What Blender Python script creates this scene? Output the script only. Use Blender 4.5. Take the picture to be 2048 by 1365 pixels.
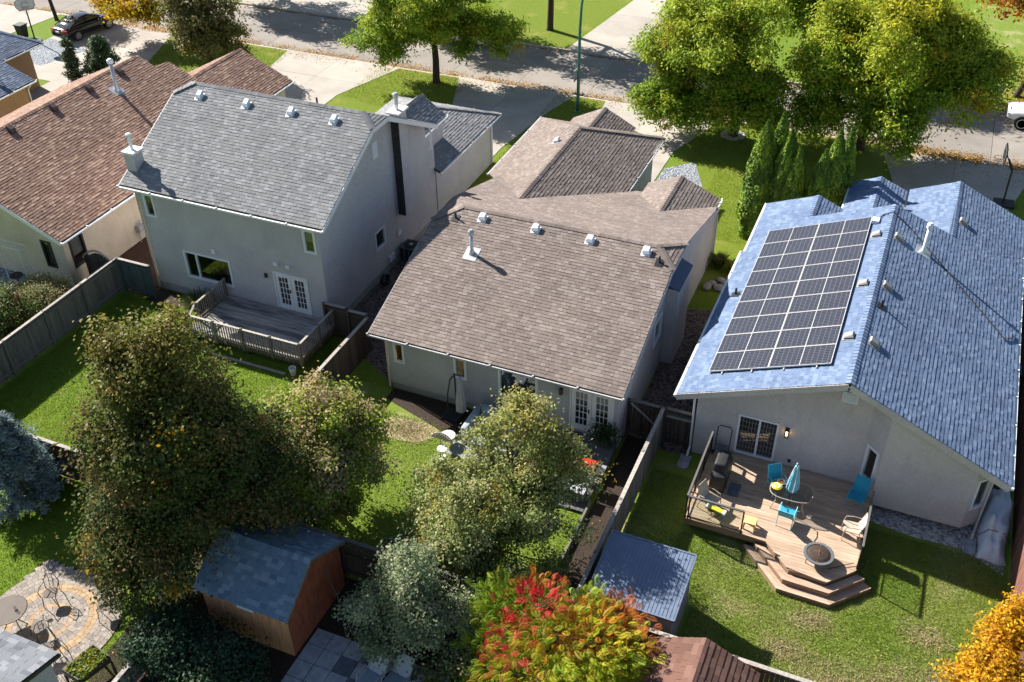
import bpy, math, random
import numpy as np
from mathutils import Matrix, Vector
for o in list(bpy.data.objects): bpy.data.objects.remove(o)
SC = bpy.context.scene
COL = SC.collection
RNG = random.Random(7)
NR = np.random.default_rng(11)
rad = math.radians
# ------------------------------------------------------------------ camera
CAM_H = 27.0
yaw, pitch, roll = rad(-23.58), rad(36.99), rad(-0.89)
fwd = Vector((math.sin(yaw)*math.cos(pitch), math.cos(yaw)*math.cos(pitch), -math.sin(pitch)))
rgt = Vector((math.cos(yaw), -math.sin(yaw), 0)); upv = rgt.cross(fwd)
r2 = math.cos(roll)*rgt + math.sin(roll)*upv; u2 = -math.sin(roll)*rgt + math.cos(roll)*upv
cd = bpy.data.cameras.new('drone_camera'); cam = bpy.data.objects.new('drone_camera', cd); COL.objects.link(cam)
m = Matrix.Identity(4)
for i in range(3): m[i][0], m[i][1], m[i][2] = r2[i], u2[i], -fwd[i]
m[2][3] = CAM_H
cam.matrix_world = m
cd.sensor_width = 36; cd.lens = 2038.7/2048*36; cd.clip_end = 2000; cd.clip_start = .5
SC.camera = cam
SC.render.resolution_x, SC.render.resolution_y = 1024, 682
# ------------------------------------------------------------------ light
SUN = Vector((-1.33, 0.46, 1.0)).normalized()          # direction towards the sun
w = bpy.data.worlds.new('World'); SC.world = w; w.use_nodes = True
nt = w.node_tree; sky = nt.nodes.new('ShaderNodeTexSky'); sky.sky_type = 'NISHITA'; sky.sun_disc = False
sky.sun_elevation = math.asin(SUN.z); sky.sun_rotation = math.atan2(SUN.x, SUN.y)
sky.air_density = 1.0; sky.dust_density = .6; sky.ozone_density = 1.5
bg = nt.nodes['Background']; nt.links.new(sky.outputs[0], bg.inputs[0]); bg.inputs[1].default_value = 0.056
sl = bpy.data.lights.new('sun', 'SUN'); sl.energy = 5.0; sl.angle = rad(.5); sl.color = (1, .955, .885)
so = bpy.data.objects.new('sun', sl); COL.objects.link(so); so.rotation_euler = SUN.to_track_quat('Z', 'Y').to_euler(); so.location = (-40, 20, 60)
vs = SC.view_settings; vs.view_transform = 'Standard'; vs.look = 'None'; vs.gamma = 1; vs.exposure = 1.25
SC.render.engine = 'CYCLES'
# ------------------------------------------------------------------ materials
MATS = {}
def lin(c):   # sRGB 0-255 -> linear
    return tuple(((x/255)/12.92 if x/255 <= .04045 else ((x/255+.055)/1.055)**2.4) for x in c)
class NT:
    def __init__(s, name):
        s.m = bpy.data.materials.new(name); s.m.use_nodes = True; s.t = s.m.node_tree; s.n = s.t.nodes
        s.b = s.n['Principled BSDF']; s.out = s.n['Material Output']; MATS[name] = s.m
    def add(s, typ, **kw):
        n = s.n.new('ShaderNode'+typ)
        for k, v in kw.items():
            if k.startswith('i_'): n.inputs[k[2:].replace('_', ' ')].default_value = v
            else: setattr(n, k, v)
        return n
    def link(s, a, b): s.t.links.new(a, b)
    def noise(s, scale, detail=3, rough=.6, coord='Object', dims=None, stretch=None):
        tc = s.add('TexCoord'); n = s.add('TexNoise', i_Scale=scale, i_Detail=detail, i_Roughness=rough)
        if coord == 'World':
            g = s.add('NewGeometry'); src = g.outputs['Position']
        else: src = tc.outputs[coord]
        if stretch:
            mp = s.add('Mapping'); mp.inputs['Scale'].default_value = stretch; s.link(src, mp.inputs[0]); src = mp.outputs[0]
        s.link(src, n.inputs['Vector']); return n.outputs['Fac']
    def ramp(s, fac, stops):
        r = s.add('ValToRGB'); e = r.color_ramp.elements
        while len(e) < len(stops): e.new(.5)
        for i, (p, c) in enumerate(stops): e[i].position = p; e[i].color = (*c[:3], 1)
        s.link(fac, r.inputs[0]); return r.outputs[0]
    def mix(s, fac, a, b, mode='MIX'):
        n = s.add('Mix', data_type='RGBA', blend_type=mode)
        for sock, v in ((n.inputs[0], fac), (n.inputs[6], a), (n.inputs[7], b)):
            if hasattr(v, 'is_linked') or hasattr(v, 'links'): s.link(v, sock)
            elif isinstance(v, (int, float)): sock.default_value = v
            else: sock.default_value = (*v[:3], 1)
        return n.outputs[2]
    def math(s, op, a, b=0):
        n = s.add('Math', operation=op)
        for i, v in enumerate((a, b)):
            if isinstance(v, (int, float)): n.inputs[i].default_value = v
            else: s.link(v, n.inputs[i])
        return n.outputs[0]
    def bump(s, h, strength=.3, dist=.02):
        b = s.add('Bump', i_Strength=strength, i_Distance=dist); s.link(h, b.inputs['Height']); s.link(b.outputs[0], s.b.inputs['Normal'])
    def col(s, c):
        if isinstance(c, (tuple, list)): s.b.inputs['Base Color'].default_value = (*c[:3], 1)
        else: s.link(c, s.b.inputs['Base Color'])
        return s
    def set(s, rough=.7, metal=0, spec=.3):
        s.b.inputs['Roughness'].default_value = rough; s.b.inputs['Metallic'].default_value = metal
        s.b.inputs['Specular IOR Level'].default_value = spec; return s
def sc(c, k): return tuple(min(1, x*k) for x in c)
def plain(name, c, rough=.6, metal=0, spec=.4, var=.15, scale=3, bump=0, bscale=40):
    t = NT(name).set(rough, metal, spec)
    if var: t.col(t.ramp(t.noise(scale, 4), [(.3, sc(c, 1-var)), (.7, sc(c, 1+var))]))
    else: t.col(c)
    if bump: t.bump(t.noise(bscale, 2), bump, .01)
    return t.m
def shingle_mat(name, a, b, c):     # a dark, b mid, c light
    t = NT(name).set(.95, 0, .15)
    oi = t.add('ObjectInfo'); g = t.add('NewGeometry')
    r = t.math('FRACT', t.math('ADD', oi.outputs['Random'], g.outputs['Random Per Island']))
    base = t.ramp(r, [(0, a), (.35, b), (.75, b), (.8, c), (1, sc(c, .95))])
    n1 = t.noise(55, 3, .8, 'World'); n2 = t.noise(.5, 4, .6, 'World')
    x = t.mix(1, base, t.ramp(n1, [(.3, (.62, .62, .62)), (.7, (1.25, 1.25, 1.25))]), 'MULTIPLY')
    x = t.mix(1, x, t.ramp(n2, [(.3, (.86, .86, .87)), (.7, (1.1, 1.1, 1.08))]), 'MULTIPLY')
    t.col(x); t.bump(n1, .5, .01); return t.m
def stucco_mat(name, c, stain=(.35, .3, .25)):
    t = NT(name).set(.95, 0, .1)
    n1 = t.noise(45, 4, .75, 'World'); n2 = t.noise(.7, 5, .65, 'World'); n3 = t.noise(1.6, 5, .7, 'World', stretch=(1, 1, .25))
    x = t.ramp(n1, [(.3, sc(c, .72)), (.7, sc(c, 1.16))])
    x = t.mix(1, x, t.ramp(t.noise(16, 4, .7, 'World'), [(.3, (.86, .86, .86)), (.7, (1.08, 1.08, 1.08))]), 'MULTIPLY')
    x = t.mix(1, x, t.ramp(n2, [(.3, (.86, .86, .87)), (.7, (1.06, 1.05, 1.04))]), 'MULTIPLY')
    f = t.ramp(n3, [(.55, (0, 0, 0)), (.75, (.3, .3, .3))])
    x = t.mix(f, x, stain); t.col(x); t.bump(n1, .6, .02); return t.m
def wood_mat(name, a, b, rough=.85, axis=(1, 1, 1), grain=14, stain=None):
    t = NT(name).set(rough, 0, .2)
    oi = t.add('ObjectInfo'); g = t.add('NewGeometry')
    r = t.math('FRACT', t.math('ADD', oi.outputs['Random'], g.outputs['Random Per Island']))
    base = t.ramp(r, [(0, a), (1, b)])
    n = t.noise(grain, 5, .7, 'World', stretch=axis)
    x = t.mix(1, base, t.ramp(n, [(.3, (.6, .6, .6)), (.7, (1.25, 1.22, 1.2))]), 'MULTIPLY')
    if stain:
        f = t.ramp(t.noise(1.1, 5, .7, 'World', stretch=stain[1]), [(.45, (0, 0, 0)), (.62, (.8, .8, .8))]); x = t.mix(f, x, stain[0])
    t.col(x); t.bump(n, .3, .01); return t.m
def glass_mat(name, tint=(.55, .6, .6), ior=1.75):
    t = NT(name); t.n.remove(t.b)
    tr = t.add('BsdfTransparent'); tr.inputs[0].default_value = (*tint, 1)
    gl = t.add('BsdfGlossy'); gl.inputs['Roughness'].default_value = .01
    lw_ = t.add('LayerWeight'); fr = t.math('ADD', t.math('MULTIPLY', t.math('POWER', lw_.outputs['Facing'], 4), .85), (ior-1)**2/(ior+1)**2); mx = t.add('MixShader')
    t.link(fr, mx.inputs[0]); t.link(tr.outputs[0], mx.inputs[1]); t.link(gl.outputs[0], mx.inputs[2]); t.link(mx.outputs[0], t.out.inputs[0]); return t.m
def leaf_mat(name, transl=.3, rough=.5):
    t = NT(name).set(rough, 0, .14)
    at = t.add('Attribute', attribute_name='col'); t.link(at.outputs['Color'], t.b.inputs['Base Color'])
    tl = t.add('BsdfTranslucent'); t.link(at.outputs['Color'], tl.inputs[0])
    mx = t.add('MixShader'); mx.inputs[0].default_value = transl
    t.link(t.b.outputs[0], mx.inputs[1]); t.link(tl.outputs[0], mx.inputs[2]); t.link(mx.outputs[0], t.out.inputs[0]); return t.m
def emit_mat(name, c, e):
    t = NT(name); t.b.inputs['Base Color'].default_value = (*c, 1); t.b.inputs['Emission Color'].default_value = (*c, 1); t.b.inputs['Emission Strength'].default_value = e; return t.m
# ------------------------------------------------------------------ mesh helpers
ORG = {}
class MB:
    def __init__(s): s.v = []; s.f = []
    def add(s, vs, fs):
        n = len(s.v); s.v += [tuple(map(float, v)) for v in vs]; s.f += [tuple(i+n for i in f) for f in fs]; return s
    def box(s, x0, y0, z0, x1, y1, z1):
        return s.add([(x0,y0,z0),(x1,y0,z0),(x1,y1,z0),(x0,y1,z0),(x0,y0,z1),(x1,y0,z1),(x1,y1,z1),(x0,y1,z1)],
                     [(0,3,2,1),(4,5,6,7),(0,1,5,4),(1,2,6,5),(2,3,7,6),(3,0,4,7)])
    def mbox(s, M, hx, hy, hz):
        vs = [M @ Vector((sx*hx, sy*hy, sz*hz)) for sz in (-1,1) for sx, sy in ((-1,-1),(1,-1),(1,1),(-1,1))]
        return s.add(vs, [(0,3,2,1),(4,5,6,7),(0,1,5,4),(1,2,6,5),(2,3,7,6),(3,0,4,7)])
    def beam(s, p, q, w, h, up=(0,0,1)):       # rectangular bar between two points
        p, q = Vector(p), Vector(q); d = (q-p); L = d.length; d.normalize(); u = Vector(up)
        x = d.cross(u)
        if x.length < 1e-4: x = d.cross(Vector((1, 0, 0)))
        x.normalize(); y = x.cross(d)
        M = Matrix((( d.x, x.x, y.x, 0),(d.y, x.y, y.y, 0),(d.z, x.z, y.z, 0),(0,0,0,1))); M.translation = (p+q)/2
        return s.mbox(M, L/2, w/2, h/2)
    def prism(s, pts, z0, z1):
        n = len(pts); a = sum(pts[i][0]*pts[(i+1)%n][1]-pts[(i+1)%n][0]*pts[i][1] for i in range(n))
        if a < 0: pts = pts[::-1]
        return s.add([(x, y, z0) for x, y in pts]+[(x, y, z1) for x, y in pts],
                     [tuple(range(n-1, -1, -1)), tuple(range(n, 2*n))]+[(i, (i+1)%n, n+(i+1)%n, n+i) for i in range(n)])
    def slab(s, pts, th, up=True):
        n = len(pts); P = [Vector(p) for p in pts]; nr = Vector((0, 0, 0))
        for i in range(n): nr += (P[i]-P[0]).cross(P[(i+1)%n]-P[0])
        nr.normalize()
        if up and nr.z < 0: P = P[::-1]; nr = -nr
        return s.add(P+[p-nr*th for p in P], [tuple(range(n)), tuple(range(2*n-1, n-1, -1))]+[(i, n+i, n+(i+1)%n, (i+1)%n) for i in range(n)])
    def tube(s, pts, r, n=6, cap=True):
        pts = [Vector(p) for p in pts]; k = len(pts); rr = r if isinstance(r, (list, tuple)) else [r]*k
        vs = []; prev = None
        for i, p in enumerate(pts):
            d = (pts[min(i+1, k-1)]-pts[max(i-1, 0)]).normalized()
            if prev is None:
                x = d.orthogonal().normalized()
            else:
                x = (prev-d*prev.dot(d)); x = x.normalized() if x.length > 1e-5 else d.orthogonal().normalized()
            prev = x; y = d.cross(x)
            vs += [p+(x*math.cos(2*math.pi*j/n)+y*math.sin(2*math.pi*j/n))*rr[i] for j in range(n)]
        fs = [(i*n+j, i*n+(j+1)%n, (i+1)*n+(j+1)%n, (i+1)*n+j) for i in range(k-1) for j in range(n)]
        if cap: fs += [tuple(range(n-1, -1, -1)), tuple(range((k-1)*n, k*n))]
        return s.add(vs, fs)
    def lathe(s, prof, c, n=12, sx=1, sy=1):
        k = len(prof); vs = [(c[0]+r*sx*math.cos(2*math.pi*j/n), c[1]+r*sy*math.sin(2*math.pi*j/n), c[2]+z) for r, z in prof for j in range(n)]
        fs = [(i*n+j, i*n+(j+1)%n, (i+1)*n+(j+1)%n, (i+1)*n+j) for i in range(k-1) for j in range(n)]
        fs += [tuple(range(n-1, -1, -1)), tuple(range((k-1)*n, k*n))]
        return s.add(vs, fs)
    def face(s, pts): return s.add(pts, [tuple(range(len(pts)))])
    def mesh(s, name, mat, org=(0,0,0), smooth=False):
        me = bpy.data.meshes.new(name); o = org
        me.from_pydata([(v[0]-o[0], v[1]-o[1], v[2]-o[2]) for v in s.v], [], s.f); me.materials.append(MATS[mat] if isinstance(mat, str) else mat)
        if smooth: me.shade_smooth()
        return me
    def build(s, name, mat, parent=None, smooth=False, org=None):
        if parent is not None: org = ORG[parent.name]
        org = org or (0, 0, 0)
        o = bpy.data.objects.new(name, s.mesh(name, mat, org, smooth)); COL.objects.link(o)
        if parent is not None: o.parent = parent
        else: o.location = org
        ORG[o.name] = tuple(org); return o
def thing(name, label, cat, loc=(0, 0, 0), group=None):
    o = bpy.data.objects.new(name, None); COL.objects.link(o); o.location = loc; ORG[o.name] = tuple(loc); o.empty_display_size = .3
    o['label'] = label; o['category'] = cat
    if group: o['group'] = group
    return o
def tag(o, label, cat, group=None):
    o['label'] = label; o['category'] = cat
    if group: o['group'] = group
    return o
def kind(o, k): o['kind'] = k; return o
def piece(name, me, parent, M):     # instance of shared mesh data under a parent (M is a world matrix)
    o = bpy.data.objects.new(name, me); COL.objects.link(o); o.parent = parent
    o.matrix_local = Matrix.Translation(-Vector(ORG[parent.name])) @ M; return o
def npmesh(name, V, nv, mat, cols=None):     # V (N,nv,3): N separate polygons of nv corners
    N = len(V); me = bpy.data.meshes.new(name); me.vertices.add(N*nv); me.loops.add(N*nv); me.polygons.add(N)
    me.vertices.foreach_set('co', V.reshape(-1).astype(np.float32)); me.loops.foreach_set('vertex_index', np.arange(N*nv, dtype=np.int32))
    me.polygons.foreach_set('loop_start', np.arange(0, N*nv, nv, dtype=np.int32)); me.polygons.foreach_set('loop_total', np.full(N, nv, dtype=np.int32))
    if cols is not None:
        a = me.attributes.new('col', 'FLOAT_COLOR', 'FACE'); c = np.ones((N, 4), np.float32); c[:, :3] = cols; a.data.foreach_set('color', c.reshape(-1))
    me.update(); me.materials.append(MATS[mat]); return me
def npobj(name, V, nv, mat, cols=None, parent=None, org=(0,0,0)):
    if parent is not None: org = ORG[parent.name]
    me = npmesh(name, V-np.array(org), nv, mat, cols); o = bpy.data.objects.new(name, me); COL.objects.link(o)
    if parent is not None: o.parent = parent
    else: o.location = org
    ORG[o.name] = tuple(org); return o
# ------------------------------------------------------------------ palette
shingle_mat('grey_shingle', (.205,.205,.21), (.25,.25,.253), (.315,.315,.325))
shingle_mat('taupe_shingle', (.195,.155,.135), (.235,.19,.167), (.285,.24,.215))
shingle_mat('brown_shingle', (.225,.138,.105), (.285,.178,.136), (.40,.27,.20))
shingle_mat('blue_shingle', (.125,.175,.28), (.158,.215,.33), (.205,.268,.39))
shingle_mat('slate_shingle', (.10,.13,.19), (.14,.17,.24), (.20,.24,.31))
shingle_mat('shed_shingle', (.11,.17,.24), (.16,.23,.31), (.24,.32,.40))
shingle_mat('rust_shingle', (.125,.066,.052), (.16,.088,.068), (.20,.112,.088))
stucco_mat('stucco_grey', (.60,.58,.585)); stucco_mat('stucco_taupe', (.56,.545,.55)); stucco_mat('stucco_cream', (.72,.62,.48)); stucco_mat('stucco_beige', (.68,.625,.605)); stucco_mat('stucco_tan', (.42,.27,.16))
plain('roof_deck', (.08,.07,.065), .9, var=.2)
plain('soffit', (.55,.54,.52), .7, var=.05)
plain('white_paint', (.80,.80,.79), .45, var=.05)
plain('white_vinyl', (.78,.79,.80), .4, var=.04)
plain('dark_frame', (.03,.03,.032), .5, var=.1)
plain('black_metal', (.02,.02,.022), .4, var=.2)
plain('galv', (.55,.56,.57), .35, .6, var=.15, scale=9)
plain('chimney_dark', (.045,.042,.04), .95, var=.4, scale=2)
plain('concrete_base', (.36,.34,.32), .95, var=.15, bump=.3)
glass_mat('window_glass', (.5,.55,.56), 2.5); glass_mat('rail_glass', (.90,.93,.91), 1.45); glass_mat('table_glass', (.74,.77,.79), 1.6)
plain('room', (.20,.18,.16), .9); plain('blind', (.55,.52,.46), .9)
plain('vent_brown', (.09,.055,.045), .6); plain('vent_grey', (.28,.27,.26), .6)
# ------------------------------------------------------------------ ground, road, lawns, drives
def grass_mat(name, a, b, dry, dryamt=.0):
    t = NT(name).set(.9, 0, .15)
    n1 = t.noise(30, 4, .75, 'World'); n2 = t.noise(.55, 5, .6, 'World'); n3 = t.noise(4.5, 4, .7, 'World')
    x = t.ramp(n1, [(.3, a), (.72, b)])
    x = t.mix(t.ramp(n3, [(.35, (0,0,0)), (.75, (.35,.35,.35))]), x, sc(b, 1.25))
    x = t.mix(t.ramp(n2, [(.62-dryamt, (0,0,0)), (.82-dryamt, (.75,.75,.75))]), x, dry)
    t.col(x); t.bump(n1, .9, .06); return t.m
grass_mat('grass', (.08,.14,.012), (.19,.27,.025), (.30,.28,.09), .03)
grass_mat('grass_dry', (.11,.17,.022), (.23,.30,.045), (.44,.38,.21), .10)
grass_mat('grass_front', (.09,.14,.012), (.20,.25,.025), (.32,.29,.08), .07)
def concrete_mat(name, c):
    t = NT(name).set(.9, 0, .2)
    oi = t.add('ObjectInfo'); n1 = t.noise(38, 4, .7, 'World'); n2 = t.noise(.5, 5, .65, 'World'); n3 = t.noise(2.3, 5, .7, 'World')
    x = t.ramp(n1, [(.3, sc(c, .86)), (.7, sc(c, 1.1))])
    x = t.mix(1, x, t.ramp(n2, [(.3, (.82,.81,.8)), (.7, (1.08,1.08,1.08))]), 'MULTIPLY')
    x = t.mix(1, x, t.ramp(oi.outputs['Random'], [(0, (.9,.9,.9)), (1, (1.08,1.07,1.05))]), 'MULTIPLY')
    x = t.mix(t.ramp(n3, [(.66, (0,0,0)), (.78, (.4,.4,.4))]), x, sc(c, .55)); t.col(x); t.bump(n1, .3, .01); return t.m
concrete_mat('road_concrete', (.29,.26,.235)); concrete_mat('drive_concrete', (.43,.39,.345)); concrete_mat('kerb_concrete', (.44,.40,.355))
def rock_mat(name, a, b, scale):
    t = NT(name).set(.9, 0, .2); v = t.add('TexVoronoi', i_Scale=scale); g = t.add('NewGeometry'); t.link(g.outputs['Position'], v.inputs['Vector'])
    s = t.add('SeparateColor'); t.link(v.outputs['Color'], s.inputs[0]); x = t.ramp(s.outputs[0], [(0, a), (1, b)])
    t.col(x); t.bump(t.math('SUBTRACT', 1, v.outputs['Distance']), 1, .05); return t.m
rock_mat('gravel_grey', (.10,.115,.14), (.40,.42,.45), 14); rock_mat('gravel_brown', (.05,.035,.03), (.26,.20,.17), 13); rock_mat('gravel_white', (.2,.19,.18), (.6,.58,.55), 12)
plain('soil', (.035,.022,.015), .95, var=.5, scale=14, bump=.9, bscale=30)
plain('mulch', (.06,.028,.018), .95, var=.5, scale=18, bump=.9, bscale=35)
KY0, KY1, KD = 58.65, 65.8, -.12
mb = MB(); X0, X1, Y0, Y1 = -420, 420, -60, 600
for ya, za, yb, zb in ((Y0,0,KY0,0),(KY0,0,KY0+.001,KD),(KY0+.001,KD,KY1-.001,KD),(KY1-.001,KD,KY1,0),(KY1,0,Y1,0)):
    mb.face([(X0,ya,za),(X1,ya,za),(X1,yb,zb),(X0,yb,zb)])
kind(mb.build('ground', 'grass'), 'structure')
road = kind(MB().face([(X0,KY0+.002,KD+.004),(X1,KY0+.002,KD+.004),(X1,KY1-.002,KD+.004),(X0,KY1-.002,KD+.004)]).build('road', 'chimney_dark'), 'structure')
for i, x in enumerate(np.arange(-84, 36, 4.9)):
    for y0, y1 in ((KY0+.35, (KY0+KY1)/2-.008), ((KY0+KY1)/2+.008, KY1-.35)):
        MB().box(x+.01, y0, KD+.006, x+4.885, y1, KD+.03+RNG.uniform(0, .006)).build('road_slab', 'road_concrete', road)
for y0, y1 in ((KY0+.004, KY0+.345), (KY1-.345, KY1-.004)):
    MB().box(-120, y0, KD+.006, 120, y1, KD+.022).build('gutter', 'kerb_concrete', road)
for y0, y1, n in ((KY0-.16, KY0+.012, 'kerb_near'), (KY1-.012, KY1+.16, 'kerb_far')):
    k = kind(MB().box(-120, y0, -.1, 120, y1, .012).build(n, 'kerb_concrete'), 'structure')
t = NT('puddle').set(.06, 0, .8); t.col((.10,.12,.15))
for i, (x0, x1) in enumerate(((-50.5,-46.2),(-45.6,-40.4),(-28.6,-26.9),(-26.2,-23.9),(-22.8,-20.1),(-3.4,-1.6))):
    pts = [(x0+(x1-x0)*k/12, KY1-.05-.03*RNG.random()) for k in range(13)]+[(x1-(x1-x0)*k/12, KY1-.27-.06*RNG.random()) for k in range(13)]
    kind(MB().face([(x, y, KD+.0262) for x, y in pts]).build('gutter_water', 'puddle'), 'structure')
def slabs(name, outline, joints_x=(), joints_y=(), z=.02, mat='drive_concrete'):
    """concrete apron: cut a convex outline into slabs along x and y joints"""
    root = kind(MB().prism(outline, -.05, z-.014).build(name, 'chimney_dark'), 'structure')
    def clip(poly, ax, val, keep_less):
        out = []
        for i in range(len(poly)):
            a, b = poly[i], poly[(i+1) % len(poly)]; ia = (a[ax] <= val) == keep_less; ib = (b[ax] <= val) == keep_less
            if ia: out.append(a)
            if ia != ib:
                s = (val-a[ax])/(b[ax]-a[ax]); out.append((a[0]+(b[0]-a[0])*s, a[1]+(b[1]-a[1])*s))
        return out
    xs = [-1e3]+sorted(joints_x)+[1e3]; ys = [-1e3]+sorted(joints_y)+[1e3]
    for i in range(len(xs)-1):
        for j in range(len(ys)-1):
            p = outline
            for ax, lo, hi in ((0, xs[i]+.008, xs[i+1]-.008), (1, ys[j]+.008, ys[j+1]-.008)):
                p = clip(p, ax, lo, False) if p else p
                p = clip(p, ax, hi, True) if p else p
            if p and len(p) > 2: MB().prism(p, -.02, z+RNG.uniform(-.003, .003)).build('concrete_slab', mat, root)
    return root
KN = KY0-.165
slabs('driveway_left', [(-60.3,47.9),(-54.55,47.9),(-54.55,43),(-50.0,41),(-49.2,46.5),(-49.6,50.5),(-52.6,KN),(-60.6,KN)], (-56.5,), (46.3,50.5,54.6))
slabs('driveway_neighbour', [(-78,44),(-66.5,48),(-64.2,51.5),(-63.4,KN),(-78,KN)], (-70,), (49,53.5))
slabs('driveway_twostorey', [(-40.9,47.9),(-35.2,47.9),(-35.3,53),(-33.6,KN),(-42.6,KN)], (-38.3,), (51.6,55.2))
slabs('driveway_garage', [(-28.0,48.5),(-22.3,48.5),(-22.3,50),(-21.5,55.8),(-20.9,KN),(-29.1,KN),(-27.6,54.3)], (-25,), (51.8,55.2))
slabs('driveway_middle', [(-18.6,48.6),(-12.8,48.6),(-12.8,53.2),(-12.35,54.6),(-11.2,KN),(-18.75,KN),(-18.5,56.7)], (-15.6,), (51.6,55))
slabs('driveway_solar', [(.3,46),(5.0,46),(5.3,53),(6.6,KN),(-1.8,KN),(-.7,54.4)], (2.4,), (50,54.2))
slabs('driveway_far_left', [(-66,KY1+.17),(-56,KY1+.17),(-57,80),(-64,80)], (-61,), (70,75))
slabs('driveway_far_middle', [(-24.2,KY1+.17),(-16.6,KY1+.17),(-18,82),(-22.4,82)], (-20.3,), (69.8,74,78))
slabs('driveway_far_right', [(-1.6,KY1+.17),(2.0,KY1+.17),(1.2,82),(-2.4,82)], (), (69.6,74))
slabs('driveway_far_pale', [(-52,KY1+.17),(-41,KY1+.17),(-42.5,80),(-50,80)], (-46.5,), (69.6,74))
# lawns (sheets just above the ground)
def sheet(name, pts, mat, z=.006): return kind(MB().face([(x, y, z) for x, y in pts]).build(name, mat), 'structure')
sheet('lawn_front_left', [(-48.9,43),(-41.2,47.6),(-42.8,KN),(-52.4,KN),(-49.4,50.4)], 'grass_front')
sheet('lawn_front_two_storey', [(-35.0,46),(-28.2,49),(-27.8,54.2),(-29.3,KN),(-33.4,KN),(-35.1,53)], 'grass_front')
sheet('lawn_front_strip', [(-22.1,41.5),(-19.2,41.8),(-18.8,48.6),(-18.75,KN),(-20.7,KN),(-22.1,50)], 'grass_front')
sheet('lawn_front_right', [(-12.2,44),(-5.9,37.5),(-2.4,43),(.1,46),(-.9,54.4),(-2.0,KN),(-11.0,KN),(-12.2,54.6),(-12.0,53)], 'grass_front')
sheet('lawn_far_middle', [(-40.4,KY1+.17),(-24.4,KY1+.17),(-22.6,82),(-40,82)], 'grass_front')
sheet('lawn_far_right', [(2.2,KY1+.17),(16,KY1+.17),(16,86),(1.5,86)], 'grass_dry')
sheet('lawn_solar_yard', [(-6.4,18.7),(6.1,18.7),(6.1,28.9),(-6.4,28.9)], 'grass_dry')
sheet('lawn_middle_yard', [(-19.85,18.8),(-8.3,18.8),(-8.3,27.9),(-19.85,27.9)], 'grass_dry')
sheet('gravel_bed_front', [(-12.75,44.2),(-10.4,43.9),(-9.9,47.0),(-10.2,49.8),(-11.3,52.4),(-12.7,51.0)], 'gravel_grey', .012)
sheet('gravel_side_middle', [(-7.85,28.6),(-5.3,28.6),(-5.3,38.6),(-7.85,38.2)], 'gravel_brown', .012)
sheet('gravel_side_two_storey', [(-22.05,30.6),(-17.8,28.2),(-17.8,41.3),(-22.05,41.3)], 'gravel_brown', .012)
sheet('gravel_side_right', [(5.05,29.2),(6.15,29.2),(6.15,48),(5.05,48)], 'gravel_brown', .012)
sheet('gravel_under_bay', [(1.5,27.85),(3.2,27.65),(4.6,27.7),(6.0,27.0),(6.0,29.2),(1.5,29.2)], 'gravel_white', .012)
sheet('gravel_bed_left', [(-60.8,50.2),(-57.2,49.8),(-56.2,53.3),(-60.4,54.2)], 'gravel_grey', .026)
sheet('soil_strip_middle', [(-17.6,28.0),(-17.6,27.3),(-12.2,25.6),(-12.2,28.0)], 'soil', .014)
sheet('soil_bed_fence', [(-7.75,18.9),(-6.5,18.9),(-6.5,28.9),(-7.75,28.9)], 'soil', .02)
sheet('soil_gap_left', [(-35.3,29.6),(-31.6,29.6),(-31.6,43),(-35.3,43)], 'mulch', .012)
sheet('soil_rear_centre', [(-19.8,12),(-6.6,12),(-6.6,18.55),(-19.8,18.55)], 'soil', .009)
sheet('mulch_two_storey', [(-31.5,29.3),(-28.3,29.5),(-27.8,30.4),(-31.5,30.4)], 'soil', .012)
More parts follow.
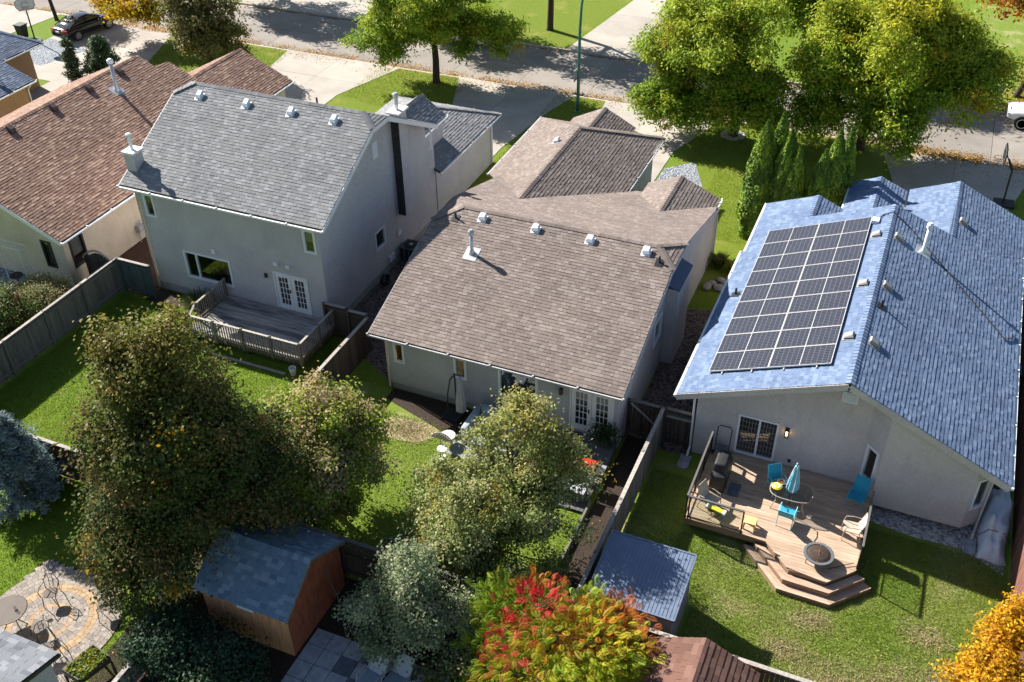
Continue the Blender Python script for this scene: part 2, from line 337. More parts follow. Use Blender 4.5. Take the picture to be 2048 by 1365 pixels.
# ------------------------------------------------------------------ roofs, walls, windows
Z = Vector((0, 0, 1)); CAMP = Vector((0, 0, CAM_H))
WID = (.14, .21, .29); THK = (.013, .021)
def sh_geom(u0, u1, w0, w1, L, t):     # corners at the butt (u0,u1) and at the top edge (w0,w1)
    return [(u0,0,t),(u1,0,t),(w1,L,.002),(w0,L,.002),(u0,0,-.004),(u1,0,-.004)], [(0,1,2,3),(4,5,1,0),(5,2,1),(4,0,3)]
def scan(uv, v):
    xs = []
    for i in range(len(uv)):
        (a, va), (b, vb) = uv[i], uv[(i+1) % len(uv)]
        if (va <= v) != (vb <= v): xs.append(a+(b-a)*(v-va)/(vb-va))
    return sorted(xs)
def roof(house, faces, mat, expo=.155, th=.12, caps=(), nind=300, scale=1.0, fascia=None):
    mb = MB()
    for f in faces: mb.slab(f, th)
    rf = mb.build('roof', 'roof_deck', house)
    cand = []; st = MB(); wid = tuple(w*scale for w in WID)
    for f in faces:
        P = [Vector(p) for p in f]; n = Vector((0,0,0))
        for i in range(len(P)): n += (P[i]-P[0]).cross(P[(i+1) % len(P)]-P[0])
        n.normalize()
        if n.z < 0: n = -n
        h = n.cross(Z); h.normalize(); v = n.cross(h)
        if v.z < 0: v = -v; h = -h
        h = v.cross(n)
        o = P[0]; uv = [((p-o).dot(h), (p-o).dot(v)) for p in P]; vmin = min(q[1] for q in uv); vmax = max(q[1] for q in uv)
        for k in range(int((vmax-vmin)/expo)+1):
            v0 = vmin+k*expo; v1 = min(v0+expo, vmax)
            if v1-v0 < .05: continue
            a = scan(uv, v0+.01); b = scan(uv, v1-.01)
            if len(a) < 2 or len(b) < 2: continue
            a0, a1, b0, b1 = a[0], a[-1], b[0], b[-1]; u = min(a0, b0)-RNG.random()*.25
            while u < max(a1, b1):
                wi = RNG.choice((0,1,1,2,2)); ti = RNG.choice((0,1)); w = wid[wi]; e = u+w-.006
                c = [min(max(x, lo), hi) for x, lo, hi in ((u,a0,a1),(e,a0,a1),(u,b0,b1),(e,b0,b1))]
                if c[1]-c[0] > .02 or c[3]-c[2] > .02:
                    org = o+h*u+v*v0
                    full = abs(c[0]-u)+abs(c[1]-e)+abs(c[2]-u)+abs(c[3]-e) < 1e-6 and v1-v0 > expo-.001
                    d = CAMP-org
                    if full: cand.append((w*max(0, n.dot(d.normalized()))/d.length_squared, (wi, ti), org, h, v, n))
                    else:
                        vs, fs = sh_geom(c[0]-u, c[1]-u, c[2]-u, c[3]-u, v1-v0+.012, THK[ti])
                        st.add([org+h*x+v*y+n*(z+.003) for x, y, z in vs], fs)
                u += w
    cand.sort(key=lambda q: -q[0]); meshes = {}
    for i, (s, key, org, h, v, n) in enumerate(cand):
        vs, fs = sh_geom(0, wid[key[0]]-.006, 0, wid[key[0]]-.006, expo+.012, THK[key[1]])
        if i < nind:
            if key not in meshes: meshes[key] = MB().add(vs, fs).mesh('shingle', mat)
            M = Matrix(((h.x,v.x,n.x,0),(h.y,v.y,n.y,0),(h.z,v.z,n.z,0),(0,0,0,1))); M.translation = org+n*.003
            piece('shingle', meshes[key], rf, M)
        else: st.add([org+h*x+v*y+n*(z+.003) for x, y, z in vs], fs)
    kind(st.build('shingle_field', mat, rf), 'stuff')
    cp = MB()
    for p, q, s1, s2 in caps:
        p, q = Vector(p), Vector(q); d = q-p; L = d.length; d.normalize(); x = d.cross(Z).normalized(); k = int(L/.19)
        for i in range(k):
            a = p+d*(i*L/k); b = p+d*((i+1)*L/k+.03); j = RNG.uniform(0, .006)
            cp.add([a+x*.15-Z*(.15*s1-.04-j), a+Z*(.045+j), a-x*.15-Z*(.15*s2-.04-j), b+x*.15-Z*(.15*s1-.022), b+Z*.025, b-x*.15-Z*(.15*s2-.022),
                    a+x*.15-Z*(.15*s1-.01), a+Z*.0, a-x*.15-Z*(.15*s2-.01)], [(0,1,4,3),(1,2,5,4),(0,6,7,1),(1,7,8,2)])
    if caps: kind(cp.build('ridge_caps', mat, rf), 'stuff')
    return rf
class WP:                                 # wall plane: p0 + u*dir, outward normal nrm
    def __init__(s, p0, p1, nrm):
        s.p = Vector((*p0, 0)); d = Vector((*p1, 0))-s.p; s.L = d.length; s.d = d.normalized(); s.n = Vector((*nrm, 0)).normalized()
    def pt(s, u, z, d=0): return s.p+s.d*u+s.n*d+Z*z
    def box(s, mb, u0, u1, z0, z1, d0, d1):
        vs = [s.pt(u, z, d) for d in (d0, d1) for u, z in ((u0,z0),(u1,z0),(u1,z1),(u0,z1))]
        return mb.add(vs, [(0,1,2,3),(7,6,5,4),(0,4,5,1),(1,5,6,2),(2,6,7,3),(3,7,4,0)])
    def wall(s, mb, z0, z1, holes=(), top=None, depth=.13):
        us = sorted({0, s.L, *[h[0] for h in holes], *[h[1] for h in holes]}); zs = sorted({z0, z1, *[h[2] for h in holes], *[h[3] for h in holes]})
        for i in range(len(us)-1):
            for j in range(len(zs)-1):
                cu, cz = (us[i]+us[i+1])/2, (zs[j]+zs[j+1])/2
                if not any(h[0] < cu < h[1] and h[2] < cz < h[3] for h in holes):
                    mb.face([s.pt(us[i], zs[j]), s.pt(us[i+1], zs[j]), s.pt(us[i+1], zs[j+1]), s.pt(us[i], zs[j+1])])
        for a, b, c, d in holes:
            for (u0, q0), (u1, q1) in (((a,c),(b,c)),((b,c),(b,d)),((b,d),(a,d)),((a,d),(a,c))):
                mb.face([s.pt(u0, q0), s.pt(u1, q1), s.pt(u1, q1, -depth), s.pt(u0, q0, -depth)])
        if top: mb.face([s.pt(u, z) for u, z in top])
    def window(s, house, u0, u1, z0, z1, fw=.07, mull=(), mat='white_vinyl', munt=None, blind=0, name='window', label=None):
        f = MB()
        for a, b, c, d in ((u0-.03,u1+.03,z0-.03,z0+fw),(u0-.03,u1+.03,z1-fw,z1+.03),(u0-.03,u0+fw,z0+fw,z1-fw),(u1-fw,u1+.03,z0+fw,z1-fw)): s.box(f, a, b, c, d, -.07, .03)
        for m_ in mull: s.box(f, m_-.04, m_+.04, z0+fw, z1-fw, -.068, .02)
        o = f.build(name, mat, house)
        if label: o['label'] = label
        g = MB().face([s.pt(u0+fw, z0+fw, -.045), s.pt(u1-fw, z0+fw, -.045), s.pt(u1-fw, z1-fw, -.045), s.pt(u0+fw, z1-fw, -.045)]); g.build('pane', 'window_glass', o)
        if munt:
            q = MB()
            for (a, b, c, d, nx, nz) in munt:
                for i in range(1, nx): x = a+(b-a)*i/nx; s.box(q, x-.007, x+.007, c, d, -.04, -.02)
                for i in range(1, nz): y = c+(d-c)*i/nz; s.box(q, a, b, y-.007, y+.007, -.039, -.021)
            q.build('glazing_bars', 'vent_grey', o)
        if blind:
            MB().face([s.pt(u0+fw, z1-fw-(z1-z0)*blind, -.1), s.pt(u1-fw, z1-fw-(z1-z0)*blind, -.1), s.pt(u1-fw, z1-fw, -.1), s.pt(u0+fw, z1-fw, -.1)]).build('blind', 'blind', o)
        return o
    def french(s, house, u0, u1, z0, z1, blind=0):
        w = (u1-u0)/2; f = MB(); cols = []
        for a, b, c, d in ((u0-.06,u0,z0,z1+.06),(u1,u1+.06,z0,z1+.06),(u0,u1,z1,z1+.06)): s.box(f, a, b, c, d, -.08, .035)
        o = f.build('french_door', 'white_paint', house)
        for k in range(2):
            a, b = u0+k*w+.008, u0+(k+1)*w-.008; gp = (a+.17, b-.17, z0+.25, z1-.17); lf = MB()
            for q in ((a,gp[0],z0,z1),(gp[1],b,z0,z1),(gp[0],gp[1],z0,gp[2]),(gp[0],gp[1],gp[3],z1)): s.box(lf, *q, -.05, .0)
            for i in range(1, 3): x = gp[0]+(gp[1]-gp[0])*i/3; s.box(lf, x-.013, x+.013, gp[2], gp[3], -.035, -.012)
            for i in range(1, 5): y = gp[2]+(gp[3]-gp[2])*i/5; s.box(lf, gp[0], gp[1], y-.013, y+.013, -.034, -.013)
            lf.build('door_leaf', 'white_paint', o)
            MB().face([s.pt(gp[0],gp[2],-.03), s.pt(gp[1],gp[2],-.03), s.pt(gp[1],gp[3],-.03), s.pt(gp[0],gp[3],-.03)]).build('pane', 'window_glass', o)
            if blind: MB().face([s.pt(gp[0],gp[3]-blind,-.07), s.pt(gp[1],gp[3]-blind,-.07), s.pt(gp[1],gp[3],-.07), s.pt(gp[0],gp[3],-.07)]).build('blind', 'blind', o)
        h = MB(); s.box(h, u0+w-.12, u0+w-.08, z0+.95, z0+1.12, 0, .05); h.build('handle', 'black_metal', o)
        return o
def gutter(house, p, q, mat='white_vinyl', w=.085, h=.075):
    g = MB(); g.beam(p, q, w, h); g.build('gutter', mat, house)
    p, q = Vector(p), Vector(q); d = q-p; k = max(2, int(d.length/1.6)); b = MB()
    for i in range(k+1):
        c = p+d*(i/k)+Z*.06; b.box(c.x-.035, c.y-.035, c.z-.01, c.x+.035, c.y+.035, c.z+.02)
    kind(b.build('gutter_clips', mat, house), 'stuff')
def downpipe(house, pts, mat='white_vinyl'): MB().tube(pts, .045, 6).build('downpipe', mat, house)
def fascia(house, p, q, mat='white_vinyl', h=.2, off=-.02):
    MB().beam((p[0],p[1],p[2]+off-h/2), (q[0],q[1],q[2]+off-h/2), .035, h).build('fascia', mat, house)
def boxvent(house, x, y, z, s=.27, mat='white_vinyl', hgt=.2, slope=(0,0)):
    v = MB(); zz = lambda dx, dy: z+slope[0]*dx+slope[1]*dy
    q = s*.5; b = s*.62
    pl = [(x+dx, y+dy, zz(dx, dy)+.03) for dx, dy in ((-b*1.15,-b*1.25),(b*1.15,-b*1.25),(b*1.15,b),(-b*1.15,b))]
    v.slab(pl, .02)
    lo = [(x+dx*q, y+dy*q, zz(dx*q, dy*q)-.02) for dx, dy in ((-1,-1),(1,-1),(1,1),(-1,1))]; hi = [(x+dx*q, y+dy*q, zz(dx*q, dy*q)+hgt*.7) for dx, dy in ((-1,-1),(1,-1),(1,1),(-1,1))]
    v.add(lo+hi, [(0,1,5,4),(1,2,6,5),(2,3,7,6),(3,0,4,7),(4,5,6,7)])
    c0 = [(x+dx*b, y+dy*b, zz(dx*b, dy*b)+hgt*.62) for dx, dy in ((-1,-1),(1,-1),(1,1),(-1,1))]; c1 = [(x+dx*q*.8, y+dy*q*.8, zz(dx*q, dy*q)+hgt*1.05) for dx, dy in ((-1,-1),(1,-1),(1,1),(-1,1))]
    v.add(c0+c1, [(3,2,1,0),(4,5,6,7),(0,1,5,4),(1,2,6,5),(2,3,7,6),(3,0,4,7)])
    return v.build('roof_vent', mat, house)
def flue(house, x, y, z, h, r=.075, mat='galv', capmat='galv', slope=(0,0), cone=True):
    pts = [(x+dx, y+dy, z+slope[0]*dx+slope[1]*dy+.03) for dx, dy in ((-.3,-.36),(.3,-.36),(.3,.3),(-.3,.3))]
    MB().slab(pts, .02).build('flashing', 'galv', house)
    p = MB().lathe([(r*2, -.05), (r*1.5, .12), (r, .22), (r, h)], (x, y, z), 12)
    o = p.build('flue_pipe', mat, house, True)
    MB().lathe([(r*1.1, h-.05), (r*1.7, h-.03), (r*1.7, h+.12), (r*.9, h+.2)], (x, y, z), 12).build('flue_cap', capmat, o, False)
def stub(house, x, y, z, slope, r=.045, h=.3):
    v = MB().lathe([(r, -.05), (r, h)], (x, y, z), 8); v.slab([(x+dx, y+dy, z+slope[0]*dx+slope[1]*dy+.035) for dx, dy in ((-.16,-.2),(.16,-.2),(.16,.16),(-.16,.16))], .02)
    v.build('plumbing_vent', 'black_metal', house)
# ------------------------------------------------------------------ grey two-storey house
h2 = thing('two_storey_house', 'two-storey grey stucco house with light grey shingle roof and twin chimneys', 'house', (-26.8, 35.4, 0))
E1, SL = 5.6, .528; zr = lambda y: E1+SL*(y-30.1)
A = [(-32,30.1,5.6),(-21.55,30.1,5.6),(-21.55,34.74,8.05),(-22.35,35.4,8.4),(-31.2,35.4,8.4),(-32,34.74,8.05)]
zf2 = lambda y: 8.4-.522*(y-35.4)
Bf = [(-21.55,36.07,8.05),(-21.55,40.7,zf2(40.7)),(-32,40.7,zf2(40.7)),(-32,36.07,8.05),(-31.2,35.4,8.4),(-22.35,35.4,8.4)]
cr = [(-21.55,34.74,8.05),(-21.55,36.07,8.05),(-22.35,35.4,8.4)]; cl = [(-32,36.07,8.05),(-32,34.74,8.05),(-31.2,35.4,8.4)]
gR = [(-24.1,40.4,5.5),(-22.75,40.4,4.55),(-22.75,44.0,4.55),(-24.1,44.0,5.5)]; gL = [(-24.1,40.4,5.5),(-24.1,44.0,5.5),(-25.45,44.0,4.55),(-25.45,40.4,4.55)]
kR = [(-25.0,41.1,4.2),(-21.75,41.1,2.87),(-21.75,48.55,2.87),(-25,45.3,4.2)]; kL = [(-25,41.1,4.2),(-25,45.3,4.2),(-28.25,48.55,2.87),(-28.25,41.1,2.87)]; kF = [(-25,45.3,4.2),(-21.75,48.55,2.87),(-28.25,48.55,2.87)]
pF = [(-28.3,40.5,4.3),(-25.5,40.5,4.3),(-25.5,43.6,3.2),(-28.3,43.6,3.2)]
roof(h2, [A, Bf, cr, cl, gR, gL, kR, kL, kF, pF], 'grey_shingle', caps=[((-31.2,35.4,8.4),(-22.35,35.4,8.4),.52,.53),((-22.35,35.4,8.4),(-21.55,34.74,8.05),.1,.1),((-31.2,35.4,8.4),(-32,34.74,8.05),.1,.1),((-24.1,40.8,5.5),(-24.1,44,5.5),.7,.7),((-25,41.1,4.2),(-25,45.3,4.2),.4,.4),((-25,45.3,4.2),(-21.75,48.55,2.87),.1,.1)])
WX0, WX1, WY0, WY1 = -31.6, -22.1, 30.5, 40.4
rear = WP((WX0,WY0),(WX1,WY0),(0,-1)); rt = WP((WX1,WY0),(WX1,WY1),(1,0)); lt = WP((WX0,WY0),(WX0,WY1),(-1,0)); fr = WP((WX0,WY1),(WX1,WY1),(0,1))
U = lambda x: x-WX0
holes = [(U(-31.2),U(-30.68),4.0,5.12),(U(-22.86),U(-22.3),4.0,5.1),(U(-29.62),U(-27.1),1.1,2.5),(U(-24.72),U(-23.06),.62,2.5)]
wl = MB(); zt = lambda y: (zr(y) if y < 35.4 else zf2(y))-.16
rear.wall(wl, 0, zt(WY0), holes)
rh = [(34.9-WY0,35.8-WY0,1.62,2.58)]
side = [(0,5.0),(WY1-WY0,5.0),(WY1-WY0,zt(WY1)),(36.07-WY0,7.87),(34.74-WY0,7.87),(0,zt(WY0))]
rt.wall(wl, 0, 5.0, rh, side); lt.wall(wl, 0, 5.0, (), side); fr.wall(wl, 0, zt(WY1))
for p0, p1, n, z1 in (((-22.05,41.2),(-22.05,48.2),(1,0),2.85),((-27.9,48.2),(-22.05,48.2),(0,1),2.85),((-27.9,40.4),(-27.9,48.2),(-1,0),2.85),((-22.9,40.4),(-22.9,43.8),(1,0),4.55),((-25.3,43.8),(-22.9,43.8),(0,1),4.55)): WP(p0, p1, n).wall(wl, 0 if z1 < 4 else 2.5, z1)
WP((-22.1,41.2),(-22.05,41.2),(0,-1)).wall(wl, 0, 2.85); WP((-22.1,40.4),(-22.1,41.2),(1,0)).wall(wl, 0, 4.3)
wl.face([(-22.9,43.8,4.55),(-25.3,43.8,4.55),(-24.1,43.8,5.4)])
wl.build('wall', 'stucco_grey', h2)
fd = MB(); fd.box(WX0-.02, WY0-.015, -.1, WX1+.02, WY0+.2, .38); fd.box(WX1-.2, WY0-.02, -.1, WX1+.02, WY1, .36); fd.build('foundation', 'concrete_base', h2)
MB().box(WX0+.2, WY0+.3, .5, WX1-.2, WY1-.2, .55).build('floor', 'room', h2); MB().box(WX0+.1, WY0+.3, 3.2, WX1-.1, WY1-.1, 3.3).build('floor', 'room', h2)
rear.window(h2, *holes[0]); rear.window(h2, *holes[1], blind=.5); rear.window(h2, *holes[2], mull=[U(-28.95)]); rear.french(h2, *holes[3])
rt.window(h2, *rh[0])
WPv = MB(); rt.box(WPv, 35.35-WY0, 35.8-WY0, 6.15, 6.95, 0, .05)
for k in range(8): rt.box(WPv, 35.4-WY0, 35.75-WY0, 6.2+k*.09, 6.25+k*.09, .05, .08)
WPv.build('gable_vent', 'white_vinyl', h2)
rv = MB(); c = rt.pt(37.05-WY0, 1.5, .02)
rv.tube([c, c+Vector((.06,0,0))], .17, 14); rv.build('round_vent', 'white_vinyl', h2)
for x in (-24.49, -23.87):
    f = MB(); rear.box(f, U(x)-.09, U(x)+.09, 2.95, 3.12, 0, .12); f.build('floodlight', 'white_vinyl', h2)
f = MB(); rear.box(f, U(-25.16)-.05, U(-25.16)+.05, 2.15, 2.35, 0, .1); f.build('wall_lantern', 'black_metal', h2)
f = MB(); rear.box(f, U(-27.82)-.09, U(-27.82)+.09, 2.78, 3.0, 0, .1); f.build('wall_plaque', 'white_vinyl', h2)
# side chimney chase, stained dark on its rear face
ch = MB(); ch.box(-22.12, 37.2, 2.4, -21.66, 37.95, 7.6); c1 = ch.build('chimney_chase', 'stucco_grey', h2)
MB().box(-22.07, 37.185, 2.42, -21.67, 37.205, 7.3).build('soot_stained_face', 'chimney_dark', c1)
MB().box(-22.22, 37.1, 7.6, -21.57, 38.05, 7.69).build('chimney_cap', 'white_paint', c1)
f = MB().lathe([(.09,0),(.09,.6),(.13,.61),(.13,.76),(.09,.8)], (-21.9,37.55,7.69), 10); f.build('flue_pipe', 'galv', h2)
# rear left chimney
MB().box(-31.98, 30.78, 5.3, -31.45, 31.36, 6.8).build('chimney', 'stucco_grey', h2)
MB().box(-32.04, 30.71, 6.8, -31.38, 31.43, 6.9).build('chimney_cap', 'white_paint', h2)
MB().lathe([(.075,0),(.075,.6),(.13,.62),(.13,.74),(.06,.78)], (-31.72,31.08,6.9), 10).build('flue_pipe', 'white_vinyl', h2)
for x in (-30.55, -28.0, -25.65, -23.45): boxvent(h2, x, 34.75, zr(34.75), slope=(0,SL), mat='white_vinyl')
stub(h2, -25.9, 37.2, zf2(37.2), (0,-.52))
gutter(h2, (-32.05,30.02,5.5), (-21.5,30.02,5.5))
for sx in (-21.53, -32.02):
    fascia(h2, (sx,30.1,5.6), (sx,34.74,8.05)); fascia(h2, (sx,34.74,8.05), (sx,36.07,8.05)); fascia(h2, (sx,36.07,8.05), (sx,40.7,zf2(40.7)))
gutter(h2, (-21.68,41.0,2.78), (-21.68,48.6,2.78)); gutter(h2, (-28.3,48.62,2.78), (-21.7,48.62,2.78)); gutter(h2, (-22.68,40.9,4.47), (-22.68,44.05,4.47))
downpipe(h2, [(-22.0,40.6,5.5),(-21.98,40.75,5.2),(-21.98,40.75,4.2)]); downpipe(h2, [(-21.95,47.9,2.75),(-21.95,47.9,.1)]); downpipe(h2, [(-31.5,30.42,5.45),(-31.5,30.42,.1)], 'stucco_cream')
# ------------------------------------------------------------------ taupe bungalow
h3 = thing('taupe_bungalow', 'grey stucco bungalow with taupe shingle roof in the centre of the row', 'house', (-12.8, 35, 0))
R3 = lambda y: 3.0+.336*(y-27.55); F3 = lambda y: 5.32-.302*(y-34.45)
XL, XR = -18.25, -7.65
rear3 = [(XL,27.55,3.0),(XR,27.55,3.0),(XR,33.45,4.98),(-8.53,34.45,5.318),(-17.22,34.45,5.318),(XL,33.45,4.98)]
fr3 = [(XR,35.58,4.98),(-7.9,43.1,F3(43.1)),(-18.5,43.1,F3(43.1)),(XL,35.58,4.98),(-17.22,34.45,5.318),(-8.53,34.45,5.318)]
f3 = [rear3, fr3, [(XR,33.45,4.98),(XR,35.58,4.98),(-8.53,34.45,5.318)], [(XL,35.58,4.98),(XL,33.45,4.98),(-17.22,34.45,5.318)],
  [(-15.85,37.33,4.45),(-15.85,45.35,4.45),(-19.35,48.9,2.9),(-19.35,41.75,2.9)], [(-15.85,45.35,4.45),(-15.85,37.33,4.45),(-12.35,42.46,2.9),(-12.35,48.9,2.9)], [(-15.85,45.35,4.45),(-12.35,48.9,2.9),(-19.35,48.9,2.9)],
  [(-15.9,46.95,3.75),(-14.1,49.0,2.85),(-14.1,49.6,2.85),(-15.9,49.6,3.75)], [(-15.9,49.6,3.75),(-17.7,49.6,2.85),(-17.7,49.0,2.85),(-15.9,46.95,3.75)],
  [(-10,39.98,3.65),(-8.0,42.86,2.78),(-8.0,43.7,2.78),(-10,43.7,3.65)], [(-10,43.7,3.65),(-11.6,43.7,2.95),(-11.6,42.3,2.95),(-10,39.98,3.65)]]
roof(h3, f3, 'taupe_shingle', caps=[((-17.22,34.45,5.318),(-8.53,34.45,5.318),.3,.33),((-8.53,34.45,5.318),(XR,33.45,4.98),.1,.1),((-8.53,34.45,5.318),(XR,35.58,4.98),.1,.1),((-17.22,34.45,5.318),(XL,33.45,4.98),.1,.1),((-15.85,37.33,4.45),(-15.85,45.35,4.45),.44,.44),((-15.85,45.35,4.45),(-12.35,48.9,2.9),.1,.1),((-15.9,47,3.75),(-15.9,49.6,3.75),.45,.45),((-10,40,3.65),(-10,43.7,3.65),.4,.4)])
X0, X1, Y0, Y1 = -17.75, -7.9, 28.0, 42.7
rear = WP((X0,Y0),(X1,Y0),(0,-1)); rt = WP((X1,Y0),(X1,Y1),(1,0)); lt = WP((X0,Y0),(X0,Y1),(-1,0)); U = lambda x: x-X0
z3 = lambda y: (R3(y) if y < 34.45 else F3(y))-.15
holes = [(U(-17.42),U(-16.98),1.5,2.48),(U(-14.72),U(-14.22),1.5,2.5),(U(-12.8),U(-11.2),1.12,2.52),(U(-9.8),U(-8.16),.5,2.52)]
wl = MB(); rear.wall(wl, .35, z3(Y0), holes)
rh = [(32.4-Y0,33.4-Y0,1.8,2.9)]; prof = [(0,2.55),(Y1-Y0,2.55)]+[(y-Y0,z3(y)) for y in (42.7,35.58,33.45,28.0)]
rt.wall(wl, 0, 2.55 if False else 1.7, (), None)
rt.wall(wl, 1.7, 3.0, rh, None); wl.face([rt.pt(u, z) for u, z in [(0,3.0),(40.9-Y0,3.0),(40.9-Y0,z3(40.9)),(35.58-Y0,4.8),(33.45-Y0,4.8),(0,3.02)]])
wl.face([lt.pt(u, z) for u, z in [(0,0),(Y1-Y0,0)]+prof[2:]])
for p0, p1, n, z0_, z1_ in (((-12.75,42.0),(-12.75,48.5),(1,0),0,2.95),((-18.95,41.5),(-18.95,48.5),(-1,0),0,2.95),((-18.95,48.5),(-12.75,48.5),(0,1),0,2.9),((-12.75,42.7),(-11.3,42.7),(0,1),0,2.6),((-11.3,42.7),(-11.3,43.4),(-1,0),0,2.95),((-11.3,43.4),(-8.3,43.4),(0,1),0,2.75),((-8.3,42.5),(-8.3,43.4),(1,0),0,2.75),((X1,Y1),(-8.3,Y1),(0,1),0,2.6),((-18.95,41.5),(-17.75,41.5),(0,-1),0,2.9),((-17.5,49.2),(-14.3,49.2),(0,1),0,2.8),((-17.5,48.5),(-17.5,49.2),(-1,0),0,2.8),((-14.3,48.5),(-14.3,49.2),(1,0),0,2.8)): WP(p0, p1, n).wall(wl, z0_, z1_)
wl.face([(-8.3,43.4,2.75),(-11.3,43.4,2.9),(-10,43.4,3.5)]); wl.build('wall', 'stucco_taupe', h3)
MB().box(X0+.06, Y0+.06, -.1, X1-.06, Y0+.3, .4).build('foundation', 'concrete_base', h3)
MB().box(X0+.1, Y0+.15, .35, X1-.1, Y1-.1, .45).build('floor', 'room', h3)
MB().box(X0+.1, Y0+4.5, .45, X1-.1, Y0+4.6, 3.4).build('inner_wall', 'room', h3)
rear.window(h3, *holes[0]); rear.window(h3, *holes[1], blind=.0); big = rear.window(h3, *holes[2], name='picture_window'); rear.french(h3, *holes[3], blind=.85)
cu = MB()
for k in range(9): x = -12.72+k*.03; cu.face([(x, 28.22+.04*(k % 2), 1.15), (x+.03, 28.22+.04*((k+1) % 2), 1.15), (x+.03, 28.22+.04*((k+1) % 2), 2.5), (x, 28.22+.04*(k % 2), 2.5)])
plain('teal_cloth', (.20,.42,.45), .9); cu.build('curtain', 'teal_cloth', big)
emit_mat('lamp_glow', (1.0,.42,.08), 1.6)
lp = thing('table_lamp', 'small orange lit lamp glowing behind the narrow bungalow window', 'lamp', (-17.13, 28.35, .45))
MB().lathe([(.12,0),(.03,.05),(.025,.85),(.05,1.0)], (-17.13,28.35,.45), 8).build('stand', 'black_metal', lp)
MB().lathe([(.11,1.0),(.13,1.12),(.09,1.26)], (-17.13,28.35,.45), 10).build('lamp_shade', 'lamp_glow', lp)
sf = thing('indoor_sofa', 'dark sofa seen through the bungalow picture window', 'sofa', (-11.8, 29.2, .45))
MB().box(-12.4,28.9,.45,-11.2,29.7,.85).build('seat','black_metal',sf); MB().box(-12.4,29.7,.45,-11.2,29.95,1.35).build('backrest','vent_grey',sf); MB().box(-12.2,28.95,.85,-11.5,29.5,.97).build('cushion','blind',sf)
w3 = rt.window(h3, *rh[0])
cs = MB(); cs.box(-7.9, 33.9, 0, -7.42, 35.9, 3.75); cc = cs.build('chimney_chase', 'stucco_taupe', h3)
MB().slab([(-7.95,33.85,4.06),(-7.36,33.85,3.78),(-7.36,35.95,3.78),(-7.95,35.95,4.06)], .06).build('chase_roof', 'slate_shingle', cc)
for x in (-16.1, -13.68, -11.29, -8.9): boxvent(h3, x, 34.0, R3(34.0), slope=(0,.336))
flue(h3, -15.8, 32.2, R3(32.2), .95, slope=(0,.336))
stub(h3, -17.25, 33.75, R3(33.75), (0,.336)); stub(h3, -8.25, 33.65, R3(33.65), (0,.336))
boxvent(h3, -16.6, 44.0, 4.45-.443*.75, slope=(.443,0))
gutter(h3, (XL-.02,27.5,2.93), (XR+.02,27.5,2.93), 'stucco_taupe', .07, .06); gutter(h3, (-19.42,41.7,2.83),(-19.42,48.95,2.83), 'stucco_taupe'); gutter(h3, (-12.28,42.5,2.83),(-12.28,48.95,2.83), 'stucco_taupe'); gutter(h3, (-7.93,42.9,2.72),(-7.93,43.75,2.72))
for sx in (XR+.015, XL-.015): fascia(h3, (sx,27.55,3.0),(sx,33.45,4.98),'stucco_taupe'); fascia(h3, (sx,33.45,4.98),(sx,35.58,4.98),'stucco_taupe'); fascia(h3, (sx,35.58,4.98),(-7.88 if sx > -12 else -18.52,43.1,F3(43.1)),'stucco_taupe')
downpipe(h3, [(-17.72,27.93,2.9),(-17.72,27.93,.15)], 'stucco_cream'); downpipe(h3, [(-7.8,42.4,2.7),(-7.8,42.4,.1)], 'stucco_taupe')
f = MB(); rear.box(f, U(-10.2)-.06, U(-10.2)+.06, 2.08, 2.36, 0, .14); f.build('wall_lantern', 'vent_brown', h3)
# ------------------------------------------------------------------ blue-roofed house with solar panels
h4 = thing('blue_roof_house', 'beige stucco house with blue shingle gable roof carrying solar panels', 'house', (0, 36, 0))
LF = lambda x: 5.5+.39*(x+.15); RT = lambda x: 5.5-.467*(x+.15)
f4 = [[(-5.85,28.2,LF(-5.85)),(-.15,28.2,5.5),(-.15,41.05,5.5),(-3.45,41.05,LF(-3.45)),(-3.45,43.1,LF(-3.45)),(-5.7,43.1,LF(-5.7)),(-5.7,38.6,LF(-5.7)),(-5.85,38.6,LF(-5.85))],
  [(-.15,28.2,5.5),(5.45,28.2,RT(5.45)),(5.45,46.6,RT(5.45)),(2.35,46.6,RT(2.35)),(2.35,41.45,RT(2.35)),(-.15,41.05,5.5)],
  [(-3.45,41.05,LF(-3.45)),(-3.45,43.1,LF(-3.45)),(-2.3,43.1,3.75),(-2.3,41.05,3.75)],
  [(-1.08,41.3,4.0),(-1.08,46.4,4.0),(-2.33,46.4,3.5),(-2.33,41.3,3.5)], [(-1.08,46.4,4.0),(-1.08,41.3,4.0),(.2,41.3,3.49),(.2,46.4,3.49)],
  [(2.35,41.45,RT(2.35)),(2.35,46.6,RT(2.35)),(.3,46.6,3.5),(.3,41.3,3.5)]]
roof(h4, f4, 'blue_shingle', caps=[((-.15,28.2,5.5),(-.15,41.05,5.5),.46,.39),((-3.45,41.1,LF(-3.45)),(-3.45,43.1,LF(-3.45)),.4,.39),((-1.08,41.5,4.0),(-1.08,46.4,4.0),.4,.4),((2.35,41.45,RT(2.35)),(2.35,46.6,RT(2.35)),.46,.4)])
Y0 = 28.95; wl = MB()
rear = WP((-5.2,Y0),(.78,Y0),(0,-1)); U = lambda x: x+5.2
holes = [(U(-3.62),U(-2.2),.62,2.42)]
rear.wall(wl, .0, 3.3, holes, [(0,3.3),(U(.78),3.3),(U(.78),RT(.78)-.15),(U(-.15),5.35),(0,LF(-5.2)-.15)])
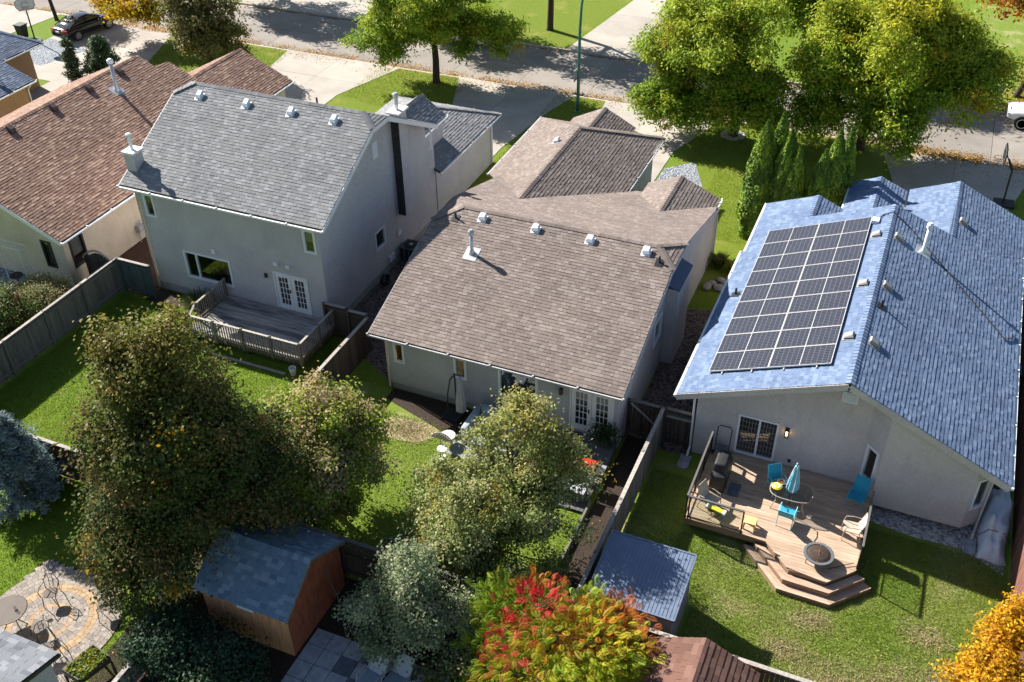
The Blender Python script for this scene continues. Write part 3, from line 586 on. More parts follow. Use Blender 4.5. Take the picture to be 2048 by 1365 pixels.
ang = WP((.78,Y0),(1.42,28.35),(-.6,-.64)); bay = WP((1.42,28.35),(4.46,28.35),(0,-1)); ang2 = WP((4.46,28.35),(5.05,28.95),(.6,-.6)); rt = WP((5.05,28.95),(5.05,46.2),(1,0)); lt = WP((-5.2,Y0),(-5.2,42.8),(-1,0))
ah = [(.17,.72,1.18,2.62)]; ang.wall(wl, .35, 3.0, ah, [(0,3.0),(ang.L,3.0),(ang.L,RT(1.42)-.15),(0,RT(.78)-.15)])
bay.wall(wl, .35, 2.9, (), [(0,2.9),(bay.L,2.9),(bay.L,RT(4.46)-.15),(0,RT(1.42)-.15)])
a2h = [(.14,.7,1.2,2.55)]; ang2.wall(wl, .35, 2.85, a2h, [(0,2.85),(ang2.L,2.85),(ang2.L,RT(5.05)-.15),(0,RT(4.46)-.15)])
rt.wall(wl, 0, RT(5.05)-.15); lt.wall(wl, 0, LF(-5.2)-.15)
for p0, p1, n, z1_ in (((-5.2,42.8),(-2.0,42.8),(0,1),3.4),((-2.0,42.8),(-2.0,46.1),(-1,0),3.4),((-2.0,46.1),(0,46.1),(0,1),3.4),((.6,46.2),(5.05,46.2),(0,1),2.9),((.6,41),(.6,46.2),(-1,0),3.4)): WP(p0, p1, n).wall(wl, 0, z1_)
wl.face([(.78,Y0,.36),(1.42,28.35,.36),(4.46,28.35,.36),(5.05,28.95,.36)]); wl.build('wall', 'stucco_beige', h4)
fd = MB().box(.7, 29.0, -.1, 5.03, 29.2, .5); fd.build('foundation', 'concrete_base', h4)
MB().box(-5.1, Y0+.1, .4, 5.0, 46, .5).build('floor', 'room', h4); MB().box(-5.1, Y0+4, .5, 4.0, Y0+4.1, 3.3).build('inner_wall', 'room', h4)
sd = rear.window(h4, *holes[0], fw=.05, mull=[U(-2.86)], name='sliding_door', munt=[(U(-3.57),U(-2.9),.68,2.37,6,7),(U(-2.82),U(-2.25),.68,2.37,5,7)])
vb = MB()
for k in range(16): x = -3.55+k*.083; vb.box(x, 29.1, .65, x+.05, 29.106, 2.35)
plain('blind_dark', (.12,.11,.10), .9); vb.build('vertical_blind', 'blind_dark', sd)
ang.window(h4, *ah[0]); ang2.window(h4, *a2h[0])
f = MB(); rear.box(f, U(-1.87)-.07, U(-1.87)+.07, 1.98, 2.02, 0, .16); rear.box(f, U(-1.87)-.07, U(-1.87)+.07, 2.3, 2.36, 0, .17)
for du in (-.06,.06):
    rear.box(f, U(-1.87)+du-.01, U(-1.87)+du+.01, 2.02, 2.3, .01, .03); rear.box(f, U(-1.87)+du-.01, U(-1.87)+du+.01, 2.02, 2.3, .13, .15)
fl = f.build('wall_lantern', 'black_metal', h4); emit_mat('warm_bulb', (1.0,.6,.25), 3); f = MB(); rear.box(f, U(-1.87)-.03, U(-1.87)+.03, 2.05, 2.25, .05, .11); f.build('bulb', 'warm_bulb', fl)
f = MB(); rear.box(f, U(-.32), U(.22), 4.15, 4.6, 0, .06)
for k in range(6): rear.box(f, U(-.27), U(.17), 4.19+k*.065, 4.225+k*.065, .06, .085)
f.build('gable_vent', 'white_vinyl', h4)
f = MB(); rear.box(f, U(-1.6)-.05, U(-1.6)+.05, .78, .9, 0, .05); f.build('outlet_box', 'black_metal', h4)
for (a, b, s) in (((-5.87,28.19),(-.15,28.19),0),((-.15,28.19),(5.47,28.19),1)):
    za, zb = (LF(a[0]), 5.5) if s == 0 else (5.5, RT(b[0])); fascia(h4, (a[0],a[1],za), (b[0],b[1],zb), 'stucco_beige', .24)
gutter(h4, (-5.92,28.15,LF(-5.85)-.09), (-5.92,38.6,LF(-5.85)-.09)); gutter(h4, (-5.77,38.6,LF(-5.7)-.09), (-5.77,43.1,LF(-5.7)-.09)); gutter(h4, (5.52,28.15,RT(5.45)-.09), (5.52,46.6,RT(5.45)-.09)); gutter(h4, (-2.4,43.1,3.42), (-2.4,46.45,3.42))
downpipe(h4, [(-5.85,28.35,3.1),(-5.3,28.85,2.8),(-5.27,28.85,.35),(-5.27,28.5,.15)]); downpipe(h4, [(5.4,28.3,2.75),(5.0,28.75,2.5),(4.98,28.72,.3),(4.9,28.2,.12)], 'stucco_beige')
for y in (38.6, 34.8, 31.0): boxvent(h4, .3, y, RT(.3), s=.3, mat='vent_grey', slope=(-.467,0), hgt=.17)
boxvent(h4, 2.75, 43.0, RT(2.75), s=.3, mat='vent_grey', slope=(-.467,0), hgt=.17)
for y in (38.5, 34.65, 31.05): boxvent(h4, -.6, y, LF(-.6), s=.28, mat='vent_grey', slope=(.39,0), hgt=.15)
flue(h4, 1.32, 38.8, RT(1.32), 1.15, mat='white_vinyl', capmat='white_vinyl', slope=(-.467,0)); stub(h4, .25, 33.4, RT(.25), (-.467,0)); stub(h4, -5.3, 34.9, LF(-5.3), (.39,0))
MB().tube([(-.72,39.7,LF(-.72)+.09),(-.5,40.2,LF(-.5)+.05),(-.15,40.25,5.58),(.6,39.9,RT(.6)+.06),(4.9,36.2,RT(4.9)+.06),(5.2,36.6,RT(5.2)+.06),(5.3,36.9,RT(5.3)+.05)], .025, 5).build('conduit', 'dark_frame', h4)
MB().box(-.9,39.5,LF(-.75)-.02,-.62,39.85,LF(-.75)+.16).build('junction_box', 'white_vinyl', h4)
# ------------------------------------------------------------------ solar array
t = NT('solar_cell').set(.12, 0, .6); tc = t.add('TexCoord'); br = t.add('TexBrick', offset=0.0); t.link(tc.outputs['Object'], br.inputs['Vector'])
br.inputs['Scale'].default_value = 1; br.inputs['Brick Width'].default_value = .185; br.inputs['Row Height'].default_value = .105; br.inputs['Mortar Size'].default_value = .005; br.inputs['Mortar Smooth'].default_value = .1
br.inputs['Color1'].default_value = (.022,.022,.030,1); br.inputs['Color2'].default_value = (.030,.028,.036,1); br.inputs['Mortar'].default_value = (.17,.17,.185,1); t.col(br.outputs['Color'])
plain('alu', (.55,.54,.52), .4, .3, var=.05)
sa = thing('solar_array', 'grid of dark solar panels in pale frames on the blue roof', 'solar panels', (-2.9, 34.65, LF(-2.9)))
nx = Vector((1,0,.39)).normalized(); nn = Vector((-.39,0,1)).normalized(); o = Vector((-4.97,29.32,LF(-4.97)))+nn*.11
LU, LV = 4.40/2, 10.68/9
pm = MB(); MBx = Matrix(((nx.x,0,nn.x,0),(nx.y,1,nn.y,0),(nx.z,0,nn.z,0),(0,0,0,1)))
fm = MB(); w_ = .022
for a, b, c, d in ((0,LU-.012,0,w_),(0,LU-.012,LV-.012-w_,LV-.012),(0,w_,w_,LV-.012-w_),(LU-.012-w_,LU-.012,w_,LV-.012-w_),(LU/2-.018,LU/2+.006,w_,LV-.012-w_)): fm.box(a, c, -.035, b, d, .012)
fmesh = fm.mesh('panel', 'alu'); cm = MB().box(w_+.001, w_+.001, -.03, LU/2-.019, LV-.013-w_, .004).box(LU/2+.007, w_+.001, -.03, LU-.013-w_, LV-.013-w_, .004).mesh('cells', 'solar_cell')
for i in range(2):
    for j in range(9):
        M = MBx.copy(); M.translation = o+nx*(LU*i)+Vector((0, LV*j, 0)); p = piece('panel', fmesh, sa, M); ORG[p.name] = (0,0,0)
        c = bpy.data.objects.new('cells', cm); COL.objects.link(c); c.parent = p
for j in range(1, 19, 2):
    pass
rl = MB()
for i in (.5, 1.6, 2.75, 3.9): rl.beam(o+nx*i-nn*.065+Vector((0,-.12,0)), o+nx*i-nn*.065+Vector((0,10.8,0)), .04, .05, nn)
rl.build('mounting_rails', 'alu', sa)
# ------------------------------------------------------------------ brown-roofed cream bungalow
h1 = thing('brown_roof_house', 'cream stucco bungalow with brown shingle roof at left', 'house', (-41, 36, 0))
s1 = (5.78-3.0)/(41-34.65); P1 = lambda x: 3.0+s1*(-34.65-x)
f1 = [[(-34.65,28.35,3),(-34.65,43.3,3),(-39.8,43.3,P1(-39.8)),(-39.8,42.3,P1(-39.8)),(-41,42.3,5.78),(-41,28.35,5.78)], [(-41,28.35,5.78),(-41,42.3,5.78),(-47.35,42.3,3),(-47.35,28.35,3)],
  [(-38.3,41,4.55),(-34.9,42,3.05),(-34.9,47.9,3.05),(-38.3,47.9,4.55)], [(-38.3,47.9,4.55),(-41.7,45.2,3.05),(-41.7,42,3.05),(-38.3,41,4.55)]]
roof(h1, f1, 'brown_shingle', caps=[((-41,28.35,5.78),(-41,42.3,5.78),.44,.44),((-38.3,42.5,4.55),(-38.3,47.9,4.55),.44,.44)])
rear = WP((-46.9,28.9),(-35.25,28.9),(0,-1)); rt = WP((-35.25,28.9),(-35.25,43),(1,0)); lt = WP((-46.9,28.9),(-46.9,42),(-1,0)); U = lambda x: x+46.9
wl = MB(); hr = [(U(-36.62),U(-36.05),.95,2.35)]; rear.wall(wl, 0, 2.9, hr, [(0,2.9),(U(-35.25),2.9),(U(-35.25),P1(-35.25)-.15),(U(-41),5.62),(0,P1(-35.25)-.15)])
hs = [(.35,1.2,.95,2.5)]; rt.wall(wl, 0, P1(-35.25)-.15, hs); lt.wall(wl, 0, 3.0)
for p0, p1, n in (((-35.25,43),(-35.25,47.5),(1,0)),((-41.3,47.5),(-35.25,47.5),(0,1)),((-41.3,42),(-41.3,47.5),(-1,0)),((-46.9,42),(-41.3,42),(0,1))): WP(p0, p1, n).wall(wl, 0, 3.05)
wl.face([(-41.3,47.5,3.05),(-35.25,47.5,3.05),(-38.3,47.5,4.4)])
wl.build('wall', 'stucco_cream', h1); MB().box(-46.8,29,.3,-35.4,42,.4).build('floor','room',h1)
rear.window(h1, *hr[0], mat='dark_frame'); rt.window(h1, *hs[0], mat='dark_frame', blind=.62)
fascia(h1, (-34.65,28.33,3.0), (-41,28.33,5.78)); fascia(h1, (-41,28.33,5.78), (-47.35,28.33,3)); gutter(h1, (-34.57,28.3,2.92), (-34.57,43.3,2.92)); gutter(h1, (-34.82,43.4,2.97), (-34.82,47.95,2.97))
gutter(h1, (-41.78,42,2.97), (-41.78,45.2,2.97)); downpipe(h1, [(-35.2,28.83,2.9),(-35.2,28.83,.1)], 'stucco_cream')
for x, y in ((-40.6,32.5),(-40.55,35.3),(-40.55,37.9),(-40.55,40.3)): boxvent(h1, x, y, P1(x), s=.3, mat='vent_brown', slope=(-s1,0), hgt=.2)
flue(h1, -39.75, 39.0, P1(-39.75), 1.55, r=.1, mat='galv', capmat='white_vinyl', slope=(-s1,0))
# ------------------------------------------------------------------ far left house
h0 = thing('slate_roof_house', 'tan stucco house with dark slate-coloured shingles in the far left corner', 'house', (-54, 42, 0))
f0 = [[(-49.8,30,2.9),(-49.8,42.6,2.9),(-55,42.6,4.9),(-55,30,4.9)], [(-55,30,4.9),(-55,42.6,4.9),(-60.2,42.6,2.9),(-60.2,30,2.9)], [(-53.75,42.6,3.0),(-53.75,47.4,3.0),(-57.2,45.5,4.35),(-57.2,42.6,4.35)], [(-57.2,42.6,4.35),(-57.2,45.5,4.35),(-60.6,47.4,3.0),(-60.6,42.6,3.0)], [(-57.2,45.5,4.35),(-53.75,47.4,3.0),(-60.6,47.4,3.0)]]
roof(h0, f0, 'slate_shingle', nind=200, caps=[((-55,30,4.9),(-55,42.6,4.9),.38,.38),((-57.2,45.5,4.35),(-53.75,47.4,3),.1,.1)])
wl = MB()
for p0, p1, n, z_ in (((-50.2,30.4),(-50.2,42.3),(1,0),2.85),((-54.6,42.3),(-50.2,42.3),(0,1),3.0),((-54.6,42.3),(-54.6,47.0),(1,0),3.0),((-60.2,47),(-54.6,47),(0,1),3.0),((-60,30.4),(-50.2,30.4),(0,-1),2.85),((-60,30.4),(-60,47),(-1,0),2.85)): WP(p0, p1, n).wall(wl, 0, z_)
wl.face([(-54.6,42.3,3.0),(-50.2,42.3,2.85),(-50.2,42.3,2.9),(-54.6,42.3,4.6)])
wl.build('wall', 'stucco_tan', h0)
gutter(h0, (-49.72,30,2.82), (-49.72,42.65,2.82)); gutter(h0, (-53.68,42.6,2.92), (-53.68,47.45,2.92)); gutter(h0, (-60.6,47.47,2.92), (-53.7,47.47,2.92)); downpipe(h0, [(-49.78,42.2,2.75),(-50.12,42.2,2.4),(-50.12,42.2,.1)])
sdish = MB().lathe([(.02,0),(.2,.03),(.36,.1),(.37,.12),(.2,.06),(.02,.03)], (0,0,0), 16)
Mx = Matrix.Translation((-51.3,41.2,3.95)) @ Matrix.Rotation(rad(35),4,'Z') @ Matrix.Rotation(rad(62),4,'X'); sdish.v = [tuple(Mx @ Vector(v)) for v in sdish.v]
dish = thing('satellite_dish', 'round grey satellite dish on the slate roof at far left', 'satellite dish', (-51.3,41.2,3.45))
sdish.build('reflector', 'galv', dish, True); MB().tube([(-51.3,41.2,3.4),(-51.3,41.2,3.75),(-51.2,41.1,3.95)], .03, 6).build('mast', 'galv', dish); MB().tube([(-51.35,41.0,3.75),(-51.0,40.65,4.05)], .015, 5).build('feed_arm', 'black_metal', dish)
# ------------------------------------------------------------------ fences
wood_mat('fence_grey', (.13,.125,.115), (.24,.225,.205), axis=(9,9,.6), grain=3); wood_mat('fence_brown', (.075,.055,.045), (.13,.098,.08), axis=(9,9,.6), grain=3)
wood_mat('fence_green', (.07,.095,.09), (.12,.15,.14), axis=(9,9,.6), grain=3); wood_mat('fence_red', (.16,.075,.055), (.24,.115,.085), axis=(9,9,.6), grain=3)
wood_mat('cap_wood', (.33,.30,.27), (.46,.42,.37), axis=(2,2,2), grain=5)
def fence(name, label, p0, p1, mat, h=1.8, bw=.14, post=2.4, capmat='cap_wood', lattice=0, cap=True, face=1, gate=False):
    p0, p1 = Vector((*p0, 0)), Vector((*p1, 0)); d = p1-p0; L = d.length; d.normalize(); n = Vector((-d.y, d.x, 0))*face
    t = thing(name, label, 'gate' if gate else 'fence', tuple((p0+p1)/2)); hb = h-lattice
    M0 = Matrix(((d.x,n.x,0,0),(d.y,n.y,0,0),(0,0,1,0),(0,0,0,1)))
    bms = [MB().box(.004,-.011,.05,bw-.004,.011,hb-.06).mesh('board', mat)]
    k = int(L/bw)
    for i in range(k):
        M = M0.copy(); M.translation = p0+d*(i*L/k)+n*(.03+RNG.uniform(-.004,.004))+Z*RNG.uniform(-.012,.012); piece('board', bms[0], t, M)
    pm = MB().box(-.05,-.05,-.1,.05,.05,h+.02).mesh('post', mat); kp = max(1, round(L/post))
    for i in range(kp+1):
        M = M0.copy(); M.translation = p0+d*(i*L/kp)-n*.03; piece('post', pm, t, M)
    for z in (.28, hb-.22): MB().beam(p0-n*.02+Z*z, p1-n*.02+Z*z, .04, .09).build('rail', mat, t)
    if cap:
        for i in range(kp):
            a = p0+d*(i*L/kp+.003); b = p0+d*((i+1)*L/kp-.003); MB().beam(a+Z*(h-.012), b+Z*(h-.012), .14, .035).build('cap_rail', capmat, t)
    if lattice:
        for i in range(kp):
            a, b = i*L/kp+.06, (i+1)*L/kp-.06; lm = MB(); s = lattice-.06; u = a-s
            while u < b:
                for sgn, off in ((1, 0), (-1, .012)):
                    u0, u1, z0, z1 = (u, u+s, 0, s) if sgn > 0 else (u+s, u, 0, s)
                    t0, t1 = 0, 1
                    lo, hi = (a-u0)/(u1-u0), (b-u0)/(u1-u0)
                    if lo > hi: lo, hi = hi, lo
                    t0, t1 = max(0, lo), min(1, hi)
                    if t1-t0 > .1: lm.beam(p0+d*(u0+(u1-u0)*t0)+n*off+Z*(hb+z1*t0), p0+d*(u0+(u1-u0)*t1)+n*off+Z*(hb+z1*t1), .008, .035, n)
                u += .13
            lm.build('lattice_panel', mat, t)
        MB().beam(p0+Z*(hb-.02), p1+Z*(hb-.02), .06, .06).build('rail', mat, t)
    return t
fence('yard_fence', 'long grey board fence at left between shrubs and the two-storey house lawn', (-33.0,13.5), (-33.0,29.6), 'fence_grey', post=2.3, face=1)
fence('yard_fence', 'short greenish board fence between grey fence corner and two-storey house', (-32.9,29.65), (-31.1,29.65), 'fence_green', post=1.8)
fence('yard_fence', 'dark brown board fence between the two-storey house and the taupe bungalow yards', (-19.75,18.75), (-19.75,29.9), 'fence_brown', face=-1)
fence('yard_fence', 'grey board fence between the taupe bungalow and the deck with turquoise chairs', (-6.45,18.75), (-6.45,28.95), 'fence_grey', face=-1)
fence('yard_fence', 'dark lattice-topped back fence behind the bungalow trees', (-19.6,18.65), (-6.55,18.65), 'fence_brown', h=1.85, lattice=.5, capmat='fence_grey')
fence('yard_fence', 'brown back fence with pale cap beside the blue spruce', (-32.9,18.65), (-19.9,18.65), 'fence_brown')
fence('yard_fence', 'dark back fence along the bottom edge beside the rust shingled shed', (-6.4,19.05), (6.1,19.05), 'fence_brown', face=-1)
fence('yard_fence', 'reddish board fence along the right edge beside the tarp', (6.25,19.1), (6.25,46), 'fence_red', face=1, capmat='fence_red')
g = fence('side_gate', 'dark wooden gate between two-storey house and bungalow fence', (-22.05,30.15), (-20.9,30.15), 'fence_brown', post=1.2, gate=True)
g = fence('side_gate', 'dark gate with open frame against the bungalow corner beside the deck', (-20.8,30.05), (-19.85,30.05), 'fence_brown', post=1, gate=True)
g = fence('side_gate', 'dark gate between bungalow wall and grey fence', (-7.8,28.97), (-6.55,28.97), 'fence_brown', post=1.3, gate=True, capmat='fence_grey')
MB().beam((-7.7,28.9,1.7), (-6.7,28.9,.9), .03, .09, (0,1,0)).build('brace', 'cap_wood', g)
g = fence('side_gate', 'dark gate between grey fence and the blue-roofed house', (-6.35,29.0), (-5.25,29.0), 'fence_brown', post=1.1, gate=True, capmat='fence_grey')
MB().beam((-6.3,28.92,1.5), (-5.35,28.92,1.5), .03, .12, (0,1,0)).build('brace', 'cap_wood', g)
ag = thing('arched_gate', 'dark arched garden gate between cream house and grey fence', 'gate', (-34.1, 29.6, 0))
for i in range(12):
    u = i/11; hh = 1.35+.45*math.sin(math.pi*u); MB().box(-34.95+i*.155, 29.6, .06, -34.95+i*.155+.145, 29.63, hh).build('board', 'fence_brown', ag)
MB().tube([(-35.0,29.58,1.38)]+[(-35+1.9*u, 29.58, 1.45+.5*math.sin(math.pi*u)) for u in np.linspace(.05,.95,10)]+[(-33.1,29.58,1.38)], .05, 6).build('arch_rail', 'cap_wood', ag)
lw = fence('low_wall_fence', 'low weathered plank fence beside the raised planter at bottom left', (-18.15,9.5), (-18.15,14.6), 'fence_grey', h=1.0, post=2.4, face=1)
# ------------------------------------------------------------------ right deck
wood_mat('deck_warm', (.43,.305,.215), (.54,.39,.285), axis=(.6,8,8), grain=3); wood_mat('deck_side', (.28,.185,.13), (.33,.22,.155), axis=(.6,8,8), grain=3)
wood_mat('deck_grey', (.30,.285,.27), (.46,.43,.40), axis=(.5,9,9), grain=3, stain=((.07,.075,.08), (.35,3,1))); wood_mat('baluster_grey', (.17,.15,.13), (.26,.23,.20), axis=(8,8,.6), grain=3)
wood_mat('deck_dark', (.10,.10,.105), (.15,.15,.155), axis=(8,.6,8), grain=3)
def deck_boards(t, poly, z, bw, axis, mat, th=.035):     # boards run along axis (0=x, 1=y), clipped to a convex outline
    o = 1-axis; lo = min(p[o] for p in poly); hi = max(p[o] for p in poly); k = round((hi-lo)/bw)
    for i in range(k):
        a, b = lo+i*(hi-lo)/k+.004, lo+(i+1)*(hi-lo)/k-.004; q = []
        for v in (a, b):
            xs = scan([(p[axis], p[o]) for p in poly], min(max(v, lo+.001), hi-.001)); q.append((xs[0], xs[-1]) if len(xs) > 1 else None)
        if None in q or q[0][1]-q[0][0] < .02: continue
        pts = [(q[0][0],a),(q[0][1],a),(q[1][1],b),(q[1][0],b)]
        if axis == 1: pts = [(y, x) for x, y in pts]
        MB().prism(pts, z-th, z+RNG.uniform(-.002,.002)).build('board', mat, t)
dk = thing('raised_deck', 'warm brown plank deck with angled steps behind the blue-roofed house', 'deck', (-1.5, 26.8, 0))
poly = [(-4.45,24.95),(-1.6,24.95),(-.62,23.98),(.6,23.95),(1.45,24.85),(1.45,28.9),(-4.45,28.9)]
deck_boards(dk, poly, .6, .142, 0, 'deck_warm')
inner = [(-4.4,25.0),(-1.62,25.0),(-.64,24.03),(.58,24.0),(1.4,24.88),(1.4,28.88),(-4.4,28.88)]
MB().prism(inner, .3, .562).build('fascia', 'deck_side', dk)
for x in (-4.2,-2.2,-.3,1.2):
    for y in (25.2, 27, 28.7): MB().box(x-.06, y-.06, -.1, x+.06, y+.06, .3).build('footing', 'fence_brown', dk)
def ring(z, outer, inn, name):
    st = MB()
    s = None
    for i in range(3):
        a, b, c, d = outer[i], outer[i+1], inn[i+1], inn[i]
        for k in range(2):
            f0, f1 = k/2+.008, (k+1)/2-.008
            pts = [tuple(Vector(d).lerp(Vector(a), f0)), tuple(Vector(c).lerp(Vector(b), f0)), tuple(Vector(c).lerp(Vector(b), f1)), tuple(Vector(d).lerp(Vector(a), f1))]
            if s is None:
                s = MB().prism(pts, z-.035, z).build(name, 'deck_warm', dk)
            else: MB().prism(pts, z-.035, z+.001*k).build('tread_board', 'deck_warm', s)
        MB().add([(*a, 0),(*b, 0),(*b, z-.036),(*a, z-.036)], [(0,1,2,3)]).build('riser', 'deck_side', s)
    return s
top = [(-1.62,24.93),(-.64,23.99),(.6,23.96),(1.46,24.85)]; t1 = [(-1.97,24.93),(-.76,23.71),(.74,23.69),(1.74,24.77)]; t2 = [(-2.32,24.92),(-.88,23.43),(.83,23.41),(2.0,24.63)]
ring(.4, t1, [(x, y) for x, y in top], 'step'); ring(.2, t2, [(x, y) for x, y in t1], 'step')
def glass_rail(label, a, b, posts, z=.6, h=1.05):
    t = thing('glass_railing', label, 'railing', tuple(((Vector(a)+Vector(b))/2))+(z,)); a3, b3 = Vector((*a, z)), Vector((*b, z)); d = b3-a3
    for u in posts: p = a3+d*u; MB().box(p.x-.025,p.y-.025,z,p.x+.025,p.y+.025,z+h).build('post', 'black_metal', t)
    plain('rail_grey', (.20,.19,.18), .4, .4) if 'rail_grey' not in MATS else None
    MB().beam(a3+Z*(h+.02), b3+Z*(h+.02), .07, .05).build('top_rail', 'rail_grey', t); MB().beam(a3+Z*.1, b3+Z*.1, .03, .03).build('bottom_rail', 'black_metal', t)
    for i in range(len(posts)-1):
        p, q = a3+d*posts[i], a3+d*posts[i+1]; e = (q-p).normalized()*.05; n = Vector((-e.y, e.x, 0)).normalized()*.005
        MB().slab([p+e+Z*.13+n, q-e+Z*.13+n, q-e+Z*(h-.02)+n, p+e+Z*(h-.02)+n], .01, False).build('pane', 'rail_glass', t)
glass_rail('glass railing along the left side of the warm deck', (-4.42,24.98), (-4.42,28.6), (0,.36,.7,1)); glass_rail('short glass railing at the front left corner of the warm deck', (-4.36,24.98), (-2.47,24.98), (.02,1)); glass_rail('glass railing on the right side of the warm deck beside the beige chair', (1.42,24.9), (1.42,27.6), (0,.5,1))
# ------------------------------------------------------------------ grey deck of the two-storey house
d2 = thing('raised_deck', 'weathered grey plank deck with baluster railing behind the two-storey house', 'deck', (-24.6, 29, 0))
deck_boards(d2, [(-27.5,27.5),(-21.7,27.5),(-21.7,30.45),(-27.5,30.45)], .6, .14, 0, 'deck_grey')
MB().box(-27.45,27.54,.36,-21.74,30.4,.562).build('fascia', 'fence_grey', d2)
for x in (-27.3,-24.6,-21.9):
    for y in (27.7, 30.2): MB().box(x-.06,y-.06,-.1,x+.06,y+.06,.36).build('footing', 'fence_brown', d2)
bal = MB().box(-.019,-.019,-.22,.019,.019,.86).mesh('baluster', 'baluster_grey'); pst = MB().box(-.045,-.045,-.25,.045,.045,.95).mesh('post', 'baluster_grey')
for a, b, npst in (((-27.46,27.46),(-21.66,27.46),4),((-21.66,27.46),(-21.66,30.4),2),((-27.54,28.3),(-27.54,30.4),2)):
    A_, B_ = Vector((*a,.6)), Vector((*b,.6)); d = B_-A_; k = int(d.length/.13)
    for i in range(1, k): M = Matrix.Translation(A_+d*(i/k)); piece('baluster', bal, d2, M)
    for i in range(npst+1): piece('post', pst, d2, Matrix.Translation(A_+d*(i/npst)))
    MB().beam(A_+Z*.89, B_+Z*.89, .1, .04).build('handrail', 'cap_wood', d2); MB().beam(A_+Z*.1, B_+Z*.1, .04, .07).build('bottom_rail', 'baluster_grey', d2)
MB().beam((-27.56,28.3,1.49),(-27.56,27.5,.95),.1,.04).build('stair_handrail','cap_wood',d2)
for k in range(3): MB().box(-28.35+.28*k, 27.5, .15*k+.02, -28.05+.28*k, 28.3, .15*k+.15).build('step', 'deck_grey', d2)
bk = thing('bucket', 'white plastic bucket under the corner of the grey deck', 'bucket', (-22.0, 27.2, 0))
MB().lathe([(.12,0),(.15,.34),(.16,.34),(.16,.37),(.14,.37),(.11,.02)], (-22.0,27.2,0), 14).build('pail', 'white_vinyl', bk); MB().tube([(-22.15,27.2,.34),(-22.13,27.1,.2),(-22,27.04,.15),(-21.87,27.1,.2),(-21.85,27.2,.34)], .006, 5).build('handle', 'black_metal', bk)
tag(MB().box(-26.5,27.0,.01,-22.3,27.12,.06).build('timber_plank', 'cap_wood', org=(-24.4,27.05,0)), 'pale timber plank lying on grass under the grey deck', 'plank')
yt = thing('yellow_toy', 'small yellow plastic toy in the shade beside the grey deck', 'toy', (-20.9, 29.0, 0)); plain('yellow_plastic', (.62,.42,.06), .5)
MB().lathe([(.1,0),(.2,.06),(.22,.18),(.12,.3)], (-20.9,29.0,0), 10, 1.2, .8).build('body','yellow_plastic',yt); MB().box(-21.0,28.9,.3,-20.85,29.05,.36).build('seat','yellow_plastic',yt)
# ------------------------------------------------------------------ bungalow deck
d3 = thing('low_deck', 'dark stained low deck outside the bungalow french doors', 'deck', (-9.0, 26.4, 0))
deck_boards(d3, [(-10.4,26.1),(-7.85,26.1),(-7.85,27.95),(-10.4,27.95)], .42, .14, 0, 'deck_dark'); deck_boards(d3, [(-10.4,25.55),(-7.85,25.55),(-7.85,26.1),(-10.4,26.1)], .24, .14, 0, 'deck_dark'); deck_boards(d3, [(-10.4,24.3),(-7.95,24.3),(-7.95,25.55),(-10.4,25.55)], .12, .14, 1, 'deck_dark')
MB().box(-10.36,26.14,0,-7.89,27.94,.384).build('fascia','deck_dark',d3); MB().box(-10.36,25.58,0,-7.89,26.06,.2).build('fascia','deck_dark',d3)
tag(MB().box(-7.9,19.2,.0,-7.82,24.9,.2).build('garden_edging', 'fence_grey', org=(-7.86,22,0)), 'weathered timber edging along the dark soil bed by the grey fence', 'garden edging')
# ------------------------------------------------------------------ sheds
wood_mat('plywood', (.68,.33,.155), (.73,.36,.17), axis=(7,7,.5), grain=2); wood_mat('barn_red', (.34,.10,.055), (.38,.115,.06), axis=(3,3,1), grain=2)
s1_ = thing('garden_shed', 'rust red and orange plywood shed with blue-grey shingle roof', 'shed', (-15.8, 16.7, 0))
SX0, SX1, SY0, SY1 = -17.35, -14.2, 15.2, 18.25
roof(s1_, [[(-17.5,15.0,1.95),(-14.08,15.0,1.95),(-14.08,16.62,3.06),(-17.5,16.62,3.06)], [(-14.08,16.62,3.06),(-14.08,18.42,2.02),(-17.5,18.42,2.02),(-17.5,16.62,3.06)]], 'shed_shingle', th=.06, expo=.15, scale=1.1, caps=[((-17.5,16.62,3.06),(-14.08,16.62,3.06),.6,.65)])
for y, n_ in ((SY0, -1), (SY1, 1)): w_ = MB(); WP((SX0,y),(SX1,y),(0,n_)).wall(w_, 0, 2.02); w_.build('side_wall', 'plywood', s1_)
for x in (SX0, SX1): MB().face([(x,SY0,0),(x,SY1,0),(x,SY1,2.05),(x,16.62,2.97),(x,SY0,2.02)]).build('gable_wall', 'barn_red', s1_)
for a, b in (((-14.09,15.0,1.93),(-14.09,16.62,3.04)),((-14.09,16.62,3.04),(-14.09,18.42,2.0))): MB().beam((a[0]+.02,a[1],a[2]-.03),(b[0]+.02,b[1],b[2]-.03),.03,.1).build('barge_board','fence_grey',s1_)
MB().box(-16.05,15.16,1.55,-15.45,15.195,1.86).build('wall_panel', 'white_vinyl', s1_)
tag(MB().tube([(-14.1,17.2,2.05),(-13.5,16.9,1.2),(-13.05,16.4,0.02)], .025, 6).build('garden_pole', 'vent_brown', org=(-13.05,16.4,0)), 'thin brown pole leaning against the red shed wall', 'pole')
s2_ = thing('metal_shed', 'grey metal shed with ribbed blue lean-to roof by the grey fence', 'shed', (-4.75, 20.8, 0))
plain('metal_blue', (.15,.19,.27), .5, .1, var=.1); plain('metal_grey', (.42,.43,.45), .5, .2, var=.1)
MB().slab([(-6.15,19.5,1.95),(-3.38,19.5,1.95),(-3.38,22.0,2.22),(-6.15,22.0,2.22)], .03).build('roof', 'metal_blue', s2_)
for k in range(24):
    x = -6.12+k*.117; MB().beam((x,19.5,1.955),(x,22.0,2.225),.02,.014).build('roof_rib', 'metal_blue', s2_)
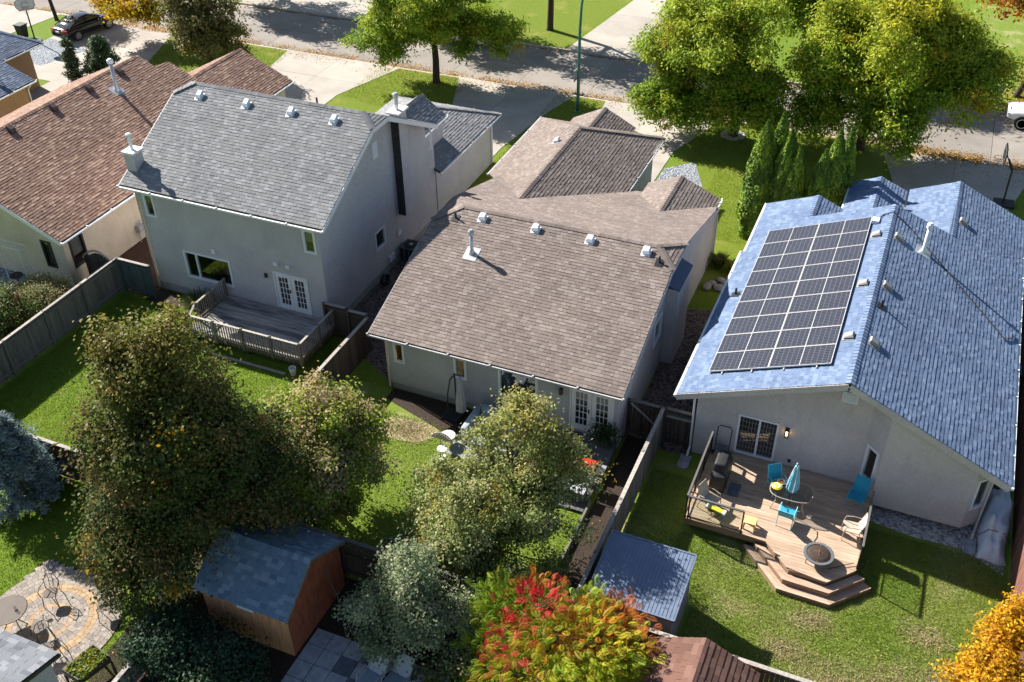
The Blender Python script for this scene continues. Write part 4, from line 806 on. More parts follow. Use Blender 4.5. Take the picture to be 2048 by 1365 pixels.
for a, b in (((-6.15,22.0),(-3.38,22.0)),((-6.15,19.5),(-3.38,19.5))):
    zz = 2.22 if a[1] > 20 else 1.95; MB().beam((*a,zz-.02),(*b,zz-.02),.05,.09).build('roof_trim','metal_blue',s2_)
for x in (-6.15,-3.38): MB().beam((x,19.5,1.93),(x,22,2.2),.05,.09).build('roof_trim','metal_blue',s2_)
w_ = MB(); w_.face([(-3.45,19.6,0),(-3.45,21.9,0),(-3.45,21.9,2.17),(-3.45,19.6,1.93)]); w_.face([(-6.08,19.6,0),(-6.08,21.9,0),(-6.08,21.9,2.17),(-6.08,19.6,1.93)]); w_.face([(-6.08,19.6,0),(-3.45,19.6,0),(-3.45,19.6,1.93),(-6.08,19.6,1.93)]); w_.face([(-6.08,21.9,0),(-3.45,21.9,0),(-3.45,21.9,2.17),(-6.08,21.9,2.17)])
w_.build('wall', 'metal_grey', s2_)
for k in range(14): y = 19.7+k*.16; MB().box(-3.45,y-.012,0,-3.432,y+.012,1.93+(y-19.6)*.104).build('wall_rib','metal_grey',s2_)
s3_ = thing('garden_shed', 'shed with rust brown shingle roof at the bottom edge behind the sumac', 'shed', (-2.25, 17, 0))
roof(s3_, [[(-2.25,14.8,2.85),(-.62,14.8,2.05),(-.62,18.6,2.05),(-2.25,18.6,2.85)], [(-2.25,18.6,2.85),(-3.9,18.6,2.05),(-3.9,14.8,2.05),(-2.25,14.8,2.85)]], 'rust_shingle', th=.06, expo=.19, scale=1.6)
w_ = MB(); WP((-.8,15),(-.8,18.4),(1,0)).wall(w_,0,2.1); WP((-3.7,15),(-3.7,18.4),(-1,0)).wall(w_,0,2.1); w_.face([(-3.7,18.4,0),(-.8,18.4,0),(-.8,18.4,2.1),(-2.25,18.4,2.78),(-3.7,18.4,2.1)]); w_.face([(-3.7,15,0),(-.8,15,0),(-.8,15,2.1),(-2.25,15,2.78),(-3.7,15,2.1)]); w_.build('wall','barn_red',s3_)
s4_ = thing('garden_shed', 'shed with light grey shingle roof in the bottom left corner beside the paved patio', 'shed', (-21.8, 9.9, 0))
shingle_mat('pale_shingle', (.14,.148,.165), (.21,.22,.24), (.28,.29,.31))
roof(s4_, [[(-24.5,11.4,2.25),(-19.42,11.4,2.25),(-19.42,9.6,2.75),(-24.5,9.6,2.75)], [(-24.5,9.6,2.75),(-19.42,9.6,2.75),(-19.42,7.8,2.25),(-24.5,7.8,2.25)]], 'pale_shingle', th=.07, expo=.16, scale=1.25)
w_ = MB()
for x in (-19.65,-24.3): w_.face([(x,8,0),(x,11.2,0),(x,11.2,2.2),(x,9.6,2.66),(x,8,2.2)])
WP((-24.3,11.2),(-19.65,11.2),(0,1)).wall(w_,0,2.2); WP((-24.3,8),(-19.65,8),(0,-1)).wall(w_,0,2.2); w_.build('wall','stucco_grey',s4_)
for a, b in (((-24.5,11.42,2.24),(-19.4,11.42,2.24)),((-19.4,11.42,2.24),(-19.4,9.6,2.74)),((-19.4,9.6,2.74),(-19.4,7.8,2.24))): fascia(s4_, a, b, 'dark_frame', .13)
# ------------------------------------------------------------------ round paved patio
t = NT('paver').set(.9, 0, .2); oi = t.add('ObjectInfo'); at = t.add('Attribute', attribute_name='tone', attribute_type='OBJECT')
wood_mat('paver_grey', (.23,.20,.175), (.37,.325,.28), grain=20); wood_mat('paver_tan', (.36,.25,.15), (.48,.35,.22), grain=20)
pt = thing('paved_patio', 'round patio of concentric grey and tan pavers at bottom left', 'patio', (-22.3, 13.3, 0))
sqr = [(-24.6,12.4),(-23.7,11.3),(-20.0,11.3),(-20.1,14.0),(-21.0,15.2),(-22.6,15.35),(-24.3,15.3)]
MB().prism(sqr, -.05, .012).build('sand_bed', 'soil', pt)
def inside(x, y, poly):
    c = False
    for i in range(len(poly)):
        (x0, y0), (x1, y1) = poly[i], poly[(i+1) % len(poly)]
        if (y0 > y) != (y1 > y) and x < (x1-x0)*(y-y0)/(y1-y0)+x0: c = not c
    return c
rest = {'paver_grey': MB(), 'paver_tan': MB()}; npv = 0; allp = []
for k in range(17):
    r0 = .1+k*.155; r1 = r0+.147; n = max(5, int(2*math.pi*(r0+.07)/.19)); da = 2*math.pi/n; mat = 'paver_tan' if k in (3, 7, 8) else 'paver_grey'
    pts = [(r0*math.cos(s*da*.47), r0*math.sin(s*da*.47)) for s in (-1, 1)]; g_ = .004/(r0+.07)
    out = [(r1*math.cos(s*(da/2-g_)), r1*math.sin(s*(da/2-g_))) for s in (1, 0, -1)]; inn = [(r0*math.cos(s*(da/2-g_)), r0*math.sin(s*(da/2-g_))) for s in (-1, 1)]
    allp += [(r0, k, j, da, mat, inn+out) for j in range(n)]
pmesh = {}
for r0, k, j, da, mat, shp in allp:
    a = j*da+k*.37; cx, cy = -22.3+(r0+.07)*math.cos(a), 13.3+(r0+.07)*math.sin(a)
    if not inside(cx, cy, sqr): continue
    zj = RNG.uniform(-.003,.004)
    if npv < 300:
        key = (k, mat)
        if key not in pmesh: pmesh[key] = MB().prism(shp, -.02, .028).mesh('paver', mat)
        piece('paver', pmesh[key], pt, Matrix.Translation((-22.3,13.3,zj)) @ Matrix.Rotation(a, 4, 'Z')); npv += 1
    else:
        c_, s_ = math.cos(a), math.sin(a); rest[mat].prism([(-22.3+x*c_-y*s_, 13.3+x*s_+y*c_) for x, y in shp], -.02, .028+zj)
for mname, q in rest.items():
    if q.v: kind(q.build('paver_field', mname, pt), 'stuff')
# square concrete pavers below the pale shrub
plain('slab_pale', (.34,.35,.37), .9, var=.25, scale=4, bump=.3); plain('slab_dark', (.12,.13,.15), .9, var=.3, scale=4)
pv = thing('paver_path', 'square concrete paver path in shade beside the red shed', 'path', (-12.3, 15.6, 0))
for i in range(7):
    for j in range(5):
        x, y = -14.1+i*.62, 13.3+j*.62
        MB().box(x, y, -.03, x+.6, y+.6, .03+RNG.uniform(-.006,.006)).build('paver', 'slab_dark' if (i+j) % 2 and 1 < i < 5 else 'slab_pale', pv)
# ------------------------------------------------------------------ vegetation
leaf_mat('leaf', .42, .5); leaf_mat('needle', .15, .6)
wood_mat('bark', (.055,.042,.033), (.075,.058,.046), axis=(6,6,1), grain=3); wood_mat('bark_pale', (.16,.13,.105), (.20,.165,.135), axis=(6,6,1), grain=3)
def unit(a): return a/np.maximum(np.linalg.norm(a, axis=-1, keepdims=True), 1e-9)
def leaves(P, N, L, W, dirv=None, fold=.25):
    n = len(P); t = unit(np.cross(N, NR.normal(size=(n, 3)))) if dirv is None else unit(dirv-N*np.sum(dirv*N, 1, keepdims=True)); b = np.cross(N, t)
    L = L*NR.uniform(.7, 1.25, (n, 1)); W = W*NR.uniform(.7, 1.25, (n, 1))
    return np.stack([P-t*L*.5, P+b*W*.5+N*W*fold*.5-t*L*.05, P+t*L*.5, P-b*W*.5+N*W*fold*.5-t*L*.05], 1)
def palette(k, n, cols, jit=.18):
    cols = np.array([c[:3] for c in cols]); c = cols[k % len(cols)]
    c = c*NR.uniform(1-jit, 1+jit, (n, 1))*NR.uniform(1-jit*.4, 1+jit*.4, (n, 3)); return c
def crown_points(lobes, n, cl_r, shell=.55, per=70):
    tot = sum((l[3]*l[4]*l[5])**(2/3) for l in lobes); P = []; O = []; K = []; CC = []
    kid = 0
    for l in lobes:
        c = np.array(l[:3]); r = np.array(l[3:6]); m = int(n*(l[3]*l[4]*l[5])**(2/3)/tot); nc = max(4, m//per)
        d = unit(NR.normal(size=(nc, 3))); d[:, 2] = np.where(d[:, 2] < -.55, -d[:, 2]*.6, d[:, 2]); d = unit(d)
        rr = NR.uniform(shell, 1.0, (nc, 1))**.7*(1+.10*np.sin(5*d[:, :1]+3*d[:, 1:2]*2)+NR.normal(0, .06, (nc, 1)))
        cc = c+d*r*rr; ids = NR.integers(0, nc, m); sz = NR.uniform(.6, 1.3, (nc, 1))*cl_r
        off = NR.normal(size=(m, 3))*np.array([.55, .55, .42]); p = cc[ids]+off*sz[ids]
        P.append(p); O.append(unit(d[ids]*.8+unit(off)*.6)); K.append(ids+kid); CC.append(cc); kid += nc
    return np.concatenate(P), np.concatenate(O), np.concatenate(K), np.concatenate(CC)
def tree(name, label, cat, base, lobes, n, leaf=(.15, .085), cols=(), trunk=(1.5, .14), cl_r=.5, shell=.55, per=95, bark='bark', group=None, accent=None, lean=(0, 0), mat='leaf', top=None, up=.45, nbr=26, sprig=4, clump=None, cshell=.5):
    t = thing(name, label, cat, (base[0], base[1], 0), group); b = Vector((base[0], base[1], 0)); lb = [tuple(np.array(l[:3])+np.array([base[0], base[1], 0]))+tuple(l[3:]) for l in lobes]
    sprigs = []
    for l in lb:
        for _ in range(sprig):
            d = unit(NR.normal(size=3)); d[2] = abs(d[2])*.8-.15; f = NR.uniform(.95, 1.15); k = NR.uniform(.13, .26)
            sprigs.append((l[0]+d[0]*l[3]*f, l[1]+d[1]*l[4]*f, l[2]+d[2]*l[5]*f, l[3]*k, l[4]*k, l[5]*k*1.3))
    lv = lb+sprigs; limbs = []
    if clump:
        k_, ra, rb = clump; tot = sum((l[3]*l[4]*l[5])**(2/3) for l in lb); lv = sprigs[:len(sprigs)//2+1]
        for l in lb:
            for _ in range(max(3, round(k_*(l[3]*l[4]*l[5])**(2/3)/tot))):
                d = unit(NR.normal(size=3)); d[2] = d[2] if d[2] > -.5 else -d[2]*.5; f = NR.uniform(.35, .98)**.6; q = NR.uniform(ra, rb); f *= 1-q*.45/max(l[3:6])
                c_ = (l[0]+d[0]*l[3]*f, l[1]+d[1]*l[4]*f, max(q*.5, l[2]+d[2]*l[5]*f)); lv.append(c_+(q, q, q*NR.uniform(.65, .9))); limbs.append((l[:3], c_))
    P, O, K, CC = crown_points(lv, n, cl_r, shell if not clump else cshell, per)
    N = unit(O*.7+np.array([0, 0, up])+NR.normal(size=P.shape)*.55); nk = int(K.max())+1
    kc = NR.integers(0, len(cols), nk); C = np.array([c[:3] for c in cols])[kc][K]
    if top is not None:       # leaves turned colour towards the outer top of the crown
        zc = (P[:, 2]-P[:, 2].min())/(np.ptp(P[:, 2])); f = np.clip((zc-top[1])/(1-top[1]), 0, 1)[:, None]*NR.uniform(.2, 1.0, (nk, 1))[K]; C = C*(1-f)+np.array(top[0])*f
    if accent is not None:    # a few clusters turned colour
        sel = NR.random(nk) < accent[1]; C = np.where(sel[K][:, None], np.array(accent[0]), C)
    C = C*NR.uniform(.72, 1.28, (len(P), 1))*NR.uniform(.92, 1.08, (len(P), 3))
    P[:, 2] = np.maximum(P[:, 2], .05)
    npobj('crown', leaves(P, N, leaf[0], leaf[1]), 4, mat, C, t)
    tr = MB(); th, r = trunk; topv = b+Vector((lean[0], lean[1], th))
    tr.tube([b-Z*.1, b+Z*.15, b+(topv-b)*.5+Vector((.04, .03, 0)), topv], [r*1.5, r*1.15, r, r*.85], 9)
    for l in lb:
        e = Vector(l[:3]); mid = topv.lerp(e, .5)+Vector((RNG.uniform(-.2, .2), RNG.uniform(-.2, .2), .2)); tr.tube([topv-Z*.1, mid, e], [r*.7, r*.45, r*.16], 6)
    nodes = [Vector(l[:3]) for l in lb]+[topv]
    for a_, c_ in limbs:
        a_, c_ = Vector(a_).lerp(topv, .35), Vector(c_); tr.tube([a_, a_.lerp(c_, .5)+Vector((RNG.uniform(-.15,.15), RNG.uniform(-.15,.15), .12)), c_], [r*.34, r*.22, r*.08], 5)
    for i in NR.choice(len(CC), min(nbr, len(CC)), replace=False):
        e = Vector(CC[i]); s = min(nodes, key=lambda q: (q-e).length); s = s.lerp(topv, .25); tr.tube([s, s.lerp(e, .55)+Vector((RNG.uniform(-.12, .12), RNG.uniform(-.12, .12), .1)), e], [r*.3, r*.2, r*.07], 5)
    tr.build('trunk', bark, t, True); return t
D = lambda *c: c
tree('chokecherry_tree', 'large dark bronze-leaved tree overhanging the red shed at left', 'tree', (-18.7,17.0), [(0,0,3.8,3.2,3.1,3.5),(0,.2,6.2,2.5,2.4,2.5),(-.2,.4,8.3,1.4,1.4,1.9),(-1.3,-1.0,2.4,2.1,2.0,2.2),(-1.3,-1.7,1.4,1.9,1.6,1.5),(1.3,.9,3.9,2.2,2.1,2.6),(-1.0,1.0,5.2,2.0,2,2.3)], 150000, (.13,.085),
     [D(.10,.13,.032),D(.08,.11,.030),D(.13,.125,.036),D(.17,.12,.045),D(.07,.10,.032)], (1.6,.22), .5, .62, 105, accent=((.50,.29,.015), .012), top=((.26,.23,.05), .6), up=.3, clump=(140,.7,1.25), cshell=.3)
tree('plum_tree', 'small pinkish-green tree between the dark tree and the brown lawn patch', 'tree', (-16.5,21.0), [(.3,-.8,1.2,1.9,1.6,1.15),(0.15,0,2.85,2.28,2.28,2.622),(0.72,-0.57,2.28,2.166,2.166,2.166),(-0.42,0.456,3.876,1.596,1.596,1.71)], 62000, (.12,.08),
     [D(.25,.33,.04),D(.33,.36,.07),D(.40,.31,.15),D(.22,.30,.04),D(.46,.36,.22)], (.9,.11), .42, .55, 100, up=.4, clump=(60,.5,.9), cshell=.3)
tree('pear_tree', 'silvery green tree standing in front of the bungalow french doors', 'tree', (-9.9,21.2), [(.5,-.9,1.4,2.1,1.5,1.25),(0.05,0.1,2.95,2.35,2.3,2.45),(1.306,0.672,2.8,1.904,1.792,1.904),(-0.598,-1.008,2.016,2.576,1.904,1.904),(0.186,1.344,5.152,0.896,0.896,1.904),(-1.65,0.1,1.9,1.5,1.4,1.5),(1.53,1.568,4.144,0.896,0.784,1.456)], 70000, (.11,.075),
     [D(.25,.30,.085),D(.32,.36,.12),D(.22,.26,.09),D(.42,.42,.21),D(.20,.24,.08)], (1.0,.11), .40, .55, 95, bark='bark_pale', accent=((.32,.24,.04), .05), top=((.40,.34,.08), .55), up=.45, clump=(70,.42,.85), cshell=.3)
tree('silver_shrub', 'pale silvery green shrub in front of the lattice fence', 'shrub', (-11.1,16.8), [(0.0, 0.0, 2.09, 1.65, 1.54, 1.76), (0.99, 0.11, 1.65, 1.43, 1.32, 1.54), (-0.66, -0.22, 1.43, 1.43, 1.32, 1.43), (0.11, 0.33, 3.41, 0.77, 0.77, 0.99)], 26000, (.11,.07),
     [D(.25,.30,.16),D(.31,.35,.20),D(.20,.25,.14),D(.38,.40,.25)], (.6,.06), .35, .5, 55, up=.4, clump=(34,.35,.65))
tree('climbing_shrub', 'sunlit variegated shrub below the sumac at the bottom edge', 'shrub', (-8.6,15.6), [(0,0,.9,1.3,1.1,.9),(.8,-.6,.8,1.0,.9,.8)], 9000, (.11,.07), [D(.16,.19,.06),D(.20,.21,.08),D(.12,.16,.05)], (.3,.04), .3, .5, 50)
tree('hedge_shrub', 'dark green shrub below the dark tree in front of the red shed', 'shrub', (-17.2,13.6), [(0,0,.9,1.6,1.0,.9),(1.4,.2,.8,1.2,.8,.8)], 16000, (.12,.08), [D(.045,.085,.045),D(.06,.105,.055),D(.035,.07,.04)], (.3,.05), .35, .45, 60)
tree('hedge_shrub', 'leafy green shrub at the bottom edge right of the dark shrub', 'shrub', (-15.0,12.9), [(0,0,.7,1.3,.9,.7)], 7000, (.12,.08), [D(.05,.09,.045),D(.07,.11,.055)], (.3,.05), .35, .45, 60)
tree('flowering_shrub', 'small shrub with white flowers between the two trees by the lattice fence', 'shrub', (-12.4,19.7), [(0,0,.6,.9,.7,.6)], 5200, (.10,.06), [D(.07,.12,.04),D(.09,.14,.05)], (.2,.03), .25, .5, 45, accent=((.62,.62,.58), .22))
tree('hedge_shrub', 'cream leaved hedge shrub beside the grey fence at left', 'shrub', (-34.7,26.6), [(0,0,.95,1.1,1.3,.85),(-.7,.6,.8,.8,.8,.75)], 13000, (.09,.06), [D(.28,.27,.11),D(.34,.31,.15),D(.20,.21,.08)], (.3,.05), .28, .5, 50)
tree('hedge_shrub', 'rust and green shrub at the left edge beside the grey fence', 'shrub', (-35.0,24.3), [(0,0,1.3,1.3,1.5,1.2),(.3,-1.2,1.0,1.1,1.2,1.0)], 17000, (.11,.07), [D(.10,.15,.03),D(.14,.17,.04),D(.17,.10,.05),D(.08,.13,.03)], (.4,.06), .35, .5, 60)
ASH = [D(.20,.31,.022),D(.27,.37,.03),D(.36,.42,.04),D(.16,.26,.022)]
tree('ash_tree', 'green ash tree on the front lawn beside the garage driveway', 'tree', (-30.2,57.3), [(-2.4,-0.9,2.95,2.9,2.5,1.9),(2.9,1,3.25,2.7,2.6,1.8),(0,0,6.15,4.5,4,2.8),(-0.8,-1.4,4.15,3.2,2.4,2)], 76000, (.24,.10), ASH, (3.0,.22), .58, .6, 95, top=((.44,.48,.06), .35), accent=((.42,.30,.02), .04), clump=(56,.8,1.5))
tree('ash_tree', 'broad yellow-green ash tree left of the trimmed cedars', 'tree', (-10.1,56.6), [(-3.45,-1.1,2.15,2.1,2,1.7),(0.35,-0.2,2.75,2.6,2.4,2.1),(-1.55,-0.2,5.85,4,3.8,2.8),(-3.45,0,4.45,2.4,2.3,2.2),(1.15,-0.9,1.75,1.6,1.5,1.2),(-2.65,-1.9,1.55,1.6,1.4,1.3),(-0.85,-1.5,1.95,1.7,1.4,1.3),(-1.45,-1.2,4.05,2.5,2,2)], 90000, (.24,.10), ASH, (2.6,.25), .58, .6, 95, top=((.47,.52,.06), .3), accent=((.32,.28,.03), .08), clump=(62,.8,1.5))
tree('ash_tree', 'largest yellow-topped ash tree above the solar house driveway', 'tree', (-2.9,57.6), [(-2.4,0,3.9,2.5,2.4,2.3),(3,0.1,3.3,2.9,2.7,2.3),(0.6,0,6.4,4.8,4.4,3.2),(1,-1.5,2.2,2.4,2.1,1.5),(4.2,0.8,5.3,2.4,2.4,2.6),(-2.2,-0.9,2.1,1.6,1.5,1.4),(0.8,-1.5,4.3,3,2.2,2)], 122000, (.25,.10), ASH, (2.8,.24), .62, .6, 95, top=((.58,.50,.04), .45), accent=((.46,.36,.02), .06), nbr=60, clump=(84,.85,1.6))
YEL = [D(.66,.42,.02),D(.58,.34,.02),D(.48,.37,.025),D(.72,.48,.03)]
tree('maple_tree', 'golden yellow tree overhanging the black sedan', 'tree', (-51.7,58.0), [(-2.3,-2,2.35,2.3,2,1.7),(-3.9,-1.4,2.65,1.7,1.6,1.4),(-0.2,-1.1,2.65,1.8,1.7,1.6),(-1.4,-0.3,4.35,2.4,2.2,1.6)], 22000, (.24,.13), YEL, (2.4,.16), .55, .55, 55, accent=((.22,.22,.02), .2), clump=(34,.6,1.0))
tree('maple_tree', 'olive brown leaved tree behind the cream house garage', 'tree', (-45.8,53.9), [(0,0,3.2,2.6,2.4,2.7),(.9,-.4,1.9,2.0,1.9,1.6),(-.6,.3,4.8,2.1,2,1.9)], 30000, (.24,.12), [D(.18,.175,.05),D(.24,.21,.07),D(.14,.15,.045),D(.29,.24,.10)], (1.8,.18), .5, .55, 55, clump=(36,.6,1.0))
tree('maple_tree', 'orange autumn tree on the far lawn at top right', 'tree', (5.3,68.7), [(.0,1.0,6.9,2.8,2.7,2.3),(-1.2,.3,6.0,2.0,2,1.8),(1.5,0,6.0,2,2,2)], 15000, (.24,.13), [D(.42,.19,.03),D(.50,.24,.04),D(.36,.15,.03),D(.46,.28,.05)], (3.6,.17), .55, .5, 50, nbr=50, lean=(.9,.3))
tree('street_tree', 'dark green tree across the street, only its trunk and lower leaves in view', 'tree', (-26.7,69.1), [(-2.6,-2.6,5.2,2.6,2.6,1.9),(1.5,-2.0,6.4,2.8,2.7,2.1),(0,-1.5,8.4,4.4,4.2,2.6)], 30000, (.25,.12), ASH, (4.0,.22), .6, .55, 55)
tree('street_tree', 'tree across the street whose shadow dapples the road at upper left', 'tree', (-52.0,68.6), [(0,-1.5,6.0,3.8,3.4,2.4),(1.8,-2.5,5.0,2.6,2.4,1.7),(-2.2,-1.0,5.4,2.6,2.6,2)], 17000, (.27,.14), ASH, (3.4,.2), .6, .55, 55)
tree('street_tree', 'tree across the street hidden behind the ash beside the garage driveway', 'tree', (-37.5,68.4), [(0,-1.2,6.4,3.4,3.2,2.2),(2.0,-1.6,5.6,2.4,2.3,1.7)], 15000, (.27,.14), ASH, (3.6,.2), .6, .55, 55)
tree('street_tree', 'dark green tree across the street filling the gap between the two big ashes', 'tree', (-8.4,68.6), [(0,-.3,3.2,2.6,2.4,2.3),(-1.5,-.3,7.0,2.8,2.6,2.2),(1.8,-.4,6.6,2.6,2.5,2.2)], 26000, (.26,.11), ASH, (2.6,.2), .6, .55, 90, clump=(46,.7,1.2))
tree('street_tree', 'tree beyond the far left driveway, thin trunk beside the sedan', 'tree', (-62.8,57.4), [(-3.4,1.4,7.0,1.5,1.5,1.3),(-4.6,2.2,7.6,1.5,1.5,1.3)], 3500, (.25,.13), YEL, (4.2,.13), .6, .55, 55, lean=(-.9,.3))
tree('autumn_shrub', 'golden orange shrub in the bottom right corner', 'shrub', (6.05,22.4), [(0,0,1.3,1.05,1.5,1.1),(-.5,-.9,.9,1.0,1.2,.9),(.1,.9,1.9,.6,.7,.7)], 19000, (.13,.075), [D(.62,.34,.015),D(.52,.25,.015),D(.68,.42,.02),D(.40,.21,.02)], (.4,.05), .32, .5, 55, clump=(26,.35,.6))
def cedar(label, x, y, h, r, n):
    t = thing('cedar_column', label, 'cedar', (x, y, 0), 'trimmed cedars on the front lawn')
    z = NR.random(n)**.85*h; f = np.clip(1-(z/h)**3.4, .03, 1)*np.clip(.75+z/h*1.5, 0, 1); a = NR.uniform(0, 2*np.pi, n); nbp = 110; ba = NR.uniform(-np.pi, np.pi, nbp); bz = NR.uniform(0, h, nbp); bs = NR.uniform(.12, .3, nbp); da_ = (a[:, None]-ba+np.pi) % (2*np.pi)-np.pi; gb = np.exp(-((da_*r/.26)**2+((z[:, None]-bz)/.42)**2)); bi = gb.argmax(1); lump = .84+gb.max(1)*bs[bi]
    rr = r*f*lump*np.sqrt(NR.uniform(.62, 1.0, n)); P = np.stack([x+rr*np.cos(a), y+rr*np.sin(a), z], 1); o = np.stack([np.cos(a), np.sin(a), np.full(n, .35)], 1)
    N = unit(o+NR.normal(size=(n, 3))*.45); dv = np.array([0, 0, 1.0])+o*.5+NR.normal(size=(n, 3))*.25
    k = NR.normal(0, 1, nbp)[bi]+NR.normal(0, .7, n)+gb.max(1)-.5; C = np.where((k > .2)[:, None], np.array([.25,.35,.03]), np.array([.11,.19,.028]))*NR.uniform(.75, 1.25, (n, 1))
    npobj('crown', leaves(P, N, .22, .085, dv, .1), 4, 'needle', C, t)
    MB().tube([(x,y,-.05),(x,y,h*.5),(x,y,h*.9)], [.09,.06,.02], 7).build('trunk', 'bark', t)
for lab, x, y, h, r in (('tall trimmed cedar touching the blue roof, leftmost of the cedars', -6.55,45.7,6.2,.8),('tallest cedar standing behind the leftmost two', -5.95,46.3,6.5,.6),('wide cedar second from the left in front of the tallest', -5.35,45.4,6.1,.72),('shorter cedar on the right flank of the left cedar group', -4.85,45.1,5.5,.6),('tall cedar of the right pair beside the dark roof gable', -3.2,45.6,6.4,.66),('slim rear cedar of the right group', -2.75,46.2,6.3,.5),('short rounded cedar at the front of the right group', -3.65,45.1,5.5,.66)): cedar(lab, x, y, h, r*1.14, int(13000*h*r/3.6))
def conifer(label, name, x, y, h, r, n, cols, leaf=(.2,.05), cat='conifer'):
    t = thing(name, label, cat, (x, y, 0)); nb = int(60*h*r/2); zb = NR.random(nb)**1.3*h*.95+.1; ab = NR.uniform(0, 2*np.pi, nb); lb = r*(1-zb/h)**.75*NR.uniform(.65, 1.1, nb)+.12
    ids = NR.integers(0, nb, n); s = NR.uniform(.15, 1, n)**.6; o = np.stack([np.cos(ab), np.sin(ab), np.zeros(nb)], 1)[ids]
    P = np.stack([x+o[:, 0]*lb[ids]*s, y+o[:, 1]*lb[ids]*s, zb[ids]+.35*s*lb[ids]*NR.uniform(.6, 1, nb)[ids]], 1)+NR.normal(size=(n, 3))*.09
    N = unit(np.array([0, 0, .8])+o*.4+NR.normal(size=(n, 3))*.5); dv = o+np.array([0, 0, .8])+NR.normal(size=(n, 3))*.5
    C = np.array([c for c in cols])[NR.integers(0, len(cols), nb)][ids]*NR.uniform(.7, 1.3, (n, 1)); P[:, 2] = np.maximum(P[:, 2], .06)
    npobj('crown', leaves(P, N, leaf[0], leaf[1], dv, .1), 4, 'needle', C, t)
    tr = MB().tube([(x,y,-.05),(x,y,h*.6),(x,y,h*.95)], [.1,.06,.02], 7)
    for i in range(min(nb, 40)): tr.tube([(x,y,zb[i]), (x+math.cos(ab[i])*lb[i]*.9, y+math.sin(ab[i])*lb[i]*.9, zb[i]+.3*lb[i])], [.03,.008], 4)
    tr.build('trunk', 'bark_pale', t)
conifer('blue-green spruce at the left edge behind the pale capped fence', 'blue_spruce', -27.1, 17.2, 4.1, 1.75, 24000, [(.17,.23,.23),(.21,.27,.265),(.13,.19,.19)], (.2,.045))
conifer('small upright conifer at the roof edge beside the left driveway', 'young_conifer', -53.3, 48.9, 2.8, .55, 2600, [(.09,.12,.05),(.13,.15,.07)], (.26,.09))
conifer('bushy pine between left driveway and brown roof', 'mugo_pine', -51.2, 49.6, 2.9, 1.5, 6500, [(.09,.14,.06),(.12,.17,.075),(.07,.11,.05)], (.3,.1))
# staghorn sumac: drooping compound fronds
def sumac(label, x, y, lobes, nf, cols):
    t = thing('sumac_bush', label, 'shrub', (x, y, 0)); V = []; C = []
    lb = [(x+l[0], y+l[1])+tuple(l[2:]) for l in lobes]; P, O, K, CC = crown_points([q[:6] for q in lb], nf, .4, .7, 14); nk = int(K.max())+1
    lob_of = np.array([min(range(len(lb)), key=lambda j: np.linalg.norm((CC[i]-np.array(lb[j][:3]))/np.array(lb[j][3:6]))) for i in range(nk)])
    kc = np.array([cols[lb[j][6]][NR.integers(0, len(cols[lb[j][6]]))] for j in lob_of]); m = 10; s = np.linspace(.1, 1, m)
    for i in range(len(P)):
        o = O[i]*np.array([1, 1, .5])+np.array([0, 0, .25])+NR.normal(size=3)*.3; o /= np.linalg.norm(o); L = NR.uniform(.26, .44); side = np.cross(o, [0, 0, 1.]); side /= np.linalg.norm(side)+1e-6; up_ = np.cross(side, o)
        ax = P[i]+np.outer(s*L, o)+np.outer(-(s**2)*L*.35, [0, 0, 1.]); w_ = .105*np.sin(np.pi*np.clip(s*.85+.12, 0, 1))
        for sg in (-1, 1):
            tip = ax+sg*np.outer(w_, side)+np.outer(w_*.45, o)-np.outer(w_*.4, [0, 0, 1.]); hw = np.outer(np.full(m, .0125), o)
            mid = (ax+tip)/2+np.outer(np.full(m, .006), up_)
            V.append(np.stack([ax, mid+hw, tip, mid-hw], 1)); C.append(np.repeat(kc[K[i]][None], m, 0)*NR.uniform(.75, 1.25)*NR.uniform(.9, 1.1, (m, 1)))
    npobj('crown', np.concatenate(V), 4, 'leaf', np.concatenate(C), t)
    tr = MB(); base = Vector((x, y, 0))
    for l in lb:
        e = Vector(l[:3])+Z*l[5]*.3; tr.tube([base, base.lerp(e, .5)+Vector((RNG.uniform(-.2,.2), RNG.uniform(-.2,.2), .2)), e], [.06,.045,.02], 6)
    for i in NR.choice(nk, min(nk, 50), replace=False):
        e = Vector(CC[i]); q = min(lb, key=lambda l: (Vector(l[:3])-e).length); tr.tube([Vector(q[:3])+Z*q[5]*.2, e], [.022,.01], 5)
    tr.build('trunk', 'bark_pale', t); return t
SC_ = {'y': [(.40,.44,.03),(.50,.46,.035),(.28,.38,.03),(.52,.42,.04)], 'o': [(.55,.20,.02),(.58,.28,.025),(.46,.14,.02),(.46,.38,.03)], 'r': [(.50,.025,.035),(.56,.045,.055),(.42,.04,.025)], 'g': [(.17,.28,.025),(.24,.34,.03),(.33,.39,.03)], 'd': [(.40,.12,.02),(.48,.17,.02),(.30,.08,.02)]}
sumac('yellow and green sumac bush with orange tints at bottom centre', -6.0, 17.0, [(.3,-.1,2.5,1.5,1.2,1.0,'y'),(-1.4,.5,2.2,1.1,1.0,1.0,'g'),(1.2,.3,2.2,1.0,.9,.9,'y'),(-.3,-1.2,2.1,1.6,1.0,.9,'y'),(1.2,-1.0,1.9,1.1,1.0,.9,'y'),(-1.6,-.5,1.6,1.0,.9,1.0,'g')], 3200, SC_)
sumac('crimson and orange sumac bush in the middle of the yellow ones', -6.6, 17.5, [(-.3,-.1,3.1,.75,.6,.6,'r'),(.5,-.6,3.0,.7,.6,.5,'o'),(-.6,-1.0,2.8,.7,.6,.5,'r'),(1.2,.1,2.9,.6,.5,.5,'o')], 380, SC_)
